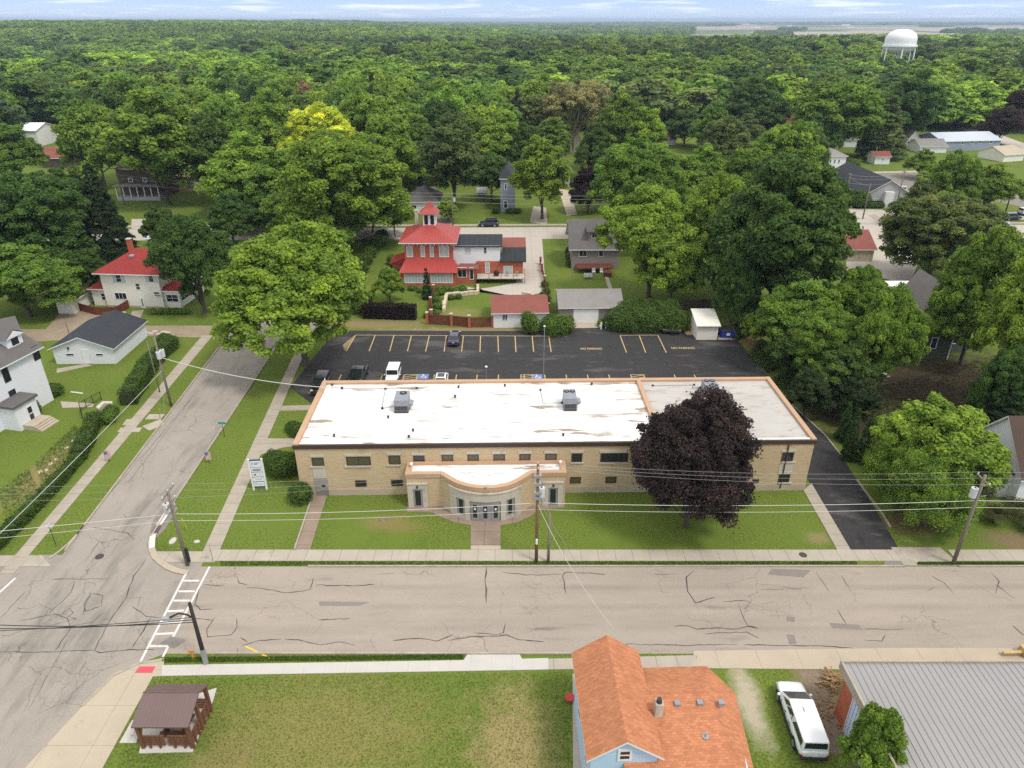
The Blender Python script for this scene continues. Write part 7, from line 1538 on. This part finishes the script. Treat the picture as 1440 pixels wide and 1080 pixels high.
leafy('shrub', 'bushes below the narrow grey-blue house', 'shrub', [blob(x, 300, 1.0, 1.3) for x in (697, 716, 722, 728)], .14, 30, 'h')
for i, (px, py, r, h) in enumerate(((1396,735,1.5,2.2),(1428,728,1.7,2.4),(1444,745,1.5,2.0))):
    p = at(px, py); rng = np.random.default_rng(i); n = 5200; a = rng.uniform(0, 6.28, n); t = rng.random(n)**.7; out = t**2*r*rng.uniform(.5, 1.1, n)
    C = np.column_stack([np.cos(a)*out, np.sin(a)*out, h*(t-.38*t**3)*rng.uniform(.8, 1, n)]); Nn = np.column_stack([np.cos(a), np.sin(a), .4+0*a])+rng.normal(0, .3, (n, 3))
    me = quads('ornamental_grass', C, Nn, np.full(n, .13), tones(rng, (a*3).astype(int) % 19, 19, n), rng, [M['leaf']], asp=.22); o = bpy.data.objects.new('ornamental_grass', me); COL.objects.link(o); o.location = p; o.color = (.15, .16, .055, 1)
    tag(o, ['leftmost clump of tall arching grass before the blue-white house','middle clump of tall arching grass before the blue-white house','clump of arching grass at the right edge of the photo'][i], 'ornamental grass')
# weeds and slope growth in the left yard, verge tufts
def tufts(name, label, polys, n, size, col, seed, kind='stuff', h=.12):
    rng = np.random.default_rng(seed); Cs = []
    for (c0, c1, c2, c3) in polys:
        s, t = rng.random((2, n)); A_, B_, C_, D2 = [np.array(at(*q)[:2]) for q in (c0, c1, c2, c3)]
        Cs.append(((A_*(1-s)[:, None]+B_*s[:, None])*(1-t)[:, None]+(D2*(1-s)[:, None]+C_*s[:, None])*t[:, None]))
    Cc = np.vstack(Cs); m = len(Cc); Cc = np.column_stack([Cc, rng.uniform(.02, h, m)])
    me = quads(name, Cc, rng.normal(0, .6, (m, 3))+[0, 0, .7], size*rng.uniform(.5, 1.5, m), tones(rng, rng.integers(0, 40, m), 40, m, .3), rng, [M['leaf']], asp=.5); o = bpy.data.objects.new(name, me); COL.objects.link(o); o.color = (*col, 1)
    return tag(o, label, 'weeds' if 'weed' in name else 'grass', kind=kind)
tufts('weeds', 'weedy growth on the slope of the left yard', [((0,690),(10,760),(60,700),(40,660)), ((50,650),(60,690),(120,610),(105,600))], 900, .12, (.15,.21,.05), 1, h=.35)
tufts('weeds', 'rough growth along the right edge of the parking lot', [((1012,470),(1036,480),(1062,470),(1040,455)), ((1050,500),(1078,525),(1100,515),(1070,480)), ((1085,535),(1112,562),(1135,550),(1110,520))], 1600, .17, (.07,.12,.025), 2, h=.7)
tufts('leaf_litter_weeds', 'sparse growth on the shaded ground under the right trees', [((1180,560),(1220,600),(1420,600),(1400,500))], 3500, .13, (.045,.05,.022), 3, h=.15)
tufts('verge_grass', 'grass blades edging the road verges', [((310,790),(310,796),(1205,794),(1205,790)), ((228,925),(228,932),(652,927),(652,921)), ((1290,791),(1290,795),(1440,795),(1440,791))], 9000, .055, (.085,.15,.02), 4, h=.10)
tufts('lawn_grass', 'lawn blades in the foreground field', [((215,955),(165,1080),(800,1080),(805,945))], 26000, .04, (.155,.175,.055), 6, h=.05)
rs2 = random.Random(2)
for i in range(9):
    px, py = rs2.uniform(75, 118), rs2.uniform(600, 650)
    px = 60+i*6+rs2.uniform(-3,3); py = 668-i*7+rs2.uniform(-4,4); p = at(px, py); s_ = rs2.uniform(.12, .28)
    b = MB(); b.lathe([(0,s_),(s_*.8,s_*.7),(s_*1.1,s_*.2),(s_,-.05)], 7, (p.x, p.y, 0)); tag(b.build('rock', M['limeblock']), 'small pale rock on the bare slope of the left yard', 'rock', 'rocks on the slope of the left yard')

# ================================================================ poles, lamps, signs, wires
def pole(name, label, base, top_py, r=.15, m='wood_pole', arms=(), H=None, trans=(), cat='utility pole', ins=True, ang=0):
    P = at(*base) if not isinstance(base, Vector) else base; H = H or hz(P, top_py); root = empty(name, (P.x, P.y, 0), ang, label, cat)
    b = MB(); b.tube([(0,0,0),(0,0,H*.5),(0,0,H)], [r, r*.87, r*.72], 9); b.build('shaft', M[m], root, smooth=True)
    for z, l in arms:
        a = MB().box(-.05,.05,-l/2,l/2,H-z-.06,H-z+.06).build('crossarm', M[m], root)
        if ins:
            for y in (-l/2+.1, 0, l/2-.1): MB().cyl(0,y,H-z+.06,H-z+.24,.045,n=6).build('insulator', M['white'], a)
    for z, x, y in trans: 
        MB().cyl(x,y,H-z-.9,H-z,.28,n=12).build('transformer', M['transf'], root); MB().cyl(x,y,H-z+.002,H-z+.15,.06,n=6).build('bushing', M['brown_pole'], root)
    return root, P, H
M['transf'] = flat('transformer_grey', (.52, .54, .55), .5)
P1, p1, h1 = pole('utility_pole', 'grey utility pole at the corner by the stop sign', (264,795), 690, .17, arms=((.15,2.2),(1.3,1.8),(1.9,1.2)), trans=((1.2,-.35,-.2),), m='wood_pole')
MB().box(.12,.32,-.12,.12,.4,1.9).build('meter_box', M['black'], P1)
Pm, p2, h2 = pole('utility_pole', 'tall brown utility pole in front of the entrance', (754,790), 653, .16, arms=((.3,.9),), trans=((2.4,.35,.1),), m='brown_pole'); MB().cyl(.0,-.2,2.2,2.7,.1,n=8).build('bracket', M['white'], Pm)
for z in (1.1, 1.9, 2.8, 3.3): MB().box(-.3,.3,-.25,.25,h2-z-.15,h2-z+.1).build('hardware', M['grey'], Pm)
_, ps, hs = pole('guy_pole', 'short grey pole right beside the tall brown pole', (771,791), 722, .13)
P4, p4, h4 = pole('utility_pole', 'leaning grey utility pole with a white transformer beside the right lawn', (1340,793), 668, .17, arms=((.5,1.8),), m='wood_pole', trans=((1.3,-.45,0),))
P5, p5, h5 = pole('light_pole', 'dark street pole at the crosswalk in the foreground', (290,933), 848, .17, m='dark_pole', cat='street light')
MB().cyl(0,.0,.02,1.5,.20,n=10).build('sleeve', M['grey'], P5); b = MB(); b.tube([(0,0,h5-1.5),(-.5,.1,h5-1.2),(-1.1,.15,h5-1.15),(-1.8,.1,h5-1.5)], .07, 6); a5 = b.build('lamp_arm', M['dark_pole'], P5); MB().box(-2.4,-1.7,-.05,.25,h5-1.68,h5-1.5).build('lamp_head', M['grey'], a5, bevel=.04)
P6, p6, h6 = pole('utility_pole', 'grey utility pole with two transformers beside the tall hedge', (241,571), 474, .16, trans=((1.7,.45,.1),(1.7,.3,-.5)))
_, p7, h7 = pole('guy_pole', 'slim pole behind the grey pole beside the tall hedge', (225,552), 478, .08)
_, p8, h8 = pole('utility_pole', 'grey utility pole on the back street beside the dark drive', (637,317), 270, .16, arms=((.4,1.6),), trans=((1.3,.5,0),))
_, p9, h9 = pole('utility_pole', 'pole at the left end of the back street lawn', (175,288), 244, .16, arms=((.4,1.6),))
_, p10, h10 = pole('utility_pole', 'left pole with a lamp arm by the gabled hall', (1187,288), 244, .16, arms=((.3,1.6),))
_, p11, h11 = pole('utility_pole', 'middle pole in front of the gabled hall', (1213,308), 258, .16)
_, p12, h12 = pole('utility_pole', 'right pole in front of the gabled hall', (1259,295), 240, .16, arms=((.3,1.6),))
_, p13, h13 = pole('utility_pole', 'dark brown pole at the far right edge', (1414,298), 250, .16, arms=((.3,1.6),), m='dark_pole')
_, p14, h14 = pole('utility_pole', 'pale pole by the far left road', (86,209), 181, .14, m='stone_band')
_, p15, h15 = pole('utility_pole', 'pole with a wide crossarm above the white annex', (1161,208), 172, .18, arms=((.2,3.4),))
_, p16, h16 = pole('utility_pole', 'pole by the curving far right road', (1368,176), 143, .16, arms=((.4,2.2),))
_, p17, h17 = pole('guy_pole', 'thin pole beside the tiny red-roofed shed', (1228,232), 206, .12)
def lamp_post(name, label, base, top, r, m, ball=None, cat='lamp post'):
    P = at(*base); H = hz(P, top); root = empty(name, (P.x,P.y,0), 0, label, cat); MB().cyl(0,0,0,H,r,r*.8,n=8).build('shaft', M[m], root)
    if ball: MB().lathe([(0,H+ball),(ball*.8,H+ball*.6),(ball,H),(ball*.7,H-ball*.5),(0,H-ball*.6)], 10).build('head', M['white'], root)
    return root
MB_ = lamp_post('lamp_post', 'slender grey lot light pole in the middle of the parking lot', (764,536), 459, .07, 'grey', .16)
lamp_post('lamp_post', 'short lot light with a white head behind the building', (684,534), 516, .06, 'grey', .2)
lamp_post('yard_lamp', 'old yard lamp by the gravel alley left of the white garage', (98,472), 455, .05, 'dark', None)
p = at(98, 472); MB().lathe([(0,.0),(.3,.12),(.05,.35)], 10, (p.x,p.y,hz(p,455))).build
# bollard-like white post pair by the garage
for i, (px, py) in enumerate(((845,463),(852,462))):
    p = at(px, py); b = MB(); b.cyl(p.x,p.y,0,.95,.13,n=10); b.lathe([(0,.2),(.12,.15),(.15,0)], 10, (p.x,p.y,.95)); b.box(p.x-.25,p.x+.05,p.y-.1,p.y+.1,.45,.7); tag(b.build('gas_meter', M['white']), ['left white meter post at the corner of the garage','right white meter post at the corner of the garage'][i], 'meter')
# tenant sign
sa, sb = at(357.5, 689), at(375.5, 688); r = empty('directory_sign', (sa.x, sa.y, 0), math.atan2(sb.y-sa.y, sb.x-sa.x), 'tall white directory sign with five panels between two posts on the corner lawn', 'sign'); Ws = (sb-sa).length; Hs = hz(sa, 646.5)
for x in (0, Ws): MB().box(x-.09, x+.09, -.09, .09, 0, Hs+.06).build('post', M['white'], r)
M['signwhite'] = flat('sign_panel_white', (.72, .73, .77), .5); M['signgrey'] = flat('sign_grey', (.30, .34, .36), .6); M['signink'] = flat('sign_ink', (.14, .14, .17), .6); M['signred'] = flat('sign_red', (.42, .08, .10), .6); M['signblue'] = flat('sign_blue', (.10, .14, .30), .6)
MB().box(.09, Ws-.09, -.03, .03, .25, Hs-.02).build('backing', flat('sign_frame', (.06, .07, .07), .6), r)
edges = [(.955, .755), (.735, .60), (.58, .445), (.425, .29), (.265, .125)]
for k, (t1, t0) in enumerate(edges):
    z0, z1 = Hs*t0, Hs*t1; pn = MB().box(.12, Ws-.12, -.055, -.031, z0, z1).build('panel', M['signwhite'], r); w_ = Ws-.24; hh_ = z1-z0
    def bar(x0, x1, a, c, m, nm='lettering'): MB().box(.12+w_*x0, .12+w_*x1, -.062, -.0551, z0+hh_*a, z0+hh_*c).build(nm, M[m], pn)
    def ell(cx0, cz0, rx, rz_, m, y, nm='emblem', n=20):
        b = MB(); q = [(.12+w_*cx0+w_*rx*math.cos(t), z0+hh_*cz0+hh_*rz_*math.sin(t)) for t in np.linspace(0, 2*math.pi, n, endpoint=False)]
        b.add([(x, y, z) for x, z in q]+[(x, y+.006, z) for x, z in q], [tuple(range(n)), tuple(range(2*n-1, n-1, -1))]+[(i, n+i, n+(i+1)%n, (i+1)%n) for i in range(n)]); b.build(nm, M[m], pn)
    if k == 0:
        bar(.38,.85,.62,.74,'signblue'); bar(.34,.70,.42,.50,'signink')
        b = MB(); q = [(.12+w_*(.24+.10*math.cos(t)), z0+hh_*(.52+.28*math.sin(t))) for t in np.linspace(.9, 5.0, 12)]
        b.tube([(x,-.06,z) for x, z in q], .018, 4); b.build('emblem', M['signink'], pn); bar(.20,.25,.48,.64,'signblue','emblem')
    elif k == 1: ell(.5,.5,.42,.30,'signink',-.062); ell(.5,.5,.33,.20,'signgrey',-.069)
    elif k == 2: ell(.24,.48,.10,.22,'signblue',-.062); ell(.30,.58,.10,.14,'signred',-.067); bar(.22,.4,.36,.46,'signink','emblem'); bar(.55,.86,.55,.62,'signgrey'); bar(.55,.80,.38,.43,'signgrey')
    elif k == 3: bar(.14,.86,.62,.70,'signgrey'); bar(.36,.80,.36,.46,'signgrey')
    else: bar(.10,.26,.62,.74,'signink'); bar(.16,.30,.34,.44,'signink'); bar(.40,.92,.52,.60,'signgrey'); bar(.40,.80,.34,.40,'signgrey')
# street name signs, stop sign, flags
def sign_post(label, base, top, m='dark'):
    P = at(*base); H = hz(P, top); r = empty('street_sign', (P.x,P.y,0), 0, label, 'sign'); MB().cyl(0,0,0,H,.035,n=6).build('post', M[m], r); return r, H
M['signteal'] = flat('sign_green', (.03, .30, .20), .5)
r, H = sign_post('green street sign on a thin post beside the side street', (316,614), 596); MB().box(-.45,.45,-.02,.02,H-.02,H+.24).build('blade', M['signteal'], r)
r, H = sign_post('dark sign post with a small grey sign near the left corner', (79,767), 741); MB().box(-.28,.28,-.02,.02,H-.1,H+.12).build('blade', M['transf'], r); MB().box(-.02,.02,-.28,.28,H+.14,H+.3).build('blade', M['transf'], r)
r, H = sign_post('red stop sign seen from behind its edge at the corner', (300,790), 770, 'grey'); b = MB(); q = [(.33*math.cos(R(22.5+45*k)), .33*math.sin(R(22.5+45*k))) for k in range(8)]
b.add([(-.02, x, H+z) for x, z in q]+[(.0, x, H+z) for x, z in q], [tuple(range(8)), tuple(range(15, 7, -1))]+[(i, 8+i, 8+(i+1)%8, (i+1)%8) for i in range(8)]); so_ = b.build('stop_plate', flat('stop_red', (.45, .02, .03), .5), r); so_.rotation_euler = (0, 0, R(205))
cu = bpy.data.curves.new('stop_lettering', 'FONT'); cu.body = 'STOP'; cu.size = .24; cu.align_x = 'CENTER'; cu.align_y = 'CENTER'; cu.extrude = .004; cu.materials.append(M['white']); tx_ = text_obj('stop_text', cu); COL.objects.link(tx_); tx_.parent = so_; tx_.location = (-.028, 0, H); tx_.rotation_euler = (math.pi/2, 0, -math.pi/2)
for i, ((bx, by), ty) in enumerate((((295,652), 634), ((154,650), 633))):
    P = at(bx, by); H = hz(P, ty); r = empty('flag', (P.x,P.y,0), .3, ['small striped flag on a stick right of the side street','small striped flag on a stick left of the side street'][i], 'flag'); MB().cyl(0,0,0,H,.02,n=6).build('stick', M['dark'], r)
    L = .62; fm = MB().box(-.30,.30,-.012,.012,H-1.12,H-.16).build('cloth', M['white'], r)
    for k in range(5): MB().box(-.30+.13*k,-.30+.13*k+.065,-.016,.016,H-1.12,H-.16 if k > 2 else H-.58).build('stripe', flat('flag_red', (.45,.04,.06)) if 'flagred' not in M else M['flagred'], fm)
    MB().box(-.30,.05,-.020,.020,H-.56,H-.155).build('canton', M['signblue'], fm)
# small bits
for px, py, lab in ((272,921,'orange marker post beside the foreground street pole'),): 
    p = at(px, py+5); b = MB(); b.tube([(p.x,p.y,0),(p.x-.05,p.y,.8)], .07, 6); b.box(p.x-.25,p.x+.15,p.y-.03,p.y+.03,.65,.85); tag(b.build('marker_post', flat('marker_orange', (.6,.20,.04))), lab, 'marker')
MB__ = MB().tube([at(263,744,.0), at(256,730,1.6)], .05, 6); tag(MB__.build('guy_marker', flat('marker_yellow', (.55,.50,.08))), 'yellow guy wire marker leaning on the corner lawn', 'marker')
MB__ = MB().tube([at(225,588,.0), at(224,575,1.6)], .05, 6); tag(MB__.build('guy_marker', M['paint_y']), 'yellow guy wire marker beside the left sidewalk', 'marker')
for px, py, rx, ry, lab in ((243,761,.30,.50,'pale utility lid in the grass left of the corner pole'),(277,762,.28,.22,'round white utility lid in the grass right of the corner pole')):
    p = at(px, py); tag(MB().prism([(p.x+rx*math.cos(t), p.y+ry*math.sin(t)) for t in np.linspace(0, 6.28, 10, endpoint=False)], 0, .07).build('utility_cover', M['conc_new']), lab, 'utility lid')
p = at(538, 732); tag(MB().lathe([(0,.18),(.28,.14),(.4,0)], 9, (p.x,p.y,0)).build('rock', M['dirt']), 'brownish flat rock in the lawn left of the entrance path', 'rock')
p = at(100, 552); q_ = at(117, 554); tag(MB().tube([(p.x,p.y,.08),(q_.x,q_.y,.08)], .1, 5).build('plank', M['white']), 'white plank lying on the grass near the white house', 'plank')
# iron fence and concrete steps in the left yard
b0 = at(117,590); r = empty('iron_fence', (b0.x,b0.y,0), 0, 'black iron fence panels at the top of the yard steps', 'fence')
fpts = [at(*q) for q in ((117,590),(114,578),(122,573),(132,568),(143,562))]
for a_, c_ in zip(fpts[:-1], fpts[1:]):
    a3, c3 = a_-b0, c_-b0; b = MB(); b.tube([(a3.x,a3.y,1.1),(c3.x,c3.y,1.1)], .03, 5); b.tube([(a3.x,a3.y,.2),(c3.x,c3.y,.2)], .03, 5)
    n_ = max(3, int((c3-a3).length/.16))
    for k in range(n_+1): q = a3.lerp(c3, k/n_); b.tube([(q.x,q.y,0),(q.x,q.y,1.15)], .013 if 0 < k < n_ else .05, 4)
    b.build('panel', M['black'], r)
tag(MB().prism(P2((137,579),(146,571),(160,571),(160,574),(148,574),(141,582)), -.1, .7).build('retaining_wall', M['stone']), 'low concrete retaining wall beside the iron fence', 'wall')
for k in range(3):
    pass
# white lawn edging at hedge end (pile of blocks)
for i in range(6):
    p = at(207+i*6, 470+ (i%2)*2); tag(MB().box(p.x-.4,p.x+.35,p.y-.3,p.y+.3,0,.35+.1*(i%3)).build('stone_block', M['stone'], bevel=.04), 'pale stone block piled at the end of the tall hedge', 'stone block', 'stone blocks at the end of the tall hedge')
# red cupboard-like yard things near the grey bungalow
p = at(827, 392); r = empty('garden_bench', (p.x,p.y,0), 0, 'pale bench on the lawn below the bungalow deck', 'bench'); MB().box(-.8,.8,-.3,.3,.4,.48).build('seat', M['grey'], r); MB().box(-.8,.8,.28,.34,.48,1.0).build('backrest', M['white'], r)
for x in (-.7,.7): MB().box(x-.04,x+.04,-.25,.25,0,.4).build('leg', M['grey'], r)
for i, px in enumerate((835, 846)):
    p = at(px, 386, 1.05); r = empty('deck_chair', (p.x,p.y+.3,1.06), 0, ['left white chair on the bungalow deck','right white chair on the bungalow deck'][i], 'chair'); MB().box(-.3,.3,-.3,.3,.38,.44).build('seat', M['white'], r); MB().box(-.3,.3,.25,.31,.44,1.05).build('backrest', M['white'], r)
    for x in (-.25,.25):
        for y in (-.25,.25): MB().cyl(x,y,0,.38,.03,n=5).build('leg', M['white'], r)
p = at(174, 446); tag(MB().cyl(p.x,p.y,0,.7,.12,n=8).cyl(p.x,p.y,.7,.8,.5,n=12).build('bird_bath', M['conc_new']), 'pale bird bath in front of the cream house fence', 'bird bath')
# overhead wires
M['wire'] = flat('wire_grey', (.30, .30, .29), .6); M['cable'] = flat('cable_pale', (.52, .52, .48), .6); M['wire_dark'] = flat('wire_black', (.03, .03, .03), .6)
def wire(p, q, sag, label, r=.010, m='wire', name='overhead_wire', group='overhead wires'):
    p, q = Vector(p), Vector(q); pts = [p.lerp(q, t)-Vector((0,0,sag*4*t*(1-t))) for t in np.linspace(0, 1, 15)]; b = MB(); b.tube(pts, r, 4); return tag(b.build(name, M[m]), label, 'wire', group)
def top(P, H, dz, dy=0): return (P.x, P.y+dy, H-dz)
for dz, dy, lb in ((.0,-1.0,'front crossarm wire'),(.0,0,'middle crossarm wire'),(.0,1.0,'rear crossarm wire')):
    wire(top(p1,h1,.0,dy), top(p2,h2,.1,dy*.4), .5, lb+' from the corner pole to the brown pole'); wire(top(p2,h2,.1,dy*.4), top(p4,h4,.3,dy*.9), .6, lb+' from the brown pole to the right pole')
    wire(top(p4,h4,.3,dy*.9), (95, p4.y+dy, h4), .4, lb+' leaving the frame at the right'); wire(top(p1,h1,.0,dy), (-90, p1.y+dy+1, h1-.5), .6, lb+' leaving the frame at the left')
for dz, r_, lb, m_ in ((2.6,.026,'thick pale cable','cable'),(3.3,.02,'lower pale cable','cable')):
    wire(top(p1,h1,dz-.2), top(p2,h2,dz+1.3), .35, lb+' from the corner pole to the brown pole', r_, m_); wire(top(p2,h2,dz+1.3), top(p4,h4,dz), .4, lb+' from the brown pole to the right pole', r_, m_)
    wire(top(p4,h4,dz), (95, p4.y, h4-dz), .3, lb+' leaving the frame at the right', r_, m_); wire(top(p1,h1,dz-.2), (-90, p1.y-8, h1-dz), .5, lb+' leaving the frame at the left', r_, m_)
wire(top(p6,h6,2.6), at(462,545,H_+1.0), .7, 'pale service cable from the hedge pole to the tan building roof', .05, 'cable')
wire(top(p6,h6,2.4), top(p1,h1,1.0), 1.0, 'wire along the side street from the hedge pole to the corner pole'); 
wire((p6.x, p6.y, 5.0), at(-60,808,5.0), .2, 'low pale cable along the left sidewalk from the hedge pole', .03, 'cable')
wire(top(p2,h2,4.0), at(860,880,6.5), .8, 'service wire from the brown pole down to the blue house', .02, 'cable')
wire(top(p2,h2,2.8), top(ps,hs,-.0), .05, 'guy wire from the brown pole to the short pole', .02); wire(top(p2,h2,3.5), (p2.x+3.6,p2.y-.3,0), .0, 'guy wire from the brown pole down to the verge', .015)
for k, dz in enumerate((1.0, 1.25)): wire(top(p5,h5,dz+.6), at(0, 884-k*5, 3.2), .25, ['lower black cable from the foreground pole to the left','upper black cable from the foreground pole to the left'][k], .045, 'wire_dark')
wire((p5.x-.1,p5.y,h5-1.4), at(0, 887, 3.0), .1, 'third black cable from the foreground pole to the left', .035, 'wire_dark')
for k, dz in enumerate((.3, 1.1, 2.3)):
    nm = ['upper','middle','lower'][k]
    wire(top(p9,h9,dz), top(p8,h8,dz), 1.0, nm+' wire along the back street left of the street pole', .03); wire(top(p8,h8,dz), (p8.x+75, p8.y+4, h8-dz), 1.0, nm+' wire along the back street right of the street pole', .03)
    wire(top(p12,h12,dz), top(p13,h13,dz), .8, nm+' wire from the hall pole to the dark brown pole', .03); wire(top(p10,h10,dz), top(p12,h12,dz), .8, nm+' wire between the poles at the gabled hall', .03)
wire(top(p11,h11,.5), top(p10,h10,1.0), .4, 'wire crossing in front of the gabled hall', .03)

# ================================================================ haze
hb = MB().box(-42000, 42000, -60, 62000, -60, 75); hz_ = hb.build('haze', None); hz_.data.materials.clear()
m = bpy.data.materials.new('haze'); t = nodes(m); pv = t.nodes.new('ShaderNodeVolumePrincipled'); o_ = t.nodes.new('ShaderNodeOutputMaterial'); t.links.new(pv.outputs[0], o_.inputs['Volume'])
pv.inputs['Color'].default_value = (.64, .78, 1.0, 1); pv.inputs['Density'].default_value = .00011; pv.inputs['Anisotropy'].default_value = .2
hz_.data.materials.append(m); tag(hz_, 'thin blue haze over the countryside', 'haze', kind='stuff')
